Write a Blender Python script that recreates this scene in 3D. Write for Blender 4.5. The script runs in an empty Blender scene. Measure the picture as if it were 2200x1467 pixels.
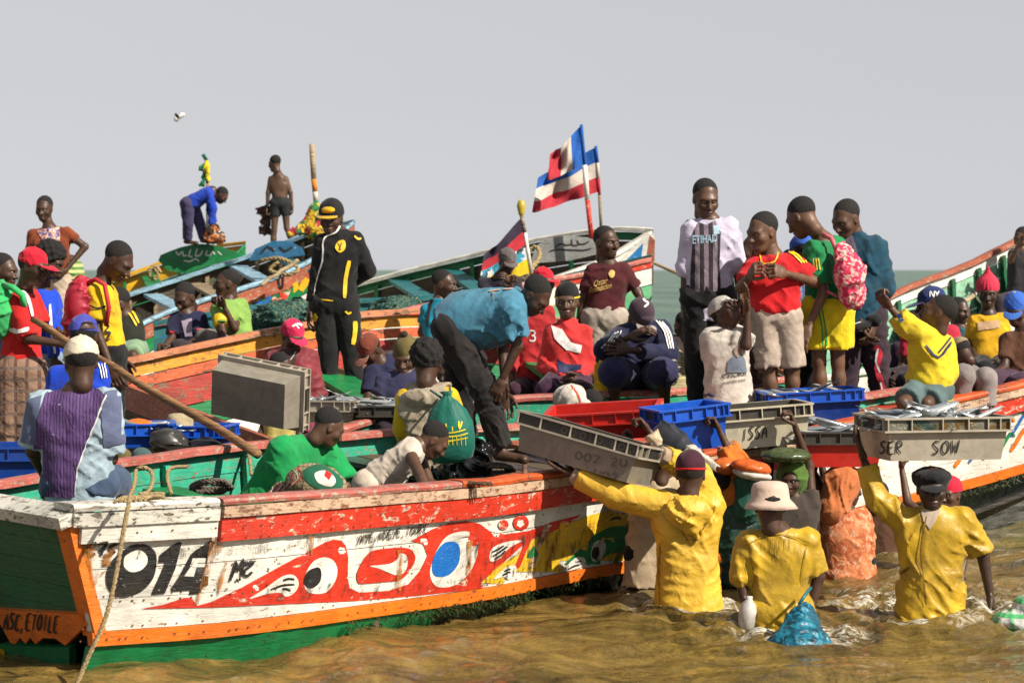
import bpy, bmesh, math, random
import numpy as np
from mathutils import Vector, Matrix
from mathutils.bvhtree import BVHTree
random.seed(7); np.random.seed(7)
SC = bpy.context.scene; COL = SC.collection
# ---------------------------------------------------------------- camera, sky, sun
F = 5000.0; H = 1.8; HOR = 580.0          # focal length in photo pixels, eye height, horizon row
cam = bpy.data.objects.new('camera', bpy.data.cameras.new('camera')); COL.objects.link(cam)
cam.location = (0, 0, H); cam.rotation_euler = (math.radians(90), 0, 0)
cam.data.sensor_width = 36; cam.data.lens = F / 2200 * 36; cam.data.shift_y = -(733.5 - HOR) / 2200
cam.data.clip_end = 20000; cam.data.clip_start = .1
cam.data.dof.use_dof = True; cam.data.dof.focus_distance = 12.8; cam.data.dof.aperture_fstop = 5.0
SC.camera = cam
SUN = Vector((.66, -.44, .66)).normalized()
EL = math.asin(SUN.z); AZ = math.atan2(SUN.x, SUN.y)
wd = bpy.data.worlds.new('World'); SC.world = wd; wd.use_nodes = True
nt = wd.node_tree; bg = nt.nodes['Background']
sk = nt.nodes.new('ShaderNodeTexSky'); sk.sky_type = 'NISHITA'; sk.sun_disc = False
sk.sun_elevation = EL; sk.sun_rotation = AZ; sk.dust_density = 0.3; sk.air_density = 1.0; sk.altitude = 0
hs_ = nt.nodes.new('ShaderNodeHueSaturation'); hs_.inputs['Saturation'].default_value = .13
mx_ = nt.nodes.new('ShaderNodeMix'); mx_.data_type = 'RGBA'; mx_.blend_type = 'MULTIPLY'; mx_.inputs[0].default_value = 1
mx_.inputs[7].default_value = (.965, .975, 1.05, 1)
nt.links.new(sk.outputs[0], hs_.inputs['Color']); nt.links.new(hs_.outputs[0], mx_.inputs[6])
hz = nt.nodes.new('ShaderNodeMix'); hz.data_type = 'RGBA'; hz.inputs[7].default_value = (6.8, 6.9, 7.15, 1)      # dusty haze, thickest low down
tc_ = nt.nodes.new('ShaderNodeTexCoord'); sx_ = nt.nodes.new('ShaderNodeSeparateXYZ'); mr_ = nt.nodes.new('ShaderNodeMapRange'); mr_.interpolation_type = 'SMOOTHSTEP'
mr_.inputs[1].default_value = 0; mr_.inputs[2].default_value = .5; mr_.inputs[3].default_value = .72; mr_.inputs[4].default_value = .05
nt.links.new(tc_.outputs['Generated'], sx_.inputs[0]); nt.links.new(sx_.outputs[2], mr_.inputs[0]); nt.links.new(mr_.outputs[0], hz.inputs[0])
nt.links.new(mx_.outputs[2], hz.inputs[6]); nt.links.new(hz.outputs[2], bg.inputs[0]); bg.inputs[1].default_value = .062
sl = bpy.data.lights.new('sun', 'SUN'); sl.energy = 5.0; sl.angle = math.radians(.5); sl.color = (1, .93, .82)
so = bpy.data.objects.new('sun', sl); COL.objects.link(so); so.rotation_euler = (-SUN).to_track_quat('-Z', 'Y').to_euler()
so.location = (10, -10, 20)
SC.view_settings.view_transform = 'Standard'; SC.view_settings.look = 'None'; SC.view_settings.gamma = 1
SC.view_settings.exposure = .56; SC.view_settings.use_curve_mapping = False
SC.cycles.max_bounces = 5; SC.cycles.diffuse_bounces = 1; SC.cycles.glossy_bounces = 2
SC.cycles.use_adaptive_sampling = True

def W(px, py, Y):                        # a photo pixel at distance Y metres
    return Vector(((px - 1100) * Y / F, Y, H - (py - HOR) * Y / F))
def PX(v): return (1100 + F * v[0] / v[1], HOR + F * (H - v[2]) / v[1])

# ---------------------------------------------------------------- object helpers
def tag(o, label=None, cat=None, group=None, kind=None):
    if label: o['label'] = label
    if cat: o['category'] = cat
    if group: o['group'] = group
    if kind: o['kind'] = kind
    return o
def root(name, loc, label=None, cat=None, group=None):
    o = bpy.data.objects.new(name, None); o.empty_display_size = .1; COL.objects.link(o); o.location = loc
    return tag(o, label, cat, group)
def org(o):
    v = Vector((0, 0, 0))
    while o is not None: v = v + o.location; o = o.parent
    return v
def mesh(name, V, Fc, mats=(), parent=None, smooth=True, mi=None, loc=None):
    """V in world coordinates (or relative to loc)"""
    V = np.asarray(V, float).reshape(-1, 3)
    base = org(parent) if parent is not None else Vector((0, 0, 0))
    me = bpy.data.meshes.new(name)
    off = np.array(base if loc is None else loc)
    if len(Fc) and isinstance(Fc, np.ndarray):
        n, c = Fc.shape; me.vertices.add(len(V)); me.vertices.foreach_set('co', (V - off).astype(np.float32).ravel())
        me.loops.add(n * c); me.loops.foreach_set('vertex_index', Fc.astype(np.int32).ravel())
        me.polygons.add(n); me.polygons.foreach_set('loop_start', np.arange(0, n * c, c, dtype=np.int32))
        try: me.polygons.foreach_set('loop_total', np.full(n, c, np.int32))
        except Exception: pass
        me.update(calc_edges=True)
    else:
        me.from_pydata((V - off).tolist(), [], [list(f) for f in Fc]); me.update()
    for m in (mats if isinstance(mats, (list, tuple)) else [mats]): me.materials.append(m)
    if mi is not None: me.polygons.foreach_set('material_index', np.asarray(mi, np.int32))
    if smooth: me.polygons.foreach_set('use_smooth', np.ones(len(me.polygons), bool))
    o = bpy.data.objects.new(name, me); COL.objects.link(o)
    if parent is not None: o.parent = parent; o.location = (0, 0, 0) if loc is None else Vector(loc) - base
    elif loc is not None: o.location = loc
    return o
class MB:                                 # collects simple solids into one mesh
    def __init__(s): s.V = []; s.F = []
    def add(s, V, Fc):
        b = len(s.V); s.V += [tuple(v) for v in V]; s.F += [tuple(b + i for i in f) for f in Fc]; return s
    def box(s, a, b, c, d, e, f, g, h):   # bottom a b c d, top e f g h
        return s.add([a, b, c, d, e, f, g, h], [(3, 2, 1, 0), (4, 5, 6, 7), (0, 1, 5, 4), (1, 2, 6, 5), (2, 3, 7, 6), (3, 0, 4, 7)])
    def obox(s, M, x0, x1, y0, y1, z0, z1):
        P = [M @ Vector(q) for q in ((x0, y0, z0), (x1, y0, z0), (x1, y1, z0), (x0, y1, z0), (x0, y0, z1), (x1, y0, z1), (x1, y1, z1), (x0, y1, z1))]
        return s.box(*P)
    def beam(s, a, b, w, h, up=Vector((0, 0, 1))):
        a = Vector(a); b = Vector(b); d = (b - a).normalized(); r = d.cross(up)
        if r.length < 1e-4: r = d.cross(Vector((0, 1, 0)))
        r.normalize(); u = r.cross(d)
        r = r * w / 2; u = u * h / 2
        return s.box(a - r - u, b - r - u, b + r - u, a + r - u, a - r + u, b - r + u, b + r + u, a + r + u)
    def tube(s, pts, rad, n=8, close=False):
        pts = [Vector(p) for p in pts]; m = len(pts)
        rs = rad if isinstance(rad, (list, tuple)) else [rad] * m
        b = len(s.V); prev = None
        for i, p in enumerate(pts):
            d = (pts[(i + 1) % m if close else min(i + 1, m - 1)] - pts[(i - 1) if (i > 0 or close) else 0]).normalized()
            if prev is None:
                r = d.cross(Vector((0, 0, 1)))
                if r.length < .1: r = d.cross(Vector((0, 1, 0)))
            else: r = prev - d * prev.dot(d)
            r.normalize(); prev = r; u = d.cross(r)
            for j in range(n):
                t = 2 * math.pi * j / n; s.V.append(tuple(p + (r * math.cos(t) + u * math.sin(t)) * rs[i]))
        for i in range(m if close else m - 1):
            for j in range(n):
                k = (j + 1) % n; i2 = (i + 1) % m
                s.F.append((b + i * n + j, b + i * n + k, b + i2 * n + k, b + i2 * n + j))
        if not close:
            s.F.append(tuple(b + j for j in range(n))[::-1]); s.F.append(tuple(b + (m - 1) * n + j for j in range(n)))
        return s
    def lathe(s, M, prof, n=20, wob=None):
        b = len(s.V)
        for i, (r, z) in enumerate(prof):
            for j in range(n):
                t = 2 * math.pi * j / n; q = r * (1 + (wob(t, z) if wob else 0)); s.V.append(tuple(M @ Vector((q * math.cos(t), q * math.sin(t), z))))
        for i in range(len(prof) - 1):
            for j in range(n):
                k = (j + 1) % n; s.F.append((b + i * n + j, b + i * n + k, b + (i + 1) * n + k, b + (i + 1) * n + j))
        s.F.append(tuple(b + j for j in range(n))[::-1]); s.F.append(tuple(b + (len(prof) - 1) * n + j for j in range(n)))
        return s
    def build(s, name, mats, parent=None, smooth=False, **k): return mesh(name, s.V, s.F, mats, parent, smooth, **k)

def cr(pts, n=6, closed=False):           # Catmull-Rom through points of any dimension
    P = [np.array(p, float) for p in pts]; m = len(P); out = []
    for i in range(m if closed else m - 1):
        if closed: a, b, c, d = P[i - 1], P[i], P[(i + 1) % m], P[(i + 2) % m]
        else: a, b, c, d = P[max(i - 1, 0)], P[i], P[i + 1], P[min(i + 2, m - 1)]
        for j in range(n):
            t = j / n; out.append(.5 * ((2 * b) + (c - a) * t + (2 * a - 5 * b + 4 * c - d) * t * t + (3 * b - a - 3 * c + d) * t ** 3))
    if not closed: out.append(P[-1])
    return out

# ---------------------------------------------------------------- materials
MC = {}
def base_mat(key):
    m = bpy.data.materials.new(key); m.use_nodes = True; n = m.node_tree; b = n.nodes['Principled BSDF']
    return m, n, b
def _n(n, t, **k):
    x = n.nodes.new(t)
    for a, v in k.items(): setattr(x, a, v)
    return x
def noise(n, scale, detail=4, rough=.6, dist=0, vec=None, st=None):
    x = _n(n, 'ShaderNodeTexNoise'); x.inputs['Scale'].default_value = scale; x.inputs['Detail'].default_value = detail
    x.inputs['Roughness'].default_value = rough; x.inputs['Distortion'].default_value = dist
    tc = _n(n, 'ShaderNodeTexCoord')
    src = tc.outputs['Object']
    if st:
        mp = _n(n, 'ShaderNodeMapping'); mp.inputs['Scale'].default_value = st[:3]
        if len(st) > 3: mp.inputs['Rotation'].default_value = st[3:6]
        n.links.new(src, mp.inputs[0]); src = mp.outputs[0]
    n.links.new(src, x.inputs['Vector']); return x.outputs['Fac']
def ramp(n, fac, stops):
    r = _n(n, 'ShaderNodeValToRGB'); e = r.color_ramp.elements
    while len(e) < len(stops): e.new(.5)
    for q, (p, c) in zip(e, stops): q.position = p; q.color = (c if isinstance(c, (tuple, list)) else (c, c, c)) + ((1,) if not isinstance(c, (tuple, list)) or len(c) == 3 else ()) if isinstance(c, tuple) else (c, c, c, 1)
    n.links.new(fac, r.inputs[0]); return r.outputs[0]
def mix(n, fac, a, b, blend='MIX'):
    x = _n(n, 'ShaderNodeMix'); x.data_type = 'RGBA'; x.blend_type = blend
    for s, v in ((0, fac), (6, a), (7, b)):
        if isinstance(v, (int, float)): x.inputs[s].default_value = v
        elif isinstance(v, tuple): x.inputs[s].default_value = v[:3] + (1,)
        else: n.links.new(v, x.inputs[s])
    return x.outputs[2]
def bump(n, b, h, strength=.3, dist=.01, prev=None):
    x = _n(n, 'ShaderNodeBump'); x.inputs['Strength'].default_value = strength; x.inputs['Distance'].default_value = dist
    n.links.new(h, x.inputs['Height'])
    if prev is not None: n.links.new(prev, x.inputs['Normal'])
    n.links.new(x.outputs[0], b.inputs['Normal']); return x.outputs[0]
def sc3(c, f): return tuple(min(1, x * f) for x in c)
def cloth(c, rough=.85, var=.38, shine=0, stain=.16, key=''):
    k = ('cloth', c, rough, shine, stain, key)
    if k in MC: return MC[k]
    m, n, b = base_mat('cloth'); b.inputs['Roughness'].default_value = rough
    f = noise(n, 7, 5, .6); col = mix(n, ramp(n, f, [(.3, 0.), (.7, 1.)]), sc3(c, 1 - var), sc3(c, 1 + var * .4))
    if stain: col = mix(n, ramp(n, noise(n, 3.5, 6, .7, .6), [(.45, 0.), (.75, stain)]), col, (.10, .075, .045))
    n.links.new(col, b.inputs['Base Color'])
    p = bump(n, b, noise(n, 9, 3, .5, 1.0), .30 if not shine else .5, .03); p = bump(n, b, noise(n, 30, 4, .6, 1.5), .22, .008, p)
    p = bump(n, b, noise(n, 160, 2, .5), .25, .002, p)
    if shine: n.links.new(ramp(n, noise(n, 6, 5, .7), [(.3, .42), (.7, .75)]), b.inputs['Roughness']); b.inputs['Coat Weight'].default_value = .0
    else:
        b.inputs['Sheen Weight'].default_value = .12; b.inputs['Specular IOR Level'].default_value = .25
    MC[k] = m; return m
def striped(c1, c2, per, axis=0, duty=.5, base=None):
    k = ('str', c1, c2, per, axis, duty)
    if k in MC: return MC[k]
    m, n, b = base_mat('striped_cloth'); b.inputs['Roughness'].default_value = .8
    tc = _n(n, 'ShaderNodeTexCoord'); sx = _n(n, 'ShaderNodeSeparateXYZ'); n.links.new(tc.outputs['Object'], sx.inputs[0])
    a = _n(n, 'ShaderNodeMath', operation='MULTIPLY'); a.inputs[1].default_value = 1 / per; n.links.new(sx.outputs[axis], a.inputs[0])
    w = _n(n, 'ShaderNodeMath', operation='ADD'); n.links.new(a.outputs[0], w.inputs[0]); w.inputs[1].default_value = 100.2
    fr = _n(n, 'ShaderNodeMath', operation='FRACT'); n.links.new(w.outputs[0], fr.inputs[0])
    g = _n(n, 'ShaderNodeMath', operation='GREATER_THAN'); g.inputs[1].default_value = duty; n.links.new(fr.outputs[0], g.inputs[0])
    col = mix(n, g.outputs[0], c1, c2); col = mix(n, ramp(n, noise(n, 8, 4), [(.3, 0.), (.7, .3)]), col, (.02, .02, .02))
    n.links.new(col, b.inputs['Base Color']); bump(n, b, noise(n, 16, 3, .55, 1.2, st=(1.5, 1.5, .6)), .55, .02)
    MC[k] = m; return m
def plaid(c1, c2, c3, per):
    k = ('plaid', c1, c2, per)
    if k in MC: return MC[k]
    m, n, b = base_mat('plaid_cloth'); b.inputs['Roughness'].default_value = .85
    tc = _n(n, 'ShaderNodeTexCoord'); sx = _n(n, 'ShaderNodeSeparateXYZ'); n.links.new(tc.outputs['Object'], sx.inputs[0])
    col = c1
    for ax, cc in ((0, c2), (2, c3), (2, c2)):
        a = _n(n, 'ShaderNodeMath', operation='MULTIPLY_ADD'); a.inputs[1].default_value = 1 / per; a.inputs[2].default_value = 50 + ax * .3; n.links.new(sx.outputs[ax], a.inputs[0])
        fr = _n(n, 'ShaderNodeMath', operation='FRACT'); n.links.new(a.outputs[0], fr.inputs[0])
        g = _n(n, 'ShaderNodeMath', operation='GREATER_THAN'); g.inputs[1].default_value = .72; n.links.new(fr.outputs[0], g.inputs[0])
        h = _n(n, 'ShaderNodeMath', operation='MULTIPLY'); h.inputs[1].default_value = .7; n.links.new(g.outputs[0], h.inputs[0])
        col = mix(n, h.outputs[0], col, cc)
    n.links.new(col, b.inputs['Base Color']); bump(n, b, noise(n, 16, 3, .55, 1.2), .6, .02)
    MC[k] = m; return m
def blotch(c1, c2, scale, c3=None, rough=.8):
    k = ('blotch', c1, c2, scale, c3)
    if k in MC: return MC[k]
    m, n, b = base_mat('patterned_cloth'); b.inputs['Roughness'].default_value = rough
    col = mix(n, ramp(n, noise(n, scale, 2, .5, .8), [(.47, 0.), (.53, 1.)]), c1, c2)
    if c3: col = mix(n, ramp(n, noise(n, scale * 1.7, 2, .5, .5), [(.56, 0.), (.6, 1.)]), col, c3)
    n.links.new(col, b.inputs['Base Color']); bump(n, b, noise(n, 16, 3, .55, 1.2), .6, .02)
    MC[k] = m; return m
def paint_mat(c, under=(.30, .22, .15), chip=.5, rough=.42, sc=9, dirt=.5, key=''):
    """old brush paint on sea-worn planks: chips, grime and fine scratches"""
    k = ('paint', c, under, chip, rough, sc, dirt, key)
    if k in MC: return MC[k]
    m, n, b = base_mat('old_paint')
    col = mix(n, ramp(n, noise(n, 5, 5, .65), [(.3, 0.), (.7, 1.)]), sc3(c, .72), sc3(c, 1.12))
    ch = ramp(n, noise(n, sc * 2.4, 9, .74, .5, st=(.8, .8, 2.0)), [(.66 - chip * .16, 0.), (.69 - chip * .16, 1.)])
    col = mix(n, ch, col, mix(n, ramp(n, noise(n, 60, 4, .7), [(.4, 0.), (.6, 1.)]), sc3(under, .45), under))
    gr = ramp(n, noise(n, 4, 8, .75, .8, st=(1, 1, 3)), [(.5, 0.), (.8, dirt)])
    col = mix(n, gr, col, (.05, .036, .02))
    bl = ramp(n, noise(n, 1.3, 6, .7, .5), [(.48, 0.), (.72, dirt * .8)]); col = mix(n, bl, col, sc3(c, .35))
    sc_ = ramp(n, noise(n, 30, 6, .8, 1.5, st=(.5, .5, 4)), [(.70, 0.), (.73, min(1, dirt * 1.5))])
    col = mix(n, sc_, col, (.03, .022, .015))
    n.links.new(col, b.inputs['Base Color'])
    n.links.new(ramp(n, noise(n, 20, 4), [(.3, rough - .12), (.7, rough + .25)]), b.inputs['Roughness'])
    p = bump(n, b, ch, .35, -.004); p = bump(n, b, noise(n, 24, 6, .7, .4, st=(.5, .5, 3)), .45, .012, p)
    MC[k] = m; return m
def wood(c=(.17, .12, .07), wet=0, key=''):
    k = ('wood', c, wet, key)
    if k in MC: return MC[k]
    m, n, b = base_mat('weathered_wood')
    g = noise(n, 14, 8, .7, .6, st=(.35, .35, 5))
    col = mix(n, ramp(n, g, [(.35, 0.), (.65, 1.)]), sc3(c, .35), sc3(c, 1.35)); n.links.new(col, b.inputs['Base Color'])
    b.inputs['Roughness'].default_value = .25 if wet else .75; bump(n, b, g, .6, .01); MC[k] = m; return m
def plastic(c, rough=.38, dirt=.5, key=''):
    k = ('plastic', c, rough, dirt, key)
    if k in MC: return MC[k]
    m, n, b = base_mat('worn_plastic')
    col = mix(n, ramp(n, noise(n, 9, 8, .75, .6), [(.42, 0.), (.72, dirt)]), c, sc3(c, .3))
    col = mix(n, ramp(n, noise(n, 60, 6, .8, 1, st=(.4, .4, 3)), [(.66, 0.), (.7, dirt * .7)]), col, (.05, .045, .035))
    n.links.new(col, b.inputs['Base Color']); n.links.new(ramp(n, noise(n, 15, 4), [(.3, rough - .1), (.7, rough + .25)]), b.inputs['Roughness'])
    bump(n, b, noise(n, 40, 5, .7), .25, .004); MC[k] = m; return m
def skin(t):
    c = [(.066, .031, .017), (.092, .045, .025), (.045, .022, .013), (.125, .062, .034)][t]
    k = ('skin', t)
    if k in MC: return MC[k]
    m, n, b = base_mat('skin'); col = mix(n, ramp(n, noise(n, 14, 5, .6), [(.3, 0.), (.7, 1.)]), sc3(c, .7), sc3(c, 1.25))
    n.links.new(col, b.inputs['Base Color']); n.links.new(ramp(n, noise(n, 30, 4), [(.3, .36), (.7, .66)]), b.inputs['Roughness'])
    b.inputs['Specular IOR Level'].default_value = .42; bump(n, b, noise(n, 90, 4, .6), .2, .003); MC[k] = m; return m
def plain(c, rough=.5, key='', metal=0):
    k = ('plain', c, rough, key, metal)
    if k in MC: return MC[k]
    m, n, b = base_mat('plain'); 
    col = mix(n, ramp(n, noise(n, 25, 4, .6), [(.35, 0.), (.65, 1.)]), sc3(c, .75), sc3(c, 1.1)); n.links.new(col, b.inputs['Base Color'])
    b.inputs['Roughness'].default_value = rough; b.inputs['Metallic'].default_value = metal; MC[k] = m; return m
def rope_mat(c=(.42, .30, .14)):
    k = ('rope', c)
    if k in MC: return MC[k]
    m, n, b = base_mat('rope'); g = noise(n, 90, 4, .7, 1)
    n.links.new(mix(n, ramp(n, g, [(.35, 0.), (.65, 1.)]), sc3(c, .3), sc3(c, 1.2)), b.inputs['Base Color']); b.inputs['Roughness'].default_value = .9
    bump(n, b, g, .8, .01); MC[k] = m; return m
HAIR = None
def hair_mat():
    if 'hair' in MC: return MC['hair']
    m, n, b = base_mat('short_hair'); g = noise(n, 110, 4, .7)
    n.links.new(mix(n, g, (.003, .002, .0015), (.016, .011, .008)), b.inputs['Base Color']); b.inputs['Roughness'].default_value = .8
    bump(n, b, g, 1, .012); MC['hair'] = m; return m

# brush lettering, each letter a few strokes in a unit box
HL = {'I': [[(.5, 0), (.5, 1)]], 'S': [[(.9, .9), (.4, 1), (.15, .75), (.5, .52), (.85, .3), (.55, 0), (.1, .08)]], 'A': [[(0, 0), (.5, 1), (1, 0)], [(.2, .38), (.8, .4)]], 'E': [[(.9, 1), (.1, .96), (.1, .02), (.9, 0)], [(.1, .5), (.7, .52)]],
      'R': [[(.1, 0), (.1, 1), (.8, .9), (.8, .6), (.1, .48), (.9, 0)]], 'O': [[(.5, 1), (.1, .7), (.1, .25), (.5, 0), (.9, .25), (.9, .75), (.5, 1)]], 'W': [[(0, 1), (.25, 0), (.5, .7), (.75, 0), (1, 1)]], 'Y': [[(0, 1), (.5, .5)], [(1, 1), (.3, -.15)]],
      'N': [[(.1, 0), (.15, 1), (.85, .02), (.9, 1)]], 'D': [[(.1, 0), (.15, 1), (.8, .8), (.85, .3), (.1, 0)]], 'T': [[(0, .96), (1, 1)], [(.5, 1), (.45, 0)]], 'U': [[(.1, 1), (.1, .2), (.5, 0), (.9, .25), (.9, 1)]], 'L': [[(.15, 1), (.1, 0), (.85, .04)]],
      'C': [[(.9, .88), (.4, 1), (.1, .6), (.15, .15), (.6, 0), (.9, .15)]], ',': [[(.4, .12), (.25, -.2)]], '2': [[(.1, .8), (.5, 1), (.85, .7), (.1, 0), (.9, .05)]], 'B': [[(.1, 0), (.1, 1), (.75, .85), (.6, .55), (.1, .5), (.85, .4), (.8, .08), (.1, 0)]], 'J': [[(.7, 1), (.65, .1), (.3, 0), (.1, .25)]], ' ': []}
def hand(objs, s, o, ex, h, wd, m, name, parent, lv=3, sh=.12, sm=2):
    rg = random.Random(len(s) * 7 + int(o[0])); n = len(s); vx = ((ex[0] - o[0]) / n, (ex[1] - o[1]) / n); L = []
    for i, ch in enumerate(s):
        j = rg.uniform(-.06, .06) * h
        for st_ in HL[ch]: L.append([(o[0] + vx[0] * (i + .78 * x) + sh * y * h, o[1] + vx[1] * (i + x) - y * h + j) for x, y in st_])
    return strokes(objs, L, wd, m, name, parent, lv, 14, sm)
# ---------------------------------------------------------------- signed-distance modelling
_C8 = [(i, j, k) for i in (0, 1) for j in (0, 1) for k in (0, 1)]
_E12 = [(a, b) for a in range(8) for b in range(a + 1, 8) if sum(abs(_C8[a][q] - _C8[b][q]) for q in range(3)) == 1]
def surfnet(D, o, vx):
    nx, ny, nz = D.shape; ins = D < 0
    s = np.zeros((nx - 1, ny - 1, nz - 1), np.int8)
    for i, j, k in _C8: s += ins[i:nx - 1 + i, j:ny - 1 + j, k:nz - 1 + k]
    act = (s > 0) & (s < 8); ids = np.argwhere(act)
    if not len(ids): return np.zeros((0, 3)), np.zeros((0, 4), int)
    idx = np.full(act.shape, -1, np.int64); idx[act] = np.arange(len(ids))
    cv = [D[ids[:, 0] + i, ids[:, 1] + j, ids[:, 2] + k] for i, j, k in _C8]
    acc = np.zeros((len(ids), 3)); cnt = np.zeros(len(ids))
    for a, b in _E12:
        va, vb = cv[a], cv[b]; m = (va < 0) != (vb < 0)
        t = np.where(m, va / np.where(m, va - vb, 1), 0)
        pa = np.array(_C8[a], float); pb = np.array(_C8[b], float)
        acc += (pa + t[:, None] * (pb - pa)) * m[:, None]; cnt += m
    V = (ids + acc / cnt[:, None]) * vx + o
    Fs = []
    for ax in range(3):
        b1, b2 = (ax + 1) % 3, (ax + 2) % 3
        n = [nx, ny, nz]; sl0 = [slice(None)] * 3; sl1 = [slice(None)] * 3
        sl0[ax] = slice(0, n[ax] - 1); sl1[ax] = slice(1, n[ax])
        A = ins[tuple(sl0)]; B = ins[tuple(sl1)]; E = np.argwhere(A != B)
        E = E[(E[:, b1] >= 1) & (E[:, b2] >= 1) & (E[:, b1] < n[b1] - 1) & (E[:, b2] < n[b2] - 1)]
        fl = A[E[:, 0], E[:, 1], E[:, 2]]
        q = []
        for d1, d2 in ((-1, -1), (0, -1), (0, 0), (-1, 0)):
            c = E.copy(); c[:, b1] += d1; c[:, b2] += d2; q.append(idx[c[:, 0], c[:, 1], c[:, 2]])
        Q = np.stack(q, 1); Q[~fl] = Q[~fl][:, ::-1]; Fs.append(Q)
    Fq = np.concatenate(Fs); Fq = Fq[(Fq >= 0).all(1)]
    return V, Fq
def cap(a, b, ra, rb=None, k=.03, flat=0, n=None, f=1, op='u'):   # tapered capsule, optionally cut square at b
    return dict(t='c', a=np.array(a, float), b=np.array(b, float), ra=ra, rb=ra if rb is None else rb, k=k, flat=flat, n=None if n is None else np.array(n, float), f=f, op=op)
def ell(c, r, R=None, k=.02, op='u'):
    return dict(t='e', c=np.array(c, float), r=np.array(r, float), R=np.eye(3) if R is None else np.array(R)[:3, :3], k=k, op=op)
def pl(p, n, k=.002):                     # keep the side the normal does not point to
    return dict(t='p', c=np.array(p, float), n=np.array(n, float), k=k, op='i')
def sdf(prims, vx, fold=None):
    lo = np.full(3, 1e9); hi = -lo
    for p in prims:
        if p['op'] != 'u': continue
        if p['t'] == 'c':
            r = max(p['ra'], p['rb']) * max(1, p['f']); L = np.minimum(p['a'], p['b']) - r; U = np.maximum(p['a'], p['b']) + r
        else:
            r = p['r'].max(); L = p['c'] - r; U = p['c'] + r
        p['L'], p['U'] = L, U; lo = np.minimum(lo, L); hi = np.maximum(hi, U)
    lo -= 3 * vx + .03; hi += 3 * vx + .03
    dim = np.ceil((hi - lo) / vx).astype(int) + 1
    D = np.full(dim, .15, np.float32)
    ax = [lo[i] + np.arange(dim[i]) * vx for i in range(3)]
    for p in prims:
        if p['op'] == 'u':
            m = p['k'] + 2.5 * vx; i0 = np.maximum(((p['L'] - m - lo) / vx).astype(int), 0); i1 = np.minimum(((p['U'] + m - lo) / vx).astype(int) + 2, dim)
        elif p['t'] == 'p' : i0 = np.zeros(3, int); i1 = dim
        else:
            r = (p['r'].max() if p['t'] == 'e' else max(p['ra'], p['rb']) + np.abs(p['b'] - p['a']).max()) + p['k'] + 2 * vx
            c = p['c'] if p['t'] == 'e' else p['a']
            i0 = np.maximum(((c - r - lo) / vx).astype(int), 0); i1 = np.minimum(((c + r - lo) / vx).astype(int) + 2, dim)
        if (i1 <= i0).any(): continue
        S = tuple(slice(i0[i], i1[i]) for i in range(3))
        x = ax[0][S[0]][:, None, None]; y = ax[1][S[1]][None, :, None]; z = ax[2][S[2]][None, None, :]
        if p['t'] == 'c':
            a, b = p['a'], p['b']; v = b - a; L2 = max(v @ v, 1e-9)
            dx, dy, dz = x - a[0], y - a[1], z - a[2]
            tt = (dx * v[0] + dy * v[1] + dz * v[2]) / L2; t = np.clip(tt, 0, 1)
            ox, oy, oz = dx - t * v[0], dy - t * v[1], dz - t * v[2]
            if p['n'] is not None:
                n = p['n']; q = (ox * n[0] + oy * n[1] + oz * n[2]) * (1 / p['f'] - 1); ox = ox + q * n[0]; oy = oy + q * n[1]; oz = oz + q * n[2]
            d = np.sqrt(ox * ox + oy * oy + oz * oz) - (p['ra'] + t * (p['rb'] - p['ra']))
            if p['flat']: d = np.maximum(d, (tt - 1) * math.sqrt(L2))
        elif p['t'] == 'e':
            R = p['R']; c = p['c']; dx, dy, dz = x - c[0], y - c[1], z - c[2]
            q = [(R[0, i] * dx + R[1, i] * dy + R[2, i] * dz) for i in range(3)]; r = p['r']
            k0 = np.sqrt(sum((q[i] / r[i]) ** 2 for i in range(3))); k1 = np.sqrt(sum((q[i] / r[i] ** 2) ** 2 for i in range(3))) + 1e-6
            d = k0 * (k0 - 1) / k1
        else:
            n = p['n']; c = p['c']; d = (x - c[0]) * n[0] + (y - c[1]) * n[1] + (z - c[2]) * n[2]
        A = D[S]; k = p['k']
        if p['op'] == 'u': h = np.maximum(k - np.abs(A - d), 0) / k; D[S] = np.minimum(A, d) - h * h * k * .25
        else:
            if p['op'] == 's': d = -d
            h = np.maximum(k - np.abs(A - d), 0) / k; D[S] = np.maximum(A, d) + h * h * k * .25
    if fold:
        amp, seed = fold; I = np.argwhere(np.abs(D) < .04); P = I * vx + lo
        rg = np.random.RandomState(seed); tot = np.zeros(len(P))
        X, Y_, Z_ = P[:, 0], P[:, 1], P[:, 2]; r6 = lambda: rg.rand() * 6.28
        w1 = np.sin(Z_ * 8 + X * 5 + r6()) + .6 * np.sin(Z_ * 17 - Y_ * 9 + r6()); w2 = np.sin(X * 12 + Z_ * 7 + r6()) + np.sin(Y_ * 13 - Z_ * 6 + r6())
        for q in range(7):
            th = r6(); fr = rg.uniform(16, 52); tz = rg.choice((-1, 1)) * rg.uniform(.15, 1.1) * fr
            s = np.sin((X * math.cos(th) + Y_ * math.sin(th)) * fr + Z_ * tz + w1 * rg.uniform(1, 2.4) + w2 * .8 + r6())
            mk = np.clip(-.05 + 1.3 * np.sin(X * rg.uniform(7, 16) + Z_ * rg.uniform(-12, 12) + Y_ * 8 + w1 * .6 + r6()), 0, 1)
            tot += ((1 - np.abs(s)) ** 2.4 * 1.6 - .3) * mk * (34 / fr)
        tot = -tot
        D[I[:, 0], I[:, 1], I[:, 2]] += (tot * amp / 2.0).astype(np.float32)
    return surfnet(D, lo, vx)

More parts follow.
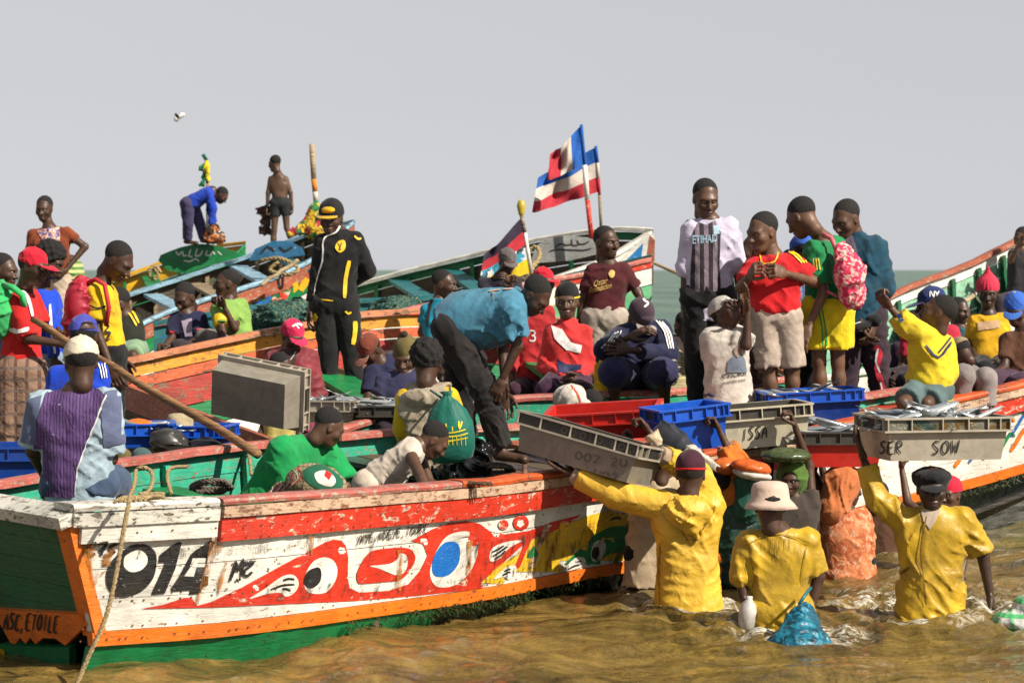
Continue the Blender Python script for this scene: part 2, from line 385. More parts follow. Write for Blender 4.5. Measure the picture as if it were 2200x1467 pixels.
# ---------------------------------------------------------------- paint laid on a surface along a ray from the shore
BV = {}
def bvh(o):
    if o.name not in BV:
        M = (Matrix.Translation(org(o.parent)) @ o.matrix_basis) if o.parent else Matrix.Translation(org(o)); BV[o.name] = BVHTree.FromPolygons([M @ v.co for v in o.data.vertices], [tuple(p.vertices) for p in o.data.polygons])
    return BV[o.name]
EYE = Vector((0, 0, H))
def cast(objs, px, py, off):
    d = (W(px, py, 10) - EYE).normalized(); best = None
    for o in objs:
        r = bvh(o).ray_cast(EYE, d)
        if r[0] is not None and (best is None or r[3] < best[3]): best = r
    if best is None: return None
    n = best[1]
    if n.dot(d) > 0: n = -n
    return best[0] + n * off
def lay(objs, bm, mat, name, parent, off, step):
    if not isinstance(objs, (list, tuple)): objs = [objs]
    xs = [v.co.x for v in bm.verts]; ys = [v.co.y for v in bm.verts]
    if not xs: return None
    for lo, hi, ax in ((min(xs), max(xs), 0), (min(ys), max(ys), 1)):
        q = lo + step * .5
        while q < hi:
            co = Vector((q, 0, 0)) if ax == 0 else Vector((0, q, 0)); no = Vector((1, 0, 0)) if ax == 0 else Vector((0, 1, 0))
            bmesh.ops.bisect_plane(bm, geom=bm.verts[:] + bm.edges[:] + bm.faces[:], plane_co=co, plane_no=no); q += step
    dead = []
    for v in bm.verts:
        h = cast(objs, v.co.x, v.co.y, off)
        if h is None: dead.append(v)
        else: v.co = h
    bmesh.ops.delete(bm, geom=dead, context='VERTS')
    # drop faces stretched over a gap
    bad = [f for f in bm.faces if f.calc_perimeter() > 8 * step * 18 / F + .3 or (f.calc_center_median() - EYE).length < 1]
    bmesh.ops.delete(bm, geom=bad, context='FACES')
    if not bm.faces: bm.free(); return None
    base = org(parent)
    for v in bm.verts: v.co -= base
    me = bpy.data.meshes.new(name); bm.to_mesh(me); bm.free(); me.materials.append(mat)
    for p in me.polygons: p.use_smooth = True
    o = bpy.data.objects.new(name, me); COL.objects.link(o); o.parent = parent; return o
def paint(objs, polys, mat, name, parent, lv=1, step=26, smooth=0):
    """closed outlines in photo pixels, laid on the surface they cover"""
    bm = bmesh.new()
    if not isinstance(polys[0][0], (tuple, list)): polys = [polys]
    for P in polys:
        if smooth: P = cr(P, smooth, True)
        try: f = bm.faces.new([bm.verts.new((p[0], p[1], 0)) for p in P]); f.normal_update(); bmesh.ops.triangulate(bm, faces=[f], ngon_method='EAR_CLIP')
        except Exception: pass
    return lay(objs, bm, mat, name, parent, .002 + .0018 * lv, step)
def strokes(objs, lines, wd, mat, name, parent, lv=1, step=20, smooth=2):
    bm = bmesh.new()
    for L in lines:
        P = cr(L, smooth) if smooth and len(L) > 2 else [np.array(p, float) for p in L]
        prev = None
        for i, p in enumerate(P):
            d = P[min(i + 1, len(P) - 1)] - P[max(i - 1, 0)]; d = d / (np.linalg.norm(d) + 1e-9); n = np.array((-d[1], d[0])) * wd / 2 * (1 if 0 < i < len(P) - 1 else .7)
            a, b = bm.verts.new((*(p + n), 0)), bm.verts.new((*(p - n), 0))
            if prev: bm.faces.new((prev[0], a, b, prev[1]))
            prev = (a, b)
    o = lay(objs, bm, mat, name, parent, .002 + .0018 * lv, step)
    if o and len(lines) > 1: o['kind'] = 'stuff'      # brush strokes too fine to pick apart
    return o
def text(objs, s, o, ex, h, mat, name, parent, lv=2, shear=0, step=30, bold=0, ey=None):
    """lettering: o = lower left pixel, ex = baseline end pixel, h = letter height in pixels"""
    cu = bpy.data.curves.new('t', 'FONT'); cu.body = s; cu.offset = bold; cu.resolution_u = 3
    ob = bpy.data.objects.new('t', cu); bm = bmesh.new(); bm.from_mesh(ob.to_mesh()); ob.to_mesh_clear(); bpy.data.objects.remove(ob)
    xs = [v.co.x for v in bm.verts]; w0, w1 = min(xs), max(xs); hh = .7
    vx = (ex[0] - o[0], ex[1] - o[1])
    for v in bm.verts:
        u = (v.co.x - w0) / (w1 - w0); t = v.co.y / hh
        yy = ey if ey else (0, -h)
        v.co = (o[0] + vx[0] * u + yy[0] * t + shear * t * h, o[1] + vx[1] * u + yy[1] * t, 0)
    return lay(objs, bm, mat, name, parent, .002 + .0018 * lv, step)
# ---------------------------------------------------------------- heads, hands, hats (built once, in metres, face towards -Y)
def rot(yaw, pitch=0, roll=0):
    r = math.radians
    return Matrix.Rotation(r(yaw), 4, 'Z') @ Matrix.Rotation(r(pitch), 4, 'X') @ Matrix.Rotation(r(roll), 4, 'Y')
def head_tpl(vx):
    P = [ell((0, .018, .034), (.075, .094, .084)), ell((0, -.02, -.03), (.060, .074, .074), k=.04), ell((0, -.052, -.086), (.034, .036, .028), k=.035),
         ell((0, -.072, .024), (.050, .022, .014), k=.03),
         ell((.042, -.060, -.022), (.020, .022, .018), k=.03), ell((-.042, -.060, -.022), (.020, .022, .018), k=.03),
         cap((0, -.084, .012), (0, -.110, -.026), .008, .013, k=.012), ell((.013, -.096, -.030), (.010, .011, .009), k=.008), ell((-.013, -.096, -.030), (.010, .011, .009), k=.008),
         ell((0, -.086, -.056), (.027, .017, .0085), k=.006), ell((0, -.083, -.071), (.023, .016, .0085), k=.006),
         ell((0, -.086, -.0635), (.026, .0075, .0022), k=.003, op='s'),
         ell((.030, -.092, .006), (.017, .016, .010), k=.012, op='s'), ell((-.030, -.092, .006), (.017, .016, .010), k=.012, op='s'),
         ell((.074, .006, -.004), (.007, .020, .031), k=.008), ell((-.074, .006, -.004), (.007, .020, .031), k=.008),
         ell((.083, .000, -.002), (.006, .011, .018), k=.006, op='s'), ell((-.083, .000, -.002), (.006, .011, .018), k=.006, op='s'),
         cap((0, .028, -.05), (0, .036, -.11), .052, .050, k=.03)]
    V, Q = sdf(P, vx); mi = np.zeros(len(Q), int); c = V[Q].mean(1)
    lip = (np.abs(c[:, 0]) < .026) & (c[:, 1] < -.088) & (c[:, 2] < -.050) & (c[:, 2] > -.079); mi[lip] = 1
    for sx in (-1, 1):                    # eyeballs: white with a dark iris in front
        n, r = 8, .0112; b = len(V); vs = []; fs = []; mm = []
        cx = np.array((sx * .030, -.076, .006))
        vs.append(cx + (0, -r, 0))
        for i in (1, 2, 3, 4):
            a = i * math.pi / 8
            for j in range(n): t = 2 * math.pi * j / n; vs.append(cx + (r * math.sin(a) * math.cos(t), -r * math.cos(a), r * math.sin(a) * math.sin(t)))
        for j in range(n): fs.append((b, b + 1 + j, b + 1 + (j + 1) % n, b)); mm.append(3)
        for i in range(3):
            for j in range(n): k = (j + 1) % n; fs.append((b + 1 + i * n + j, b + 1 + (i + 1) * n + j, b + 1 + (i + 1) * n + k, b + 1 + i * n + k)); mm.append(2)
        V = np.vstack([V, vs]); Q = np.vstack([Q, fs]); mi = np.concatenate([mi, mm])
    # degenerate quads become harmless triangles
    return V, Q, mi
HEAD = {1: head_tpl(.0055), 0: head_tpl(.008)}
def hand_tpl(pose):
    P = [cap((0, 0, 0), (.03, 0, 0), .024, .030, k=.02, n=(0, 0, 1), f=.7), ell((.062, 0, 0), (.046, .042, .015), k=.015)]
    L = [(.034, .030, (.044, .026, .020)), (.012, .034, (.050, .030, .022)), (-.011, .032, (.047, .028, .021)), (-.032, .026, (.036, .021, .018))]
    cu = {'relax': (18, 28, 22), 'grip': (62, 80, 50), 'flat': (4, 6, 4), 'spread': (8, 16, 12)}[pose]
    for y, _, ph in L:
        p = np.array((.092, y, 0.)); a = 0; side = y * (5 if pose == 'spread' else 1.4)
        for l, c in zip(ph, cu):
            a += math.radians(c); q = p + l * np.array((math.cos(a) * math.cos(side), math.sin(side), -math.sin(a))); P.append(cap(p, q, .0098, .0085, k=.005)); p = q
    p = np.array((.022, .030, -.004)); a = math.radians({'relax': 38, 'grip': 25, 'flat': 48, 'spread': 60}[pose]); dn = {'relax': -.3, 'grip': -.75, 'flat': -.1, 'spread': -.15}[pose]
    for l, r0, r1 in ((.040, .014, .011), (.032, .011, .009), (.024, .0095, .008)):
        d = np.array((math.cos(a), math.sin(a), dn)); d /= np.linalg.norm(d); q = p + l * d; P.append(cap(p, q, r0, r1, k=.008)); p = q; a -= math.radians(14)
    return sdf(P, .0052)
HAND = {q: hand_tpl(q) for q in ('relax', 'grip', 'flat', 'spread')}
SH = {}                                   # shared hat and hair meshes
def shared(key, fn):
    if key not in SH: SH[key] = fn()
    return SH[key]
def tpl_mesh(name, V, Q, mats, mi=None):
    o = mesh(name, V, Q, mats, None, True, mi); me = o.data; bpy.data.objects.remove(o); return me
def hair_me(kind):
    th = {1: .0016, 2: .020, 3: .014}[kind]
    P = [ell((0, .026 - th * .3, .041), (.0755 + th * .9, .0925 + th, .0825 + th), k=.01), pl((0, -.060, .040), Vector((0, -.80, -.60)).normalized(), .012), pl((0, 0, -.045), (0, 0, -1), .01)]
    P += [ell((s * .09, -.03, -.02), (.05, .045, .035), k=.01, op='s') for s in (-1, 1)]
    V, Q = sdf(P, .0065)
    if kind >= 2:
        r = np.random.RandomState(3); ph = V * 95
        V = V + (V - np.array((0, .02, .03))) * (.10 * np.sin(ph[:, :1]) * np.sin(ph[:, 1:2]) * np.sin(ph[:, 2:3]) + .03 * r.rand(len(V), 1))
    return tpl_mesh('hair', V, Q, [hair_mat()])
def cap_me(kind, m1, m2, m3):
    n = 0
    if kind == 'cap':                     # baseball cap: six-panel dome, peak, button
        P = [ell((0, .014, .036), (.085, .103, .094), k=.01), pl((0, 0, .022), Vector((0, .12, -1)).normalized(), .004)]
        A = sdf(P, .0055, (.0045, 8)); B = sdf([ell((0, -.105, .024), (.068, .078, .008), Matrix.Rotation(math.radians(10), 3, 'X'), k=.01), ell((0, -.03, .05), (.075, .09, .05), k=.006, op='s')], .0045)
        C = sdf([ell((0, .014, .13), (.010, .010, .006))], .004)
        parts = [(A, 0), (B, 1), (C, 2)]
    elif kind == 'snap':                  # flat-peaked cap with tall crown
        P = [ell((0, .010, .045), (.088, .106, .10), k=.01), pl((0, 0, .022), (0, 0, -1), .004)]
        A = sdf(P, .006); B = sdf([ell((0, -.115, .030), (.076, .080, .008), k=.01), ell((0, -.03, .05), (.078, .09, .05), k=.006, op='s')], .0045)
        C = sdf([ell((0, -.078, .072), (.048, .028, .024), k=.01)], .005)
        parts = [(A, 0), (B, 1), (C, 2)]
    elif kind == 'beanie':
        A = sdf([ell((0, .018, .05), (.084, .103, .098), k=.02), pl((0, 0, .016), (0, 0, -1), .006)], .006)
        B = sdf([ell((0, .016, .026), (.091, .109, .026), k=.02)], .006)
        C = sdf([ell((0, .02, .16), (.026, .026, .024))], .005); parts = [(A, 0), (B, 1), (C, 2)]
    elif kind == 'skull':                 # close cap without pompom
        A = sdf([ell((0, .018, .044), (.082, .101, .092), k=.02), pl((0, 0, .020), (0, 0, -1), .006)], .006)
        B = sdf([ell((0, .016, .030), (.088, .106, .018), k=.02)], .006); parts = [(A, 0), (B, 1)]
    elif kind == 'knit':                  # pointed knitted hat
        A = sdf([ell((0, .018, .05), (.086, .104, .088), k=.02), cap((0, .02, .09), (0, .02, .17), .055, .018, k=.04), pl((0, 0, .018), (0, 0, -1), .006)], .006)
        V = A[0]; t = np.arctan2(V[:, 1] - .02, V[:, 0]); V = V + np.stack([np.cos(t), np.sin(t), 0 * t], 1) * (.005 * np.abs(np.sin(t * 11)))[:, None]
        A = (V, A[1]); C = sdf([ell((0, .02, .19), (.014, .014, .018))], .005); parts = [(A, 0), (C, 2)]
    elif kind == 'bucket':
        mb = MB(); mb.lathe(Matrix.Translation((0, .012, 0)), [(.135, -.012), (.12, .012), (.099, .036), (.094, .085), (.085, .112), (.05, .124), (.004, .126)], 26, lambda t, z: .05 * math.sin(3 * t + z * 30) * (1 if z < .03 else .2))
        mb.lathe(Matrix.Translation((0, .012, 0)), [(.131, -.014), (.09, .03), (.004, .03)], 26)
        return (mb.V, mb.F)
    elif kind == 'pad':                   # heavy peaked carrier's cap
        A = sdf([ell((0, .018, .062), (.105, .118, .050), k=.02), ell((0, .018, .03), (.088, .105, .03), k=.02), pl((0, 0, .014), (0, 0, -1), .006)], .006, (.006, 3))
        B = sdf([ell((0, -.105, .020), (.070, .060, .009), Matrix.Rotation(math.radians(14), 3, 'X'), k=.01)], .0045); parts = [(A, 0), (B, 1)]
    elif kind == 'hood':
        A = sdf([ell((0, .022, .025), (.100, .118, .125), k=.02), cap((0, .04, -.05), (0, .07, -.14), .085, .10, k=.05), ell((0, -.10, -.01), (.062, .06, .085), k=.02, op='s')], .008, (.012, 5)); parts = [(A, 0)]
    elif kind == 'flat':                  # soft cap worn flat on a tilted head
        A = sdf([ell((0, .030, .045), (.086, .108, .086), Matrix.Rotation(math.radians(-12), 3, 'X'), k=.02), pl((0, 0, .018), Vector((0, .2, -1)).normalized(), .006)], .006, (.004, 2))
        B = sdf([ell((0, -.070, .050), (.062, .050, .012), Matrix.Rotation(math.radians(25), 3, 'X'), k=.01)], .005); parts = [(A, 0), (B, 1)]
    return parts
def add_hat(kind, head_mx, body, mats, sc=1, back=False):
    names = {'cap': ('cap', 'peak', 'button'), 'snap': ('cap', 'peak', 'front_panel'), 'beanie': ('beanie', 'hat_band', 'pompom'), 'skull': ('beanie', 'hat_band', ''), 'knit': ('knitted_hat', '', 'pompom'), 'pad': ('peaked_cap', 'peak', ''), 'hood': ('hood', '', ''), 'flat': ('flat_cap', 'peak', ''), 'bucket': ('bucket_hat', '', '')}[kind]
    T = head_mx @ (Matrix.Rotation(math.pi, 4, 'Z') if back else Matrix()) @ (Matrix.Translation((0, -.03 if back else 0, 0)))
    data = shared(('hd', kind), lambda: cap_me(kind, 0, 0, 0))
    if kind == 'bucket':
        me = shared(('hm', kind, mats[0].name), lambda: tpl_mesh('bucket_hat', *data, [mats[0]])); o = bpy.data.objects.new('bucket_hat', me); COL.objects.link(o); o.parent = body; o.matrix_local = Matrix.Translation(-org(body)) @ T; return o
    top = None
    for (V, Q), i in data:
        m = mats[min(i, len(mats) - 1)]
        me = shared(('hm', kind, i, m.name), lambda: tpl_mesh(names[i], V, Q, [m])); o = bpy.data.objects.new(names[i], me); COL.objects.link(o)
        if i == 0: o.parent = body; o.matrix_local = Matrix.Translation(-org(body)) @ T; top = o
        else: o.parent = top; o.matrix_local = Matrix()
    return top

EYEW = plain((.26, .21, .17), .25, 'eye'); IRIS = plain((.01, .006, .004), .15, 'iris'); 
def lipm(t): return plain([(.10, .045, .04), (.13, .06, .05), (.07, .035, .03), (.16, .08, .07)][t], .4, 'lip')
def v3(p, Y): return W(p[0], p[1], Y + (p[2] if len(p) > 2 else 0))
PEOPLE = []
def man(label, Y, h, s, e=None, w=None, p=None, k=None, a=None, yaw=0, pitch=0, roll=0, hs=75, K=None, tone=0, top=None, bot=None, hat=None, hair=1,
        hands=('relax', 'relax'), sit=0, body_yaw=None, floor=None, boots=None, group=None, pn=(None, None), fat=1, vest=None, shoe=None, back=False, nohead=False, legs=True, name='person'):
    """one figure: joints are given where they stand; A is its image-left side, B its image-right side. Hidden joints follow from the pose."""
    if K is None: K = hs / (F / Y) / .235
    HC = v3(h, Y); S = [v3(q, Y) for q in s]; mid = (S[0] + S[1]) / 2
    sd = S[1] - S[0]; sh = Vector((sd.x, sd.y, 0)).normalized() if sd.length > .01 else Vector((1, 0, 0))
    if body_yaw is None: body_yaw = yaw if abs(yaw) > 120 else yaw * .6
    by = math.radians(body_yaw); fw = Vector((math.sin(by), -math.cos(by), 0))
    Pp = [v3(q, Y) for q in p] if p else [mid + Vector((0, 0, -.50 * K)) + sh * (-.085 * K), mid + Vector((0, 0, -.50 * K)) + sh * (.085 * K)]
    pm = (Pp[0] + Pp[1]) / 2; sp = (mid - pm).normalized()
    E = [v3(q, Y) if q else None for q in e] if e else [None, None]; Wr = [v3(q, Y) if q else None for q in w] if w else [None, None]
    for i in (0, 1):
        o = sh * (-1 if i == 0 else 1)
        if E[i] is None: E[i] = S[i] - sp * .27 * K + o * .04 * K
        if Wr[i] is None: Wr[i] = E[i] - sp * .20 * K + fw * .14 * K
    Kn = [v3(q, Y) if q else None for q in k] if k else [None, None]; An = [v3(q, Y) if q else None for q in a] if a else [None, None]
    for i in (0, 1):
        if Kn[i] is None: Kn[i] = Pp[i] + (fw * .40 * K + Vector((0, 0, -.02 * K)) if sit else Vector((0, 0, -.42 * K)) + fw * .03 * K)
        if An[i] is None: An[i] = Kn[i] + Vector((0, 0, -.42 * K)) + fw * (-.05 * K if sit else -.03 * K)
        if floor is not None and An[i].z < floor + .06: An[i].z = floor + .06; Kn[i].z = max(Kn[i].z, floor + .12)
    lo = min(An[0].z, An[1].z, pm.z) - .06
    rt = root(name, (pm.x, pm.y, lo), label, 'person', group)
    near = Y < 14.6; vx = (.0115 if near else .0145) * (K ** .5)
    nrm = sd.cross(sp); nrm = nrm.normalized() if nrm.length > 1e-4 else Vector((0, 1, 0)); n3 = tuple(nrm)
    HM = Matrix.Translation(HC) @ rot(yaw, pitch, roll) @ Matrix.Scale(K, 4)
    nb = HM @ Vector((0, .032, -.075)); nk = mid + sp * .045 * K
    def torso(g, kk=.05, low=True):
        r = lambda x: (x * fat + g) if x > .07 else x + g
        q = [cap(S[0], S[1], .044 * K + g, k=kk * K, n=n3, f=.95), cap(mid - sp * .05 * K, pm + sp * .05 * K, .089 * K * fat + g, .085 * K * fat + g, k=kk * K, n=n3, f=.95)]
        for i in (0, 1):
            q.append(cap(S[i] * .72 + mid * .28 - sp * .09 * K, Pp[i] * .75 + pm * .25 + sp * .10 * K, .072 * K + g, .068 * K * fat + g, k=kk * K, n=n3, f=1.1))
        if low: q += [cap(Pp[0], Pp[1], .080 * K * fat + g, k=kk * K), cap(pm, pm + sp * .08 * K, .090 * K * fat + g, .084 * K * fat + g, k=kk * K)]
        return q
    def arm(i, g=0): return [cap(S[i], E[i], .043 * K + g, .033 * K + g, k=.018 * K), cap(E[i], Wr[i], .035 * K + g, .022 * K + g, k=.015 * K)]
    def leg(i, g=0):
        cf = Kn[i] * .68 + An[i] * .32
        return [cap(Pp[i], Kn[i], .076 * K * fat + g, .048 * K + g, k=.02 * K), cap(Kn[i], cf, .045 * K + g, .049 * K + g, k=.02 * K), cap(cf, An[i], .049 * K + g, .030 * K + g, k=.02 * K)]
    B = torso(-.012 * K) + arm(0) + arm(1) + [cap(nk, nb, .052 * K, .047 * K, k=.03 * K), cap(S[0] * .5 + mid * .5, nk, .036 * K, .046 * K, k=.05), cap(S[1] * .5 + mid * .5, nk, .036 * K, .046 * K, k=.05)]
    if legs:
        for i in (0, 1):
            B += leg(i, -.006 * K)
            tf = fw.copy(); ft = An[i] + tf * .14 * K + Vector((0, 0, -.045 * K)); B += [cap(An[i] + Vector((0, 0, -.02 * K)) - tf * .03 * K, ft, .036 * K, .026 * K, k=.02), cap(ft - sh * .02 * K, ft + sh * .02 * K, .024 * K, k=.02)]
    V, Q = sdf(B, vx); mi = np.zeros(len(Q), int); VV = [V]; QQ = [Q]; MM = [mi]; nV = len(V)
    def app(V2, Q2, M4, m2=None):
        nonlocal nV
        A = np.array(M4); X = V2 @ A[:3, :3].T + A[:3, 3]
        Q3 = Q2 if np.linalg.det(A[:3, :3]) > 0 else Q2[:, ::-1]
        VV.append(X); QQ.append(Q3 + nV); MM.append(np.zeros(len(Q2), int) if m2 is None else m2); nV += len(X)
    if not nohead: hv, hq, hm = HEAD[1 if Y < 21 else 0]; app(hv, hq, HM, hm)
    for i in (0, 1):
        if hands[i] is None: continue
        d = (Wr[i] - E[i]).normalized(); pref = Vector(pn[i]) if pn[i] else (sh * (1 if i == 0 else -1))   # palm faces the body by default
        z = -(pref - d * pref.dot(d));
        if z.length < .05: z = Vector((0, -1, 0)) - d * (-d.y)
        z.normalize(); y = z.cross(d); M3 = Matrix((d, y, z)).transposed().to_4x4()
        # thumb side: forwards of the body
        if y.dot(fw + Vector((0, 0, .3))) < 0: y = -y
        M3 = Matrix((d, y, z)).transposed().to_4x4(); M3.translation = Wr[i]
        app(*HAND[hands[i]], M3 @ Matrix.Scale(K * 1.02, 4))
    b = mesh('body', np.vstack(VV), np.vstack(QQ), [skin(tone), lipm(tone), EYEW, IRIS], rt, True, np.concatenate(MM))
    out = dict(root=rt, body=b, HM=HM, S=S, E=E, W=Wr, P=Pp, Kn=Kn, A=An, K=K, mid=mid, sp=sp, fw=fw, sh=sh, nrm=nrm)
    seed = len(PEOPLE) * 3 + 1; cvx = (.0095 if Y < 13 else .011 if near else .013) * (K ** .5)
    dn = Vector((0, 0, -1))
    if bot:
        g = bot.get('inf', .022) * K; L = bot.get('len', 2); q = [cap(Pp[0], Pp[1], .080 * K * fat + g, k=.04 * K), cap(pm, pm + sp * .09 * K, .088 * K * fat + g * .7, .086 * K * fat + g * .5, k=.04 * K, flat=1, n=n3, f=1)]
        fl = bot.get('flare', 1.0)
        for i in (0, 1):
            t = min(L, 1); q.append(cap(Pp[i], Pp[i].lerp(Kn[i], t), .076 * K * fat + g, (.076 + (.052 - .076) * t) * K * fl + g, k=.012 * K, flat=1 if L <= 1 else 0))
            if L > 1: t = L - 1; q.append(cap(Kn[i], Kn[i].lerp(An[i], t), .052 * K * fl + g * .9, (.052 - .012 * t) * K * fl + g * .9, k=.015 * K, flat=1))
        V, Q = sdf(q, cvx, (bot.get('amp', .0075) * K, seed)); out['bot'] = mesh(bot.get('name', 'trousers' if L > 1.3 else 'shorts'), V, Q, [bot['c']], rt)
    if top:
        g = top.get('inf', .010) * K; sl_ = top.get('sl', .5); sls = sl_ if isinstance(sl_, tuple) else (sl_, sl_); sl_ = max(sls); hem = top.get('hem', .08) * K; q = torso(g, .05, False)
        fl = top.get('flare', 1.0); hd = (Vector(top['hd']) if 'hd' in top else (pm - mid).normalized() * .6 + dn * .4).normalized()
        q += [cap(pm + sp * .06 * K, pm + hd * hem, .089 * K * fat + g, .09 * K * fat * fl + g, k=.04 * K, flat=1)]
        for i in (0, 1):
            q.append(cap(Pp[i] * .8 + pm * .2 + sp * .08 * K, Pp[i] * .8 + pm * .2 + hd * hem, .076 * K * fat + g, .08 * K * fat * fl + g, k=.04 * K, flat=1))
            sg = g * .7 + top.get('slinf', .007) * K
            sq = sls[i]
            if sq > 0:
                t = min(sq, 1); q.append(cap(S[i], S[i].lerp(E[i], t), .045 * K + sg, .041 * K + sg, k=.016 * K, flat=1 if sq <= 1 else 0))
                if sq > 1: t = sq - 1; q.append(cap(E[i], E[i].lerp(Wr[i], t), .038 * K + sg, (.038 - .012 * t) * K + sg, k=.012 * K, flat=1))
        q.append(cap(S[0] * .45 + mid * .55 , nk - sp * .03 * K, .038 * K + g, .052 * K + g * .5, k=.04 * K)); q.append(cap(S[1] * .45 + mid * .55, nk - sp * .03 * K, .038 * K + g, .052 * K + g * .5, k=.04 * K))
        if top.get('collar'): q.append(cap(nk - sp * .02 * K, nk.lerp(nb, .45), .072 * K, .070 * K, k=.02, flat=1))
        if 'extra' in top: q += top['extra'](S, Pp, mid, pm, K)
        V, Q = sdf(q, cvx, (top.get('amp', .0085) * K, seed + 1)); out['top'] = mesh(top.get('name', 'shirt' if sl_ < 1 else 'jacket'), V, Q, [top['c']], rt)
    if vest:
        g = .034 * K; q = torso(g, .05, False); hd = (pm - mid).normalized()
        for i in (0, 1): q.append(cap(Pp[i] * .8 + pm * .2 + sp * .08 * K, Pp[i] * .8 + pm * .2 + hd * .06 * K, .088 * K + g, k=.05 * K, flat=1))
        q += [ell(mid + nrm * (.09 * K if nrm.dot(fw) < 0 else -.09 * K), (.13 * K, .07 * K, .055 * K), k=.03)]
        q += [cap(S[i] + (S[i] - mid) * .25, E[i], .075 * K, k=.02, op='s') for i in (0, 1)]
        V, Q = sdf(q, cvx, (.012 * K, seed + 2)); out['vest'] = mesh('hooded_vest', V, Q, [vest], rt)
    if boots:
        for i in (0, 1):
            ft = An[i] + fw * .15 * K + dn * .05 * K
            V, Q = sdf([cap(Kn[i].lerp(An[i], .15), An[i] + dn * .02 * K, .066 * K, .050 * K, k=.02), cap(An[i] + dn * .02 * K, ft, .05 * K, .038 * K, k=.03)], .012, (.004, 5)); mesh('boot', V, Q, [boots], rt)
    if hat: out['hat'] = add_hat(hat[0], HM, rt, hat[1:], back=back)
    elif hair and not nohead:
        me = shared(('hair', hair), lambda: hair_me(hair)); o = bpy.data.objects.new('hair', me); COL.objects.link(o); o.parent = rt; o.matrix_local = Matrix.Translation(-org(rt)) @ HM; out['hair'] = o
    if hat and hair and not nohead and hat[0] in ('cap', 'snap', 'flat', 'skull', 'pad', 'bucket'):
        me = shared(('hairlow',), lambda: hairlow()); o = bpy.data.objects.new('hair', me); COL.objects.link(o); o.parent = rt; o.matrix_local = Matrix.Translation(-org(rt)) @ HM
    PEOPLE.append(out); return out
def hairlow():
    P = [ell((0, .018, .034), (.079, .098, .088), k=.01), pl((0, .005, 0), (0, -1, 0), .01), pl((0, 0, -.045), (0, 0, -1), .01), pl((0, 0, .05), (0, 0, 1), .01)]
    V, Q = sdf(P, .007); return tpl_mesh('hair', V, Q, [hair_mat()])
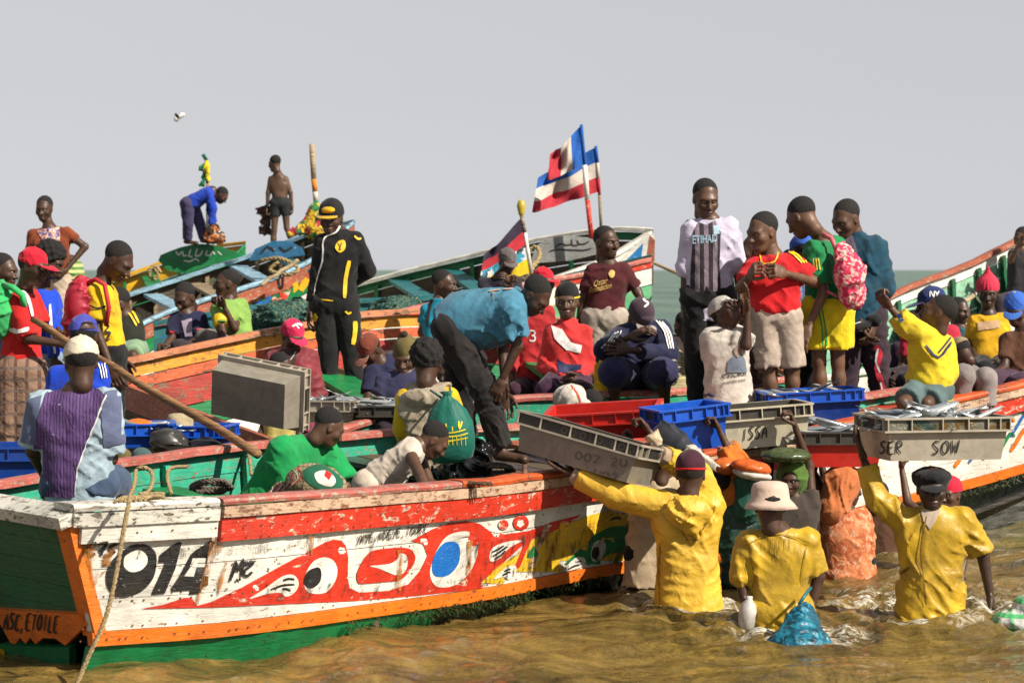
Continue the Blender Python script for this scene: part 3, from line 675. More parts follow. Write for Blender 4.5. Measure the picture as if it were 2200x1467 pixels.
# ---------------------------------------------------------------- the sea
WADE = [(.96, 12.35), (1.30, 11.75), (2.19, 12.15), (.83, 13.1), (1.38, 13.6), (2.09, 14.6), (1.45, 11.5)]
def build_sea():
    rows = []; y = 7.5
    while y < 60: rows.append(y); y += .010 + y * y * .00030
    while y < 9000: rows.append(y); y *= 1.06
    rows.append(15000); rows = np.array(rows); nc = 380
    u = np.linspace(-1, 1, nc); Yg = rows[:, None] * np.ones(nc); Xg = u[None, :] * (rows[:, None] * .27 + 2.0)
    wide = rows > 60; Xg[wide] = u[None, :] * (rows[wide][:, None] * .9)
    rg = np.random.RandomState(11); Z = np.zeros_like(Xg); amp_d = np.clip(1 - (Yg - 30) / 50, 0, 1); WX, WY = Xg.copy(), Yg.copy()
    wx = .25 * np.sin(Xg * 1.3 + Yg * .7) + .15 * np.sin(Yg * 2.1 - Xg * .9); wy = .25 * np.sin(Xg * .9 - Yg * 1.1 + 2) + .12 * np.sin(Xg * 2.7 + 1)
    for i in range(46):
        L = .14 * (1.062 ** i) * rg.uniform(.8, 1.25); th = rg.normal(-.5, .75); kx, ky = math.sin(th) * 6.28 / L, math.cos(th) * 6.28 / L
        s = np.sin(kx * (Xg + wx) + ky * (Yg + wy) + rg.rand() * 6.28)
        fade = np.clip((L * 60) / Yg - .3, 0, 1)
        Z += (1 - np.abs(s) * 1.6) * .0042 * L ** .62 * fade if i % 2 else s * .0060 * L ** .62 * fade
    Z *= amp_d * 1.05
    # splash where the man on the right wades
    for cx, cy, r, a in ((2.25, 12.6, .55, .03), (2.7, 12.0, .5, .025), (2.6, 13.2, .6, .02), (.9, 12.1, .4, .012)):
        g = np.exp(-((Xg - cx) ** 2 + (Yg - cy) ** 2) / r ** 2); Z += g * a * np.sin(Xg * 31 + 3 * np.sin(Yg * 17)) * np.sin(Yg * 27 + 2 * np.sin(Xg * 13))
    for cx, cy in WADE:
        d = np.sqrt((Xg - cx) ** 2 + (Yg - cy) ** 2); Z += .016 * np.sin(d * 34) * np.exp(-((d - .3) / .28) ** 2)
    n, c = Xg.shape; I = np.arange(n * c).reshape(n, c)
    Q = np.stack([I[:-1, :-1], I[:-1, 1:], I[1:, 1:], I[1:, :-1]], -1).reshape(-1, 4)
    m, t, b = base_mat('sea_water')
    tc = _n(t, 'ShaderNodeTexCoord'); sx = _n(t, 'ShaderNodeSeparateXYZ'); t.links.new(tc.outputs['Object'], sx.inputs[0])
    mr = _n(t, 'ShaderNodeMapRange'); mr.inputs[1].default_value = 13; mr.inputs[2].default_value = 32; t.links.new(sx.outputs[1], mr.inputs[0])
    near = mix(t, ramp(t, noise(t, 1.1, 6, .66, 1.8, st=(.8, 2.4, 1)), [(.32, 0.), (.72, 1.)]), (.034, .026, .006), (.28, .18, .045))
    far = mix(t, ramp(t, noise(t, .12, 4, .6, .4, st=(1, .35, 1)), [(.35, 0.), (.7, 1.)]), (.08, .13, .095), (.15, .23, .17))
    col = mix(t, mr.outputs[0], near, far)
    fo = ramp(t, noise(t, 9, 9, .78, .8), [(.50, 0.), (.56, 1.)])
    mk = None
    for cx, cy, r in ((2.18, 12.75, .62), (2.62, 12.2, .45), (2.2, 12.1, .35), (3.1, 17.5, .8)) + tuple((x, y, .40) for x, y in WADE):
        d = _n(t, 'ShaderNodeVectorMath', operation='DISTANCE'); t.links.new(tc.outputs['Object'], d.inputs[0]); d.inputs[1].default_value = (cx, cy, 0)
        r_ = _n(t, 'ShaderNodeMapRange'); r_.inputs[1].default_value = r * .35; r_.inputs[2].default_value = r; r_.inputs[3].default_value = 1; r_.inputs[4].default_value = 0; t.links.new(d.outputs['Value'], r_.inputs[0])
        if mk is None: mk = r_.outputs[0]
        else:
            a = _n(t, 'ShaderNodeMath', operation='MAXIMUM'); t.links.new(mk, a.inputs[0]); t.links.new(r_.outputs[0], a.inputs[1]); mk = a.outputs[0]
    mm = _n(t, 'ShaderNodeMath', operation='MULTIPLY'); t.links.new(mk, mm.inputs[0]); t.links.new(fo, mm.inputs[1])
    col = mix(t, mm.outputs[0], col, (.75, .72, .60)); t.links.new(col, b.inputs['Base Color'])
    rr = mix(t, mm.outputs[0], mix(t, mr.outputs[0], (.05,) * 3, (.42,) * 3), (.6,) * 3); t.links.new(rr, b.inputs['Roughness']); b.inputs['IOR'].default_value = 1.33
    p = bump(t, b, noise(t, .9, 4, .6, .9, st=(1, .4, 1)), 1, .16); p = bump(t, b, noise(t, 6, 5, .62, .9, st=(.8, 2.2, 1)), 1, .035, p); p = bump(t, b, noise(t, 24, 4, .65, .8, st=(.8, 1.6, 1)), .8, .018, p)
    tag(mesh('sea', np.stack([Xg, Yg, Z], -1).reshape(-1, 3), Q, [m]), kind='structure')
build_sea()
mesh('seabed', [(-9000, -20, -1.6), (9000, -20, -1.6), (9000, 15000, -1.6), (-9000, 15000, -1.6)], [(0, 1, 2, 3)], [plain((.2, .16, .09), .9)], None, False)['kind'] = 'structure'

# ---------------------------------------------------------------- plank boats
class Boat:
    def __init__(s, label, near, far, zb=-.3, flare=.10, n=30, name='fishing_boat', group='wooden fishing boats'):
        f = lambda L: cr([tuple(W(*q)) for q in L], 12)
        def res(P, n):
            P = np.array(P); d = np.r_[0, np.cumsum(np.linalg.norm(np.diff(P, axis=0), axis=1))]; t = np.linspace(0, d[-1], n)
            return np.stack([np.interp(t, d, P[:, i]) for i in range(3)], 1)
        s.N = res(f(near), n); s.Fr = res(f(far), n); s.n = n; s.zb = zb if callable(zb) else (lambda u: zb); s.fl = flare
        c = (s.N + s.Fr).mean(0) / 2; s.root = root(name, (float(s.N[:, 0].mean() + s.Fr[:, 0].mean()) / 2, float(s.N[:, 1].mean() + s.Fr[:, 1].mean()) / 2, -.3), label, 'fishing boat', group)
        s.T = np.gradient(s.N, axis=0); s.px = np.array([PX(v)[0] for v in s.N]); s.pxf = np.array([PX(v)[0] for v in s.Fr])
    def base(s, side, u):
        P = s.N if side == 0 else s.Fr; x = u * (s.n - 1); i = int(min(max(x, 0), s.n - 2)); return P[i] + (P[i + 1] - P[i]) * (x - i)
    def up(s, u, side=0):
        g = s.base(0, u); f = s.base(1, u); a = f - g; a[2] = 0; L = np.linalg.norm(a); a = a / max(L, 1e-6)
        return a if side == 0 else -a
    def pt(s, side, u, t, proud=0):
        """a point t metres below the gunwale, pushed 'proud' outwards"""
        g = s.base(side, u); inn = s.up(u, side); Z = max(g[2] - s.zb(u), .1); q = min(t / Z, 1); half = np.linalg.norm((s.base(0, u) - s.base(1, u))[:2]) / 2
        ins = min(s.fl * q + max(0, q - .62) ** 2 * 2.0 * half, half * .98)
        return g + inn * (ins - proud) - np.array((0, 0, q * Z if t < Z else Z))
    def u_of(s, px, side=0):
        P = s.px if side == 0 else s.pxf
        return float(np.interp(px, P, np.linspace(0, 1, s.n)))
    def board(s, name, side, t0, t1, mat, proud=0, th=.03, u0=0, u1=1, parent=None, st=None, u0b=None, wob=.004, label=None):
        st = st or max(3, int((u1 - u0) * s.n * 1.3)); V = []; rg = random.Random(hash((name, side, round(t0, 3), round(u0, 3))) & 9999)
        for i in range(st):
            u = u0 + (u1 - u0) * i / (st - 1); w = rg.uniform(-wob, wob); ub = u if u0b is None else u0b + (u1 - u0b) * i / (st - 1)
            V += [s.pt(side, u, t0, proud + w), s.pt(side, ub, t1, proud + w), s.pt(side, ub, t1, proud - th + w), s.pt(side, u, t0, proud - th + w)]
        Q = []
        for i in range(st - 1):
            b = i * 4
            for j in range(4): k = (j + 1) % 4; Q.append((b + j, b + 4 + j, b + 4 + k, b + k) if side == 0 else (b + j, b + k, b + 4 + k, b + 4 + j))
        e = (st - 1) * 4; Q += [(0, 1, 2, 3), (e + 3, e + 2, e + 1, e)]
        o = mesh(name, V, Q, [mat], parent or s.root, False)
        if label: o['label'] = label
        return o
    def rail(s, side, mat, w=.09, h=.05, over=.035, u0=0, u1=1, name='gunwale_rail', z=0, rnd=1):
        """cap rail: rounded plank lying on top of the side"""
        st = max(3, int((u1 - u0) * s.n * 1.3)); V = []; prof = [(-over, 0), (-over - .006, h * .5), (-over, h * .85), (-over + .02, h), (w - over - .02, h), (w - over, h * .8), (w - over, 0)]
        m = len(prof); rg = random.Random(int(u0 * 100) + side)
        for i in range(st):
            u = u0 + (u1 - u0) * i / (st - 1); g = s.base(side, u); inn = s.up(u, side); j = rg.uniform(-.004, .004)
            V += [g + inn * (a + j) + np.array((0, 0, b + z + j)) for a, b in prof]
        Q = []
        for i in range(st - 1):
            for j in range(m): k = (j + 1) % m; q = (i * m + j, (i + 1) * m + j, (i + 1) * m + k, i * m + k); Q.append(q[::-1] if side == 0 else q)
        e = (st - 1) * m; Q += [tuple(range(m)), tuple(range(e + m - 1, e - 1, -1))]
        return mesh(name, V, Q, [mat], s.root, False)
    def ribs(s, side, mat, us, w=.045, d=.05, t0=.03, t1=None, name='rib'):
        for u in us:
            Z = max(s.base(side, u)[2] - s.zb(u), .2); T = (t1 or Z * .9); mb = MB(); pv = None; tan = s.base(side, min(u + .01, 1)) - s.base(side, max(u - .01, 0)); tan = tan / np.linalg.norm(tan) * w / 2
            ks = [t0 + (T - t0) * q / 3 for q in range(4)]
            R = [[s.pt(side, u, k, -.034) - tan, s.pt(side, u, k, -.034) + tan, s.pt(side, u, k, -.034 - d) + tan, s.pt(side, u, k, -.034 - d) - tan] for k in ks]
            for A, B in zip(R, R[1:]): mb.box(*B, *A)
            mb.build(name, [mat], s.root)
    def thwart(s, u, mat, drop=.12, w=.22, th=.035, name='thwart', v0=0.02, v1=.98, mat2=None):
        a = Vector(s.base(0, u)); b = Vector(s.base(1, u)); d = b - a; a, b = a + d * v0, a + d * v1; a.z -= drop; b.z -= drop
        mb = MB(); mb.beam(a, b, w, th); o = mb.build(name, [mat], s.root); return o
    def bulkhead(s, u, mat, drop=.14, low=.7, th=.03, n=6, v0=.05, v1=.95):
        """upright boards under a thwart"""
        a = Vector(s.base(0, u)); b = Vector(s.base(1, u)); d = (b - a) * ((v1 - v0) / n)
        for i in range(n):
            p = a + (b - a) * v0 + d * i; q = p + d * .96; zt = min(p.z, q.z) - drop - .02; mb = MB(); off = Vector((0, 0, zt - low)) ; t = Vector(s.T[0]).normalized() * th
            P = [Vector((p.x, p.y, zt - low)), Vector((q.x, q.y, zt - low))]; P2 = [x + t for x in P]; up = Vector((0, 0, low))
            mb.box(P[0], P[1], P2[1], P2[0], P[0] + up, P[1] + up, P2[1] + up, P2[0] + up).build('bulkhead_board', [mat], s.root)
    def floor(s, mat, z=.12, n=6, u0=.02, u1=.97):
        st = 14
        for j in range(n):
            V = []; 
            for i in range(st):
                u = u0 + (u1 - u0) * i / (st - 1); a = s.base(0, u); b = s.base(1, u); d = b - a; v0 = .14 + .72 * j / n; v1 = v0 + .72 / n * .95
                zz = max(z, s.zb(u) + .1)
                for v, q in ((v0, 0), (v1, 0), (v1, -.03), (v0, -.03)): p = a + d * v; V.append((p[0], p[1], zz + q + .003 * math.sin(j * 5)))
            Q = []
            for i in range(st - 1):
                for q in range(4): k = (q + 1) % 4; Q.append((i * 4 + q, i * 4 + k, i * 4 + 4 + k, i * 4 + 4 + q))
            mesh('floor_board', V, Q, [mat], s.root, False)
    def end(s, u, mats, cuts, name='transom_board', proud=0):
        """boards closing one end; cuts = depths below the gunwale"""
        for (t0, t1), m in zip(zip(cuts, cuts[1:]), mats):
            A = [s.pt(0, u, t0), s.pt(0, u, t1 - .004)]; B = [s.pt(1, u, t0), s.pt(1, u, t1 - .004)]; t = np.array(Vector(s.T[0] if u < .5 else -s.T[-1]).normalized()) * .035
            mb = MB(); mb.box(A[1], B[1], B[1] + t, A[1] + t, A[0], B[0], B[0] + t, A[0] + t); mb.build(name, [m], s.root)

RED = (.62, .035, .012); WHT = (.78, .74, .64); ORG = (.80, .17, .008); GRN = (.005, .20, .055); DGR = (.006, .11, .04); TEA = (.008, .13, .14); SKY = (.28, .48, .60); BLU = (.01, .12, .42); YEL = (.80, .42, .01)
WOODU = (.42, .33, .22)
pRED = paint_mat(RED, (.75, .62, .45), .62, sc=5, dirt=.45); pPINK = paint_mat((.50, .12, .09), (.50, .38, .28), .85, dirt=.8); pCREAM = paint_mat((.62, .42, .28), (.35, .15, .08), .8, dirt=.7)
pWHT = paint_mat(WHT, (.30, .20, .10), .40, dirt=.55); pWHTb = paint_mat((.72, .68, .58), (.12, .09, .06), .75, dirt=.9); pORG = paint_mat(ORG, (.10, .05, .02), .3, dirt=.4)
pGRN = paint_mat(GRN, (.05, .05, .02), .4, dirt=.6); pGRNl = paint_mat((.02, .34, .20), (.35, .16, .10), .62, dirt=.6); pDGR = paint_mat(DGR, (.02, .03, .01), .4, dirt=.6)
pTEA = paint_mat(TEA, (.3, .35, .3), .3); pSKY = paint_mat(SKY, (.20, .16, .12), .7, dirt=.7); pBLU = paint_mat(BLU, WHT, .25); pYEL = paint_mat(YEL, (.35, .25, .12), .4); pLGR = paint_mat((.12, .42, .20), (.4, .33, .24), .7)
pRUST = paint_mat((.42, .10, .05), (.5, .35, .22), .75, dirt=.7); pMINT = paint_mat((.25, .52, .34), (.35, .28, .2), .65, dirt=.6)
pORED = paint_mat((.62, .10, .02), (.12, .07, .04), .7, sc=5, dirt=.7); wDK = wood((.10, .07, .04)); wMD = wood((.26, .19, .11)); wWET = wood((.05, .042, .036), 1, 'wet'); pKEEL = paint_mat((.006, .012, .008), (.01, .05, .01), .5, rough=.3)

# --- the near boat, its painted side towards the shore
b1 = Boat('long white and red painted wooden boat numbered 014 in the foreground',
          [(150, 1100, 10.3), (470, 1085, 10.6), (640, 1072, 10.85), (800, 1060, 11.3), (1000, 1046, 11.95), (1100, 1036, 12.3), (1230, 1018, 12.8), (1560, 972, 13.8), (1830, 912, 14.7), (2200, 830, 15.8), (2600, 715, 16.9), (2760, 650, 17.6)],
          [(-170, 1060, 11.35), (0, 1046, 11.9), (250, 1000, 12.6), (540, 962, 13.4), (800, 938, 14.1), (1050, 925, 14.7), (1400, 908, 15.4), (1840, 858, 16.2), (2200, 790, 16.9), (2560, 700, 17.4), (2760, 650, 17.65)],
          zb=lambda u: -.28 if u < .52 else -.28 + (u - .52) ** 1.35 * 3.6, flare=.13, n=44)
U = b1.u_of; b1.U = U
uc = U(462); uB = U(1345)
b1.rail(0, pPINK, .14, .030, .030, uc + .002, U(985)); b1.rail(0, pORED, .14, .034, .032, U(987), 1); b1.rail(0, pWHTb, .17, .036, .036, 0, uc)
b1.rail(1, pPINK, .12, .04, .03, 0, 1)
b1.board('rail_board', 0, .005, .055, pCREAM, .040, .05, uc + .002, 1); b1.board('rail_board', 0, .005, .065, pWHTb, .045, .05, 0, uc)
hull = [b1.board('rubbing_board', 0, .060, .165, pRED, .030, .03, uc + .002, 1, wob=.002), b1.board('rubbing_board', 0, .068, .142, pWHT, .034, .034, 0.004, uc, wob=.002)]
us_ = [U(q) for q in (172, 184, 198, 212, 216)]
side = [b1.board('hull_plank', 0, .130, .262, pWHT, 0, .03, us_[0], 1, u0b=us_[1], wob=.001), b1.board('hull_plank', 0, .266, .40, pWHT, 0.002, .03, us_[1], 1, u0b=us_[2], wob=.001), b1.board('hull_plank', 0, .402, .545, pWHT, .0, .03, us_[2], 1, u0b=us_[3], wob=.001)]
band = b1.board('rubbing_strip', 0, .548, .612, pORG, .016, .045, us_[3], 1, u0b=us_[4], wob=.002)
low = [b1.board('bottom_plank', 0, .615, .80, pGRN, 0, .03, us_[3], U(960)), b1.board('bottom_plank', 0, .615, .80, pKEEL, 0, .03, U(962), 1), b1.board('bottom_plank', 0, .80, 1.15, pKEEL, 0, .03, us_[2], 1)]
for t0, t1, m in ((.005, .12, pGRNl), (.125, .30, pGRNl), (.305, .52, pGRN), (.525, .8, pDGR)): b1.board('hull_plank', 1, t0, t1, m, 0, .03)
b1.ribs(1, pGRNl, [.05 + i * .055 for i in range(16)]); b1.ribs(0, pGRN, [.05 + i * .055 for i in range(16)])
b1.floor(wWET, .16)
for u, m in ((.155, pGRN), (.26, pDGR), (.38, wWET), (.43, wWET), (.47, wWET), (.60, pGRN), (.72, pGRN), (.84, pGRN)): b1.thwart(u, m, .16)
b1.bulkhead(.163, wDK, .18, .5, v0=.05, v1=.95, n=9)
# raked stern board: dark green with an orange corner strip, lettered plank and notched edge
A0 = Vector(b1.pt(0, 0, .05)); B0 = Vector(b1.pt(1, 0, .02)); A1 = W(206, 1362, 10.42); B1v = A1 + (B0 - A0) * .55; A1.z = max(A1.z, .08); 
def sp_(a, b): # stern surface
    t = A0.lerp(B0, a); q = A1.lerp(A1 + (B0 - A0) * .92 + Vector((0, 0, -.02)), a); return t.lerp(q, b)
def stern(name, a0, a1, b0, b1_, m, off, th=.03, label=None):
    n = (B0 - A0).cross(A1 - A0).normalized(); n = -n if n.y > 0 else n
    P = [sp_(a0, b1_), sp_(a1, b1_), sp_(a1, b0), sp_(a0, b0)]; mb = MB()
    mb.box(*[p + n * (off - th) for p in P], *[p + n * off for p in P]); o = mb.build(name, [m], b1.root)
    if label: o['label'] = label
    return o
sterns = [stern('transom_board', 0, 1, i / 5 + .002, (i + 1) / 5 - .002, pDGR, 0) for i in range(5)]
stern('corner_strip', -.012, .075, -.02, 1.02, pORG, .012, .06); stern('stern_rail', -.02, 1, -.09, .015, pWHTb, .06, .14)

stn = (B0 - A0).cross(A1 - A0).normalized(); stn = -stn if stn.y > 0 else stn
def onplane(P0, n, px, py):
    d = (W(px, py, 10) - EYE).normalized(); return EYE + d * ((P0 - EYE).dot(n) / d.dot(n))
def slab(name, poly, P0, n, th, mat, parent):
    A = [onplane(P0, n, *q) for q in poly]; B = [p - n * th for p in A]; m = len(A)
    o = mesh(name, A + B, [tuple(range(m)), tuple(range(2 * m - 1, m - 1, -1))] + [(i, i + m, (i + 1) % m + m, (i + 1) % m) for i in range(m)], [mat], parent, False); return o
pl1 = slab('name_plank', [(-90, 1296), (0, 1309), (165, 1319), (184, 1342), (140, 1386), (118, 1371), (92, 1370), (76, 1383), (65, 1369), (54, 1382), (43, 1369), (32, 1383), (22, 1380), (0, 1340), (-90, 1335)], A0 + stn * .03, stn, .03, pORG, b1.root)
BLK = paint_mat((.012, .011, .010), WHT, .1, key='blk'); 
hand([pl1], 'ASC,ETOILE', (8, 1350), (128, 1356), 34, 4, BLK, 'lettering', b1.root, 2)
for (q, m) in (([(-60, 1400), (0, 1385), (148, 1390), (150, 1467), (140, 1520), (-60, 1520)], pGRN),): pl2 = slab('stern_bottom', q, A0 + stn * -.01, stn, .04, m, b1.root)
slab('stern_bottom', [(-60, 1335), (150, 1340), (212, 1352), (212, 1500), (-60, 1500)], A0 - stn * .10, stn, .03, pKEEL, b1.root)
paint([pl2], [(0, 1380), (12, 1400), (8, 1430), (10, 1475), (-30, 1475), (-30, 1380)], pYEL, 'painted_band', b1.root, 1)
paint([pl2], cr([(10, 1446), (16, 1428), (28, 1418), (31, 1430), (22, 1446)], 4, True), pWHT, 'painted_petal', b1.root, 2); paint([pl2], cr([(2, 1446), (8, 1440), (14, 1446), (8, 1454)], 4, True), BLK, 'painted_dot', b1.root, 2)

# --- painting of the near side: wave, eyes, feathers, number and names
HS = side + hull + [band]
z1 = lambda L: [(x / 3.1414, 1000 + y / 3.1414) for x, y in L]
z2 = lambda L: [(600 + x / 2.75, 1000 + y / 2.75) for x, y in L]
P_ = lambda L, m, nm, lv=1, sm=4, st=24: paint(side, L, m, nm, b1.root, lv, st, sm)
dRED = paint_mat((.60, .030, .010), (.75, .62, .45), .38, sc=4, dirt=.4, key='d'); dWHT = pWHT; dBLU = paint_mat((.005, .14, .48), WHT, .1, dirt=.15); dYEL = paint_mat((.82, .50, .02), WHT, .35, dirt=.4); dGRN = paint_mat((.004, .22, .06), (.6, .5, .3), .35, dirt=.4); dDK = paint_mat((.02, .03, .015), (.6, .5, .3), .3, dirt=.5, key='dk'); 
red = [(302, 1307), (350, 1298), (395, 1283), (411, 1283), (423, 1300), (455, 1291), (520, 1260), (600, 1216), (660, 1184), (695, 1165), (715, 1158), (732, 1160), (742, 1171), (747, 1196), (746, 1240), (750, 1262), (772, 1272), (832, 1268), (876, 1254), (902, 1224), (917, 1192), (908, 1168), (882, 1161), (927, 1136), (964, 1123), (1000, 1118), (1029, 1124), (1051, 1140), (1084, 1147), (1138, 1139), (1182, 1121), (1247, 1105), (1225, 1128), (1145, 1156), (1120, 1172), (1069, 1218), (1033, 1250), (1036, 1262), (1000, 1267), (900, 1278), (760, 1290), (600, 1297), (450, 1304)]
P_(red, dRED, 'painted_red_wave', 1, 0, 9)
P_(z2([(1160, 780), (1190, 690), (1290, 590), (1400, 525), (1480, 440), (1600, 395), (1720, 335), (1800, 300), (1950, 262), (2090, 300), (2150, 400), (2120, 520), (1930, 650), (1700, 722), (1400, 770)]), dYEL, 'painted_yellow_wave', 1, 0)
P_(z2([(1530, 690), (1640, 620), (1700, 560), (1780, 480), (1870, 400), (1950, 360), (2060, 350), (2140, 420), (2080, 560), (1960, 650), (1750, 697), (1600, 705)]), dGRN, 'painted_green_wave', 2, 0)
for x in (1475, 1560, 1660, 1840): P_(z2([(x, 380 - (x - 1475) * .25), (x + 38, 372 - (x - 1475) * .25), (x - 60, 600), (x - 95, 610)]), dRED if x < 1500 else pCREAM if x == 1560 else pYEL, 'painted_stripe', 2, 0)
P_(z2([(452, 640), (478, 578), (516, 522), (562, 496), (695, 482), (762, 488), (792, 515), (798, 558), (762, 625), (708, 672), (620, 684), (490, 695), (460, 686)]), dRED, 'painted_red_panel', 2, 4, 9)
P_(z2([(530, 590), (640, 578), (690, 550), (705, 517), (740, 525), (752, 570), (735, 625), (690, 645), (640, 630), (580, 604)]), dWHT, 'painted_white_drop', 3)
P_(z2([(250, 540), (310, 555), (338, 610), (325, 680), (280, 740), (220, 755), (160, 740), (142, 690), (150, 640), (190, 570)]), dWHT, 'painted_eye_white', 2); P_(z2([(190, 605), (230, 600), (243, 640), (230, 690), (190, 720), (155, 715), (140, 680), (155, 630)]), BLK, 'painted_pupil', 3)
P_(z2([(1050, 390), (1120, 390), (1160, 430), (1168, 500), (1150, 570), (1110, 640), (1040, 700), (960, 718), (910, 700), (885, 640), (895, 580), (930, 490), (980, 420)]), dWHT, 'painted_eye_white', 2)
P_(z2([(960, 460), (1010, 445), (1050, 460), (1062, 510), (1050, 580), (1000, 640), (940, 655), (905, 640), (895, 590), (915, 520)]), dBLU, 'painted_blue_iris', 3)
P_(z1([(1680, 895), (1780, 830), (1900, 745), (1975, 735), (2010, 780), (2000, 830), (1960, 870), (1920, 880), (1890, 855), (1800, 862)]), dWHT, 'painted_feather', 2)
P_(z2([(1240, 560), (1250, 490), (1330, 450), (1430, 440), (1360, 480), (1290, 550)]), dWHT, 'painted_feather', 2); P_(z2([(1260, 668), (1330, 600), (1390, 590), (1385, 640), (1350, 670), (1320, 655)]), dWHT, 'painted_feather', 3)
P_(z2([(1655, 630), (1740, 545), (1790, 540), (1805, 570), (1770, 600), (1700, 620)]), dWHT, 'painted_feather', 3)
P_(z2([(1835, 520), (1850, 460), (1890, 435), (1922, 460), (1915, 520), (1880, 560), (1845, 560)]), dWHT, 'painted_eye_white', 3); P_(z2([(1838, 520), (1848, 485), (1875, 478), (1885, 510), (1870, 545), (1845, 545)]), BLK, 'painted_pupil', 4)
for cx, cy, r in ((1422, 335, 46), (1318, 347, 30)): P_(z2([(cx + r * math.cos(t * .785), cy + r * math.sin(t * .785)) for t in range(8)]), dRED, 'painted_rosette', 3)
P_(z2([(1395, 350), (1400, 325), (1430, 318), (1440, 345), (1415, 362)]), dWHT, 'painted_rosette', 4, 0)
P_(z2([(1455, 540), (1475, 500), (1500, 470), (1530, 520), (1510, 550)]), dGRN, 'painted_star', 2, 0); P_(z2([(1700, 670), (1800, 600), (1880, 590), (1870, 650), (1800, 680)]), pCREAM, 'painted_patch', 3, 0)
S_ = lambda L, w, m=BLK, nm='painted_mark', lv=3: strokes(side + hull, L, w, m, nm, b1.root, lv)
S_([z1(q) for q in ([(1905, 772), (1940, 760), (1980, 765)], [(1820, 835), (1900, 805), (1980, 800)], [(1900, 830), (1925, 828), (1955, 842)])], 5)
S_([z2(q) for q in ([(1250, 510), (1290, 490), (1320, 470)], [(1255, 535), (1300, 505), (1340, 475)], [(1265, 550), (1300, 530), (1330, 500)], [(1320, 625), (1350, 610), (1385, 612)], [(1310, 650), (1345, 628), (1380, 630)], [(1690, 600), (1730, 575), (1780, 560)], [(1700, 612), (1740, 590), (1790, 580)])], 4)
S_([z2(q) for q in ([(1955, 290), (1990, 280), (2010, 300)], [(1950, 320), (1985, 305), (2015, 315)])], 5)
S_([z2([(2060, 330), (2080, 360), (2050, 420), (1985, 560), (1935, 640)])], 9, dGRN); S_([z2([(2100, 380), (2050, 470), (1985, 545)])], 12, pORG)
P_(z1([(835, 565), (900, 530), (985, 530), (1045, 580), (1055, 660), (1030, 760), (960, 840), (860, 880), (780, 875), (725, 820), (715, 730), (745, 650), (790, 600)]), BLK, 'number_zero', 2)
P_(z1([(850, 600), (930, 565), (985, 600), (990, 655), (950, 700), (890, 715), (840, 690), (833, 640)]), dWHT, 'number_zero_centre', 3)
P_(z1([(1205, 510), (1225, 518), (1182, 690), (1110, 860), (1030, 868), (1025, 850), (1085, 720), (1110, 652), (1068, 652), (1075, 600), (1150, 540)]), BLK, 'number_one', 2, 0)
P_(z1([(1425, 500), (1450, 512), (1400, 620), (1378, 740), (1405, 748), (1400, 805), (1368, 812), (1350, 855), (1275, 868), (1280, 838), (1158, 846), (1152, 826), (1210, 740), (1290, 590), (1320, 565)]), BLK, 'number_four', 2, 0)
P_(z1([(1318, 630), (1336, 632), (1304, 745), (1238, 742), (1276, 690)]), dWHT, 'number_four_centre', 3, 0)
S_([z1(q) for q in ([(648, 515), (600, 540), (580, 580), (600, 605), (640, 590)], [(655, 530), (725, 515), (690, 560), (680, 605)], [(665, 570), (710, 562)], [(798, 522), (738, 545), (748, 568), (770, 575), (735, 603), (700, 605)])], 7, BLK, 'lettering')
S_([z1(q) for q in ([(1548, 775), (1575, 700), (1590, 640), (1595, 690), (1604, 705), (1642, 625), (1632, 690), (1625, 745)], [(1665, 640), (1648, 668), (1705, 640), (1690, 670), (1650, 700), (1645, 735), (1672, 738), (1695, 712)], [(1597, 760), (1592, 780)], [(1615, 755), (1612, 775)])], 6, BLK, 'lettering')
hand(side + hull, 'YAYE,NDEYE,TOURE', (762, 1169), (918, 1142), 18, 2.0, BLK, 'lettering', b1.root, 3, .15)
def stain(c, lo=.42, hi=.62):
    m, n, b = base_mat('stain'); n.links.new(mix(n, noise(n, 20, 5, .7), sc3(c, .4), c), b.inputs['Base Color']); b.inputs['Roughness'].default_value = .8
    n.links.new(ramp(n, noise(n, 16, 7, .75, .5, st=(2.2, 2.2, .5)), [(lo, 0.), (hi, 1.)]), b.inputs['Alpha']); return m
RUST = stain((.55, .20, .02))
GRIME = stain((.07, .05, .03), .52, .68)
for q in ([(452, 1150), (463, 1152), (462, 1190), (440, 1262), (425, 1298), (415, 1296), (440, 1215)], [(488, 1200), (478, 1245), (462, 1300), (455, 1298), (470, 1235)], [(246, 1170), (236, 1215), (214, 1240), (220, 1190)], [(170, 1165), (200, 1168), (215, 1240), (200, 1262)], [(455, 1150), (476, 1150), (476, 1186), (452, 1186)]): P_(q, RUST, 'rust_run', 4, 0, 8)
P_([(250, 1175), (520, 1168), (900, 1128), (905, 1150), (520, 1190), (250, 1200)], GRIME, 'grime', 5, 0)
P_([(560, 1290), (1000, 1268), (1300, 1220), (1300, 1190), (1000, 1240), (560, 1262)], GRIME, 'grime', 5, 0)
P_([(960, 1180), (1100, 1150), (1330, 1120), (1320, 1210), (1050, 1265)], GRIME, 'grime', 5, 0)
for (x, y, w_, l_) in ((330, 1160, 14, 60), (540, 1172, 10, 70), (660, 1150, 12, 40), (790, 1165, 10, 60), (850, 1180, 12, 90), (1000, 1160, 12, 80), (1090, 1150, 14, 70), (1170, 1140, 16, 80), (1260, 1120, 14, 90), (700, 1250, 14, 50), (980, 1230, 14, 50)):
    P_([(x, y), (x + w_, y), (x + w_ * .6, y + l_), (x - 2, y + l_ * .9)], GRIME if w_ % 4 else RUST, 'rust_run', 6, 0, 9)
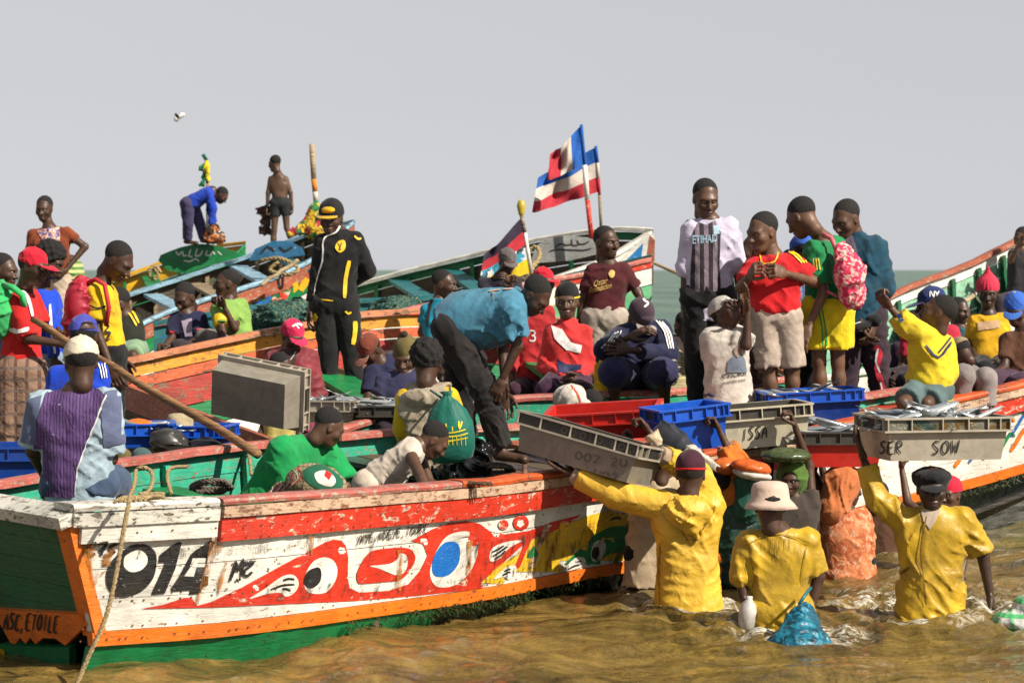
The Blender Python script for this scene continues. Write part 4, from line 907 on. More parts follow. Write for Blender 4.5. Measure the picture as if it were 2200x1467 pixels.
# far right of the same side: loose brush strokes of several colours
for i, (c, w_) in enumerate(((pORG, 9), (pBLU, 6), (pYEL, 9), (pGRN, 7), (pORG, 8), (pYEL, 6), (pTEA, 8), (pRUST, 7), (pYEL, 9), (pORG, 6), (pBLU, 6), (pGRN, 7))):
    x = 2050 + (i % 6) * 30; y = 985 - (x - 2050) * .28 - (i // 6) * 32; strokes(side, [[(x, y + 18), (x + 14, y - 4), (x + 30, y - 30), (x + 38, y - 22)]], w_, c, 'painted_mark', b1.root, 2)
nl = MB(); rn = random.Random(8)
for tt in (.10, .15, .275, .39, .415, .53, .58):
    for i in range(46):
        if rn.random() < .35: continue
        u = U(190 + i * 26 + rn.uniform(-9, 9)); u = min(u, .98); pr = .036 if tt < .16 else .019 if tt > .55 else .003; c = Vector(b1.pt(0, u, tt + rn.uniform(-.003, .003), pr)); tg = Vector(b1.T[int(u * 43)]).normalized() * .0036; z = Vector((0, 0, .0036)); n_ = Vector(tuple(-b1.up(u))) * .002
        nl.box(c - tg - z, c + tg - z, c + tg - z + n_, c - tg - z + n_, c - tg + z, c + tg + z, c + tg + z + n_, c - tg + z + n_)
nl.build('nail_head', [plain((.12, .045, .015), .7, 'nail')], b1.root)['kind'] = 'stuff'
# weed hanging from the strip
mbw = MB(); rw = random.Random(4)
for i in range(520):
    u = U(rw.choice((rw.uniform(760, 1500), rw.uniform(930, 1300), rw.uniform(1950, 2300)))); t = .60 + rw.uniform(0, .05); p = Vector(b1.pt(0, u, t, .022)); l = rw.uniform(.006, .026); tn = Vector(b1.T[int(u * (b1.n - 1))]).normalized(); 
    q = p + Vector((0, 0, -l)) + tn * rw.uniform(-.03, .03) + Vector((rw.uniform(0, .02), rw.uniform(-.02, 0), 0)); w = tn * rw.uniform(.002, .006); o_ = Vector((.004, -.004, 0)); mbw.box(q - w, q + w, q + w + o_, q - w + o_, p - w, p + w, p + w + o_, p - w + o_)
mbw.build('hanging_weed', [plain((.016, .035, .006), .4, 'weed')], b1.root)['kind'] = 'stuff'
# deck over the bow half
def deck(b, u0, u1, drop, mats, wd=.17, v0=.03, v1=.97):
    L = np.linalg.norm(b.base(0, u1) - b.base(0, u0)); n = int(L / wd)
    for i in range(n):
        ua = u0 + (u1 - u0) * i / n; ub = u0 + (u1 - u0) * (i + .95) / n; P = []
        for u in (ua, ub):
            a = b.base(0, u); c = b.base(1, u); d = c - a; P.append((Vector(a + d * v0), Vector(a + d * v1)))
        z = Vector((0, 0, drop + random.uniform(-.004, .004))); t = Vector((0, 0, .03)); (a, d), (e, f) = P
        MB().box(a - z - t, e - z - t, f - z - t, d - z - t, a - z, e - z, f - z, d - z).build('deck_board', [mats[i % len(mats)]], b.root)
deck(b1, U(1130), U(1420), .10, [wWET, wDK]); deck(b1, U(1425), U(2400), .06, [pRUST, pRED, wMD, pRUST])

# --- the boats behind
def fleet(label, near, far, bands0, bands1, railm, zb, thw=(), ribm=None, flare=.12, nr=12, tw=.2, n=26, fl=None, rw=.11, rh=.045):
    b = Boat(label, near, far, zb, flare, n)
    for sd, bands in ((0, bands0), (1, bands1)):
        for t0, t1, m in bands: b.board('hull_plank', sd, t0, t1 - .005, m, 0, .03)
    b.rail(0, railm[0], rw, rh, .03); b.rail(1, railm[1], rw, rh, .03)
    if ribm:
        us = [.06 + .9 * i / nr for i in range(nr)]; b.ribs(1, ribm, us, t0=.05); b.ribs(0, ribm, us, t0=.05)
    if fl: b.floor(fl, .15, 5)
    for u, m, d in thw: b.thwart(u, m, d, tw)
    return b
pSALM = paint_mat((.60, .22, .10), (.3, .15, .08), .7, sc=4, dirt=.7); pRD2 = paint_mat((.38, .03, .015), (.30, .16, .08), .75, sc=4, dirt=.95); pYO = paint_mat((.72, .28, .01), (.3, .15, .05), .55, sc=4, dirt=.7)
b2 = fleet('green planked boat with orange far side where men sort fish', [(640, 958, 15.0), (750, 925, 15.4), (870, 893, 15.8), (1130, 862, 16.5), (1480, 846, 17.4), (1700, 820, 18.6)],
    [(200, 797, 17.6), (440, 745, 18.2), (650, 703, 18.8), (830, 676, 19.3), (1100, 680, 19.9), (1500, 745, 19.7), (1700, 812, 18.7)],
    [(.01, .16, pGRNl), (.165, .32, pGRN), (.325, .5, pWHT), (.505, 1.1, pDGR)], [(.01, .11, pYO), (.115, .20, pORED), (.205, .42, pRD2), (.425, .6, pGRN), (.605, .78, pWHT), (.785, 1.3, pGRN)], (pPINK, pSALM), lambda u: -.25, [(.28, pGRN, .25), (.42, pWHT, .3), (.56, pGRN, .12), (.68, pGRN, .2)], None, nr=10, fl=wMD, tw=.3)
b2.end(0, [pRUST, wDK, wDK], (.02, .2, .45, .8))
b3 = fleet('low boat with pink rail, white side and teal thwarts in the middle row', [(430, 800, 19.1), (560, 760, 19.4), (700, 718, 19.7), (900, 666, 20.3), (1100, 622, 21), (1300, 585, 21.8), (1400, 562, 22.3)],
    [(330, 700, 22), (520, 668, 22.2), (700, 652, 22.6), (900, 645, 22.8), (1150, 610, 23), (1400, 556, 22.5)],
    [(.01, .06, pRED), (.065, .22, pWHT), (.225, .4, pLGR), (.405, 1.4, pDGR)], [(.01, .12, pTEA), (.125, .3, pTEA), (.305, .6, wDK), (.605, 1.5, wDK)], (pPINK, pTEA), lambda u: -.2 + max(0, u - .6) * 3.2, [(.12, pTEA, .1), (.22, pTEA, .06), (.34, pTEA, .1), (.5, pTEA, .08), (.62, wMD, .1)], pTEA, nr=9, fl=wDK)
b4 = fleet('tall bowed boat in orange, green and light blue carrying the bare-backed boy', [(150, 775, 22.8), (260, 722, 23.2), (380, 668, 23.6), (560, 612, 24.2), (680, 558, 24.8), (735, 505, 25.3), (760, 482, 25.6)],
    [(60, 700, 25.8), (250, 645, 26.1), (480, 572, 26.4), (620, 522, 26.2), (700, 492, 25.9), (762, 480, 25.7)],
    [(.01, .16, pRUST), (.165, .30, pGRN), (.305, .55, pWHT), (.555, .68, pLGR), (.685, .9, pWHT), (.905, 1.5, pGRN), (1.505, 2, pTEA)], [(.01, .12, wDK), (.125, .3, wDK), (.305, .55, pTEA), (.555, 1.5, wDK)], (pSKY, pSKY), lambda u: -.2 + max(0, u - .45) ** 1.2 * 3.2, [(.2, wMD, .1), (.35, pSKY, .06), (.48, wMD, .1), (.60, pSKY, .05), (.72, pTEA, .05)], wMD, nr=12, fl=wDK, rw=.16)
b5 = fleet('green and yellow bow of the farthest boat behind the bending boy', [(120, 720, 26.6), (250, 655, 27), (400, 606, 27.4), (490, 562, 27.8), (528, 530, 28.1)],
    [(60, 680, 29), (170, 630, 29), (260, 600, 29), (370, 560, 29), (450, 536, 28.7), (528, 525, 28.2)],
    [(.01, .2, pGRN), (.205, .5, pYEL), (.505, 2, pGRN)], [(.01, .2, pYEL), (.205, .5, pGRN), (.505, 1.6, wDK)], (pGRN, pYEL), lambda u: -.1 + max(0, u - .4) * 2.8, [(.3, wMD, .1), (.5, pGRN, .1)], pGRN, nr=8, fl=wDK, rw=.16)
b6 = fleet('white bow of the boat flying two striped flags with painted stem', [(800, 760, 21), (900, 705, 21.5), (1020, 660, 22.1), (1130, 622, 22.6), (1240, 588, 23), (1330, 548, 23.4), (1385, 515, 23.7), (1404, 502, 23.9)],
    [(640, 655, 26), (760, 617, 25.6), (880, 585, 25.3), (1000, 556, 25), (1150, 520, 24.6), (1300, 497, 24.2), (1404, 500, 23.95)],
    [(.01, .12, pWHT), (.125, .32, pYEL), (.325, .6, pWHT), (.605, .9, pORG), (.905, 1.8, pGRN)], [(.01, .10, pGRN), (.105, .3, wDK), (.305, 1.5, wDK)], (pWHT, pWHT), lambda u: -.1 + max(0, u - .35) ** 1.25 * 3.0, [(.3, pTEA, .05), (.45, pTEA, .08), (.6, wDK, .1)], pGRN, nr=10, fl=wDK, rw=.17)
b7 = fleet('right-hand boat with red and white rail and mint planks', [(1700, 830, 18.3), (1880, 800, 18.8), (2050, 780, 19.2), (2200, 745, 19.8), (2380, 640, 20.8), (2480, 480, 21.6), (2500, 420, 21.9)],
    [(1700, 755, 19.6), (1820, 688, 20), (1950, 622, 20.5), (2080, 572, 21), (2200, 512, 21.5), (2350, 450, 22), (2500, 415, 22)],
    [(.01, .2, pWHT), (.205, .5, pGRN), (.505, 1.5, pWHT)], [(.01, .10, pWHT), (.105, .25, pMINT), (.255, .4, pMINT), (.405, .6, pLGR), (.605, .8, pMINT), (.805, 1.6, wDK)], (pWHT, pRUST), lambda u: -.2 + max(0, u - .55) * 3, [(.30, pMINT, .25), (.42, pWHT, .28), (.52, pWHT, .24), (.62, pWHT, .2)], pDGR, nr=12, fl=wDK)
b3.bulkhead(.34, pTEA, .02, .35, v0=.1, v1=.95, n=6); b4.bulkhead(.3, wMD, .1, .4, n=9); b7.bulkhead(.60, wMD, .22, .5, v0=.1, v1=.95, n=9); b7.bulkhead(.66, wMD, .0, .4, v0=.1, v1=.95, n=9)
# ---------------------------------------------------------------- the people
NAVY = cloth((.012, .014, .05)); BLACK = cloth((.008, .008, .009)); CHAR = cloth((.03, .028, .032)); REDC = cloth((.55, .012, .012)); MAR = cloth((.075, .008, .012)); BEIGE = cloth((.48, .38, .28), stain=.5)
JEAN = cloth((.05, .08, .14)); JEANL = cloth((.22, .30, .38), var=.5); YELC = cloth((.72, .45, .008)); TEALC = cloth((.006, .20, .30)); OLIVE = cloth((.13, .10, .03)); GREENC = cloth((.005, .28, .07)); WHC = cloth((.62, .56, .48), stain=.35)
ROYAL = cloth((.006, .05, .50)); GREYC = cloth((.18, .15, .13)); PURP = cloth((.045, .012, .07)); RAINY = cloth((.70, .42, .03), .35, .25, 1, .3); RAIN2 = cloth((.54, .33, .018), .38, .45, 0, .5, 'wet'); ORGC = cloth((.55, .13, .03), stain=.4)
DKP = cloth((.025, .015, .022)); LAV = cloth((.60, .55, .68)); LGRN = cloth((.22, .38, .08)); RUSTC = cloth((.22, .045, .012)); PINKC = cloth((.65, .02, .09)); BRN = cloth((.10, .04, .02)); TAN = cloth((.45, .30, .18)); STEEL = cloth((.11, .13, .22)); LTBL = cloth((.36, .46, .52))
BOOT = plain((.035, .04, .025), .45, 'boot'); WHITEM = plain((.75, .72, .68), .6, 'w'); YM = plain((.80, .50, .01), .6, 'y'); REDM = plain((.6, .02, .02), .6, 'r'); BLKM = plain((.01, .01, .01), .7, 'k'); NAVM = plain((.01, .015, .07), .7, 'n'); GRYM = plain((.3, .28, .28), .7, 'g'); GOLD = plain((.6, .38, .1), .6, 'go'); PRPM = PURP; LTGM = cloth((.35, .33, .36)); BLUM = plain((.02, .15, .55), .6, 'b')
def pt_(o, part, polys, m, nm, lv=1, sm=0, st=9): return paint(o[part], polys, m, nm, o['root'], lv + 2, st, sm)
def cap_(o, P, m, nm): return paint(o['hat'], P, m, nm, o['root'], 2, 8, 0)
def cap_s(o, L, w, m, nm): return strokes(o['hat'], L, w, m, nm, o['root'], 2, 8, 3)
def sk_(o, part, lines, w, m, nm='stripe', lv=2, sm=3): return strokes(o[part], lines, w, m, nm, o['root'], lv + 2, 9, sm)

# far left group
m_ = man('man in a rust brown T-shirt standing with hands on hips at far left', 22.6, (95, 449), [(72, 505), (142, 500)], [(60, 575), (183, 530)], [(88, 600, -.1), (142, 580, -.1)], [(92, 608), (132, 608)], [(98, 700), (128, 700)], None, -8, 14, hs=53,
         top=dict(c=RUSTC, sl=.55, hem=.03), bot=dict(c=BEIGE, len=1.2, inf=.03), hands=('grip', 'grip'))
pt_(m_, 'top', [(80, 497), (100, 492), (128, 489), (130, 520), (122, 528), (95, 522)], blotch((.7, .3, .15), (.1, .08, .25), 25, (.7, .6, .5)), 'shirt_print')
man('person bending in a yellow and green striped shirt behind the man in rust', 23.4, (132, 590), [(140, 568), (166, 572)], None, None, [(145, 630), (172, 630)], None, None, -120, 50, hs=48, top=dict(c=striped((.62, .55, .22), (.10, .25, .06), .06, 2), sl=.6))
man('man with close-cropped hair at the left edge of the photo, only his head showing', 17.4, (8, 582), [(-25, 645), (25, 645)], None, None, None, None, None, 75, 12, hs=72, top=dict(c=NAVY, sl=.6), bot=dict(c=DKP))
rc = man('man in a red shirt and red cap gripping the long wooden pole', 15.4, (72, 574), [(34, 648, -.05), (64, 642, .2)], [(62, 728, -.12), (92, 700, .2)], [(128, 738, -.15), (118, 715, .1)], [(28, 800), (62, 800)], [(24, 915), (58, 915)], [(26, 1020), (62, 1020)], 68, 12, hs=78,
         top=dict(c=REDC, sl=.95, hem=.03, slinf=.02), bot=dict(c=plaid((.24, .14, .09), (.05, .015, .015), (.45, .36, .28), .075), len=1.5, inf=.045, flare=1.3), hat=('cap', cloth((.62, .01, .03))), hands=('grip', 'grip'))
sk_(rc, 'top', [[(20, 705), (40, 712), (62, 706)]], 9, WHITEM, 'sleeve_trim'); sk_(rc, 'top', [[(38, 612), (58, 640), (68, 680)]], 7, WHITEM, 'shoulder_stripe')
bl = man('man with black hair in a royal blue long-sleeved top beside the red-capped man', 16.4, (108, 560), [(84, 640), (112, 640, .2)], [(112, 705, -.1), (118, 710, .2)], [(118, 772, -.1), (125, 775, .2)], [(78, 775), (108, 775)], None, None, 78, 32, hs=72,
         top=dict(c=ROYAL, sl=1.9, hem=.02), bot=dict(c=JEANL), hair=2)
sk_(bl, 'top', [[(106, 655), (110, 700), (118, 760)]], 5, WHITEM)
yl = man('man in a yellow football shirt looking down with a red backpack on', 15.8, (254, 562), [(206, 632, -.1), (228, 632, .15)], [(208, 712, -.12), (240, 712, .2)], [(236, 782, -.15), (262, 775, .15)], [(212, 760), (240, 760)], [(228, 870), (244, 870)], [(230, 985), (246, 985)], 72, 38, hs=80,
         top=dict(c=YELC, sl=.72, hem=.10, slinf=.02), bot=dict(c=BLACK, len=1.9))
sk_(yl, 'top', [[(190, 655), (208, 662), (226, 658)]], 4, BLKM, 'sleeve_trim'); sk_(yl, 'top', [[(222, 690), (232, 700), (226, 712), (236, 716), (228, 730)], [(220, 735), (236, 728)]], 4, BLKM, 'shirt_print')
ad = man('man sitting in a black shirt with yellow shoulder stripes and pale green shorts', 18.4, (252, 655), [(250, 695), (288, 688)], [(262, 735, -.1), (292, 735)], [(250, 748, -.2), (262, 752, -.2)], [(258, 752), (290, 752)], [(248, 765, -.4), (285, 765, -.4)], None, -60, 25, hs=68, top=dict(c=cloth((.015, .018, .012)), sl=.6), bot=dict(c=cloth((.22, .34, .2)), len=.9), sit=1)
sk_(ad, 'top', [[(268, 668), (282, 680), (292, 700)], [(275, 664), (288, 675), (297, 694)]], 4, YM)
bc = man('man in a blue cap and blue striped tracksuit top seen from behind the white-capped man', 13.4, (180, 722), [(122, 806), (212, 802)], None, None, None, None, None, 176, 0, hs=86, top=dict(c=ROYAL, sl=.9), bot=dict(c=NAVY), hat=('cap', cloth((.05, .06, .34))))
cap_(bc, [(172, 706), (176, 694), (186, 690), (198, 694), (204, 706)], skin(0), 'strap_gap')
for i in range(3): sk_(bc, 'top', [[(212 + i * 6, 782), (218 + i * 5, 812)]], 3, WHITEM)
pu = man('man in a cream cap and purple and pale blue shirt on the stern rail', 11.3, (173, 778), [(92, 872), (228, 866)], [(70, 968, .05), (238, 985, .05)], [(100, 1030, .3), (208, 1025, .3)], [(128, 1040, .05), (210, 1040, .05)], None, None, -158, 6, hs=104, body_yaw=176, sit=1, floor=.16,
         top=dict(c=LTBL, sl=.9, hem=.08, slinf=.02, inf=.02), bot=dict(c=JEAN, len=1.9), hat=('cap', cloth((.66, .56, .42), var=.2)))
cap_(pu, [(180, 796), (182, 782), (190, 774), (200, 776), (206, 786), (206, 797)], skin(0), 'strap_gap'); cap_s(pu, [[(178, 797), (194, 800), (208, 796)]], 4, cloth((.55, .45, .33)), 'cap_strap')
pt_(pu, 'top', [(118, 826), (200, 824), (226, 850), (208, 900), (186, 950), (165, 1010), (160, 1068), (84, 1066), (72, 960), (84, 890), (98, 845)], striped((.045, .012, .09), (.11, .05, .17), .016, 0, .35), 'back_panel', 1)
sk_(pu, 'top', [[(228, 850), (208, 902), (188, 950), (167, 1010), (162, 1062)]], 3, WHITEM, 'piping', 2)
pt_(pu, 'top', [(226, 842), (262, 838), (270, 950), (222, 960), (218, 890)], STEEL, 'sleeve_panel', 1); pt_(pu, 'top', [(90, 850), (60, 860), (46, 950), (78, 955), (80, 900)], STEEL, 'sleeve_panel', 1)

# sitters in the middle boats
nv = man('man in a navy T-shirt with pale chest panel leaning forward on his knees', 19.2, (397, 640), [(376, 688), (430, 684)], [(368, 728, -.1), (424, 732, -.1)], [(350, 748, -.25), (372, 750, -.25)], [(412, 762), (440, 760)], [(385, 748, -.35), (405, 755, -.35)], None, -30, 32, hs=62, top=dict(c=NAVY, sl=.8), bot=dict(c=DKP), sit=1, hands=('grip', 'grip'))
pt_(nv, 'top', [(390, 690), (412, 684), (414, 722), (398, 724)], cloth((.35, .28, .36)), 'chest_panel'); sk_(nv, 'top', [[(366, 712), (374, 713)], [(422, 708), (436, 708)]], 4, REDM, 'sleeve_trim')
gl = man('man in a light green T-shirt sitting with a hand at his mouth', 19.2, (487, 610), [(470, 665, -.1), (516, 658, .1)], [(478, 712, -.2), (504, 706, -.15)], [(478, 738, -.3), (482, 660, -.2)], [(498, 740), (524, 740)], [(440, 728, -.25), (456, 732, -.15)], [(425, 790, -.2), (442, 795, -.1)], -72, 4, hs=60, top=dict(c=LGRN, sl=.7, inf=.024, hem=.1), bot=dict(c=GREYC, len=1.95, inf=.03), sit=1, hands=('relax', 'grip'))
pt_(gl, 'top', [(462, 676), (474, 672), (500, 678), (494, 700), (470, 712), (460, 700)], YM, 'shirt_print')
sp1 = man('boy in a blue long-sleeved top bending over on the green bow', 27.2, (476, 420), [(448, 414, -.08), (454, 412, .1)], [(458, 450, -.1), (452, 452, .1)], [(452, 486, -.1), (462, 482, .1)], [(402, 438, -.07), (412, 438, .07)], [(404, 482, -.05), (430, 482, .05)], [(403, 516), (438, 514)], 88, 48, hs=34, top=dict(c=cloth((.01, .05, .42)), sl=1.9, inf=.02, hem=.03), bot=dict(c=cloth((.05, .04, .10)), len=1.95, inf=.03), hands=('grip', 'grip'), body_yaw=80)
nb_ = man('bare-backed boy in black trunks standing on the light blue bow', 26.4, (590, 352), [(582, 385), (614, 385)], [(576, 415), (624, 414)], [(574, 446), (627, 436)], [(592, 436), (612, 436)], [(589, 496), (616, 490)], [(585, 550), (636, 540)], -140, 12, hs=35, tone=1, bot=dict(c=cloth((.018, .02, .022)), len=.5, inf=.008, amp=.003), hands=('grip', 'relax'), body_yaw=-175)
# the tall man in the middle
bv = man('man in a black and yellow tracksuit and yellow-fronted cap standing alone', 18.2, (712, 470), [(692, 520), (764, 516)], [(682, 590), (792, 582)], [(668, 655), (748, 612, .15)], [(698, 652), (742, 652)], [(706, 750), (756, 752)], [(706, 856), (766, 858)], -10, 10, hs=73,
         top=dict(c=BLACK, sl=1.9, hem=.02, collar=1), bot=dict(c=BLACK, len=1.75), boots=BOOT, hat=('snap', BLACK, cloth((.6, .35, .01)), cloth((.7, .38, .01))), hands=('relax', 'grip'))
sk_(bv, 'top', [[(750, 560), (742, 600), (740, 640)]], 8, YM); sk_(bv, 'top', [[(672, 632), (690, 643), (716, 646)]], 3, YM, 'hem_trim'); sk_(bv, 'bot', [[(762, 690), (762, 710), (758, 740)]], 9, YM)
pt_(bv, 'top', cr([(720, 532), (728, 518), (740, 518), (742, 534), (730, 543)], 3, True), YM, 'badge'); sk_(bv, 'top', [[(726, 522), (732, 538)], [(734, 522), (728, 538)]], 2, BLKM, 'badge', 3); sk_(bv, 'top', [[(762, 508), (768, 514), (775, 513)]], 4, YM, 'logo'); sk_(bv, 'bot', [[(742, 668), (748, 674), (754, 670)]], 4, YM, 'logo')
pt_(bv, 'bot', cr([(672, 682), (678, 672), (684, 682), (678, 692)], 3, True), YM, 'badge')
sk_(bv, 'top', [[(730, 488), (722, 500), (704, 508), (695, 520), (694, 560), (682, 600), (676, 632)]], 3, WHITEM, 'earphone_cable', 3)
pk = man('man in a pink cap and worn maroon jacket with a thin necklace', 16.6, (628, 722), [(594, 772), (664, 770)], [(578, 840), (682, 848)], [(600, 885, -.2), (664, 890, -.15)], [(612, 878), (650, 878)], [(600, 900, -.4), (664, 900, -.4)], None, 32, 26, hs=68, top=dict(c=cloth((.20, .025, .035), .6), sl=1.9, hem=.06, inf=.03), bot=dict(c=cloth((.35, .08, .12))), hat=('cap', PINKC), sit=1)
cap_s(pk, [[(628, 702), (640, 696), (648, 700)], [(634, 696), (642, 706)]], 4, WHITEM, 'logo')
pt_(pk, 'top', [(606, 752), (640, 752), (636, 775), (624, 792), (614, 775)], skin(2), 'open_collar'); sk_(pk, 'top', [[(608, 756), (622, 775), (636, 756)]], 2, plain((.5, .45, .4), .3, 'ch'), 'necklace', 3)
man('child in a pale yellow shirt tucked behind the leaning grey crate', 15.7, (603, 790), [(578, 842), (626, 846)], None, None, None, None, None, 65, 22, hs=62, top=dict(c=cloth((.6, .5, .15)), sl=.5), sit=1)
wc = man('man in a brown and white cap bent down over the fish', 16.6, (795, 752), [(800, 800, 0), (848, 775, .15)], [(790, 850, -.1), (850, 850)], [(788, 880, -.25), (800, 882, -.2)], [(870, 860, .3), (900, 860, .3)], None, None, -42, 48, hs=66, top=dict(c=NAVY, sl=.9, inf=.02), bot=dict(c=DKP), hat=('cap', cloth((.18, .04, .02)), cloth((.3, .12, .08))), sit=1)
ol = man('man in an olive bobble hat and dark polo shirt sorting fish with his hand', 16.0, (872, 768), [(826, 818), (914, 812)], [(812, 858, -.05), (930, 870)], [(842, 874, -.25), (905, 890, -.2)], [(852, 905), (892, 905)], None, None, -14, 22, hs=76, top=dict(c=cloth((.03, .03, .075)), sl=.85), bot=dict(c=DKP), hat=('beanie', OLIVE, OLIVE, cloth((.04, .03, .015))), sit=1, tone=1)
tl = man('man in a teal polo shirt with a bag strap, head turned right', 19.0, (955, 612), [(918, 668), (966, 662)], [(906, 715), (968, 715)], [(932, 748, -.1), (962, 748)], [(925, 762), (958, 762)], None, None, 68, 6, hs=62, top=dict(c=TEALC, sl=.6, collar=1), bot=dict(c=DKP), sit=1)
sk_(tl, 'top', [[(930, 640), (922, 670), (918, 700)]], 6, BLKM, 'bag_strap')
bb = man('barefoot man in a light blue T-shirt and black jeans bending over in the near boat', 13.9, (1150, 636), [(1092, 662, -.16), (1112, 650, .2)], [(1112, 742, -.16), (1080, 752, .22)], [(1080, 812, -.16), (1086, 845, .15)], [(962, 706, -.09), (982, 700, .12)], [(1036, 826, -.08), (985, 815, .26)], [(1080, 970, -.08), (1004, 950, .34)], 62, 52, hs=82,
         top=dict(c=cloth((.06, .21, .31)), sl=.8, hem=.05, inf=.03, slinf=.03, amp=.012, hd=(-.9, 0, -.35), extra=lambda S, P, m, p, K: [ell(m * .5 + p * .5 + Vector((0, 0, .035)), (.22, .15, .12), k=.10), ell(m * .6 + p * .4 + Vector((0, 0, -.08)), (.22, .16, .12), Matrix.Rotation(-.3, 3, 'Y'), k=.08), ell(m * .3 + p * .7 + Vector((0, 0, .03)), (.20, .16, .12), k=.08)]), bot=dict(c=cloth((.014, .012, .012)), len=1.92, inf=.026, amp=.014, flare=1.2), body_yaw=70, hands=('relax', 'relax'))
sk_(bb, 'top', [[(1050, 628), (1075, 624)], [(1060, 630), (1062, 645)], [(1082, 624), (1100, 622)]], 4, cloth((.5, .3, .2)), 'shirt_print')
gb = man('curly-haired boy from behind in a yellow top and beige hooded vest', 13.2, (917, 778), [(872, 856), (964, 852)], [(866, 925, -.02), (990, 920, .1)], [(900, 985, .25), (960, 980, .25)], [(896, 985), (948, 985)], None, None, 172, 8, hs=92, top=dict(c=YELC, sl=1.9), bot=dict(c=DKP), vest=cloth((.34, .28, .20)), hair=3, sit=1, floor=.16)
# behind, by the black flag
bk = man('man in a grey cap and black top hunched, hands to face, by the flag', 20.8, (1090, 562), [(1040, 610), (1108, 606)], [(1045, 650, -.15), (1118, 650, -.1)], [(1080, 615, -.28), (1098, 612, -.28)], [(1060, 685), (1095, 685)], None, None, 18, 22, hs=54, top=dict(c=cloth((.015, .012, .022)), sl=1.9), bot=dict(c=BLACK), hat=('cap', cloth((.12, .10, .10))), sit=1)
rr_ = man('man in a red and black shirt and red cap half hidden behind the bending man', 18.6, (1168, 606), [(1122, 674), (1178, 670)], [(1106, 745), (1172, 752)], [(1100, 805, -.1), (1166, 800, -.1)], [(1125, 832), (1165, 832)], [(1110, 838, -.4), (1170, 838, -.4)], None, 40, 5, hs=60, top=dict(c=cloth((.45, .02, .025)), sl=1.9), bot=dict(c=cloth((.05, .015, .03))), hat=('cap', cloth((.6, .012, .03))), sit=1)
text(rr_['top'], '3', (1138, 734), (1152, 734), 26, WHITEM, 'shirt_number', rr_['root'], 2, step=10)
ts = man('man in a red, white and blue tracksuit top and black beanie with yellow band', 18.1, (1218, 648), [(1186, 715), (1254, 716)], [(1172, 785), (1262, 788)], [(1212, 815, -.22), (1240, 812, -.22)], [(1200, 822), (1240, 822)], [(1175, 838, -.42), (1250, 842, -.42)], [(1165, 890, -.3), (1245, 890, -.3)], -6, 6, hs=76, top=dict(c=cloth((.58, .03, .03)), sl=1.9, collar=1), bot=dict(c=cloth((.05, .015, .04))), hat=('skull', BLACK, cloth((.72, .5, .01))), sit=1, tone=1)
pt_(ts, 'top', [(1184, 700), (1208, 708), (1226, 735), (1250, 742), (1246, 758), (1216, 752), (1192, 728)], WHITEM, 'chest_panel'); pt_(ts, 'top', [(1196, 770), (1216, 782), (1250, 784), (1246, 805), (1200, 800)], NAVM, 'chest_panel')
qf = man('young man in a maroon gold-lettered football shirt standing before the white bow', 18.7, (1303, 522), [(1274, 584), (1338, 580)], [(1252, 642), (1370, 628)], [(1242, 700), (1392, 672, -.1)], [(1280, 684), (1318, 684)], [(1276, 778), (1322, 775)], [(1276, 872), (1322, 870)], 38, 4, hs=70, top=dict(c=MAR, sl=.8, hem=.05), bot=dict(c=cloth((.38, .32, .26)), len=.85, inf=.035))
text(qf['top'], 'Qatar', (1275, 616), (1304, 608), 13, GOLD, 'lettering', qf['root'], 2, shear=.2, step=8, bold=.01); text(qf['top'], 'Foundation', (1266, 630), (1313, 618), 12, GOLD, 'lettering', qf['root'], 2, shear=.2, step=8, bold=.01); pt_(qf, 'top', cr([(1308, 588), (1313, 580), (1320, 584), (1318, 596), (1311, 596)], 3, True), GOLD, 'badge')
st = man('seated man in a navy striped tracksuit resting his face in his hand, flat-peaked grey cap', 17.3, (1375, 682), [(1334, 722), (1420, 712)], [(1296, 752, -.3), (1438, 762, -.2)], [(1352, 724, -.36), (1352, 752, -.42)], [(1352, 806), (1408, 806)], [(1318, 800, -.42), (1424, 800, -.42)], [(1322, 900, -.35), (1432, 895, -.35)], 22, 45, hs=74, top=dict(c=NAVY, sl=1.75, inf=.03), bot=dict(c=cloth((.02, .02, .07)), len=1.1, inf=.04, flare=1.2), hat=('snap', cloth((.06, .035, .05)), cloth((.32, .27, .26)), cloth((.06, .035, .05))), sit=1, hands=('relax', 'relax'))
cap_s(st, [[(1392, 640), (1382, 644), (1392, 652), (1384, 660)]], 4, WHITEM, 'logo')
for i in range(3): sk_(st, 'top', [[(1322 + i * 6, 716 - i * 2), (1306 + i * 6, 736), (1292 + i * 6, 748)]], 3, WHITEM); sk_(st, 'top', [[(1410 + i * 6, 690 + i), (1428 + i * 5, 715), (1436 + i * 5, 750)]], 3, WHITEM)
man('person in a dark grey shirt sitting low behind the tracksuit man', 18.6, (1470, 700), [(1452, 735), (1496, 738)], None, None, [(1460, 800), (1492, 800)], None, None, -150, 20, hs=60, top=dict(c=cloth((.07, .05, .04)), sl=.7), bot=dict(c=DKP), sit=1)
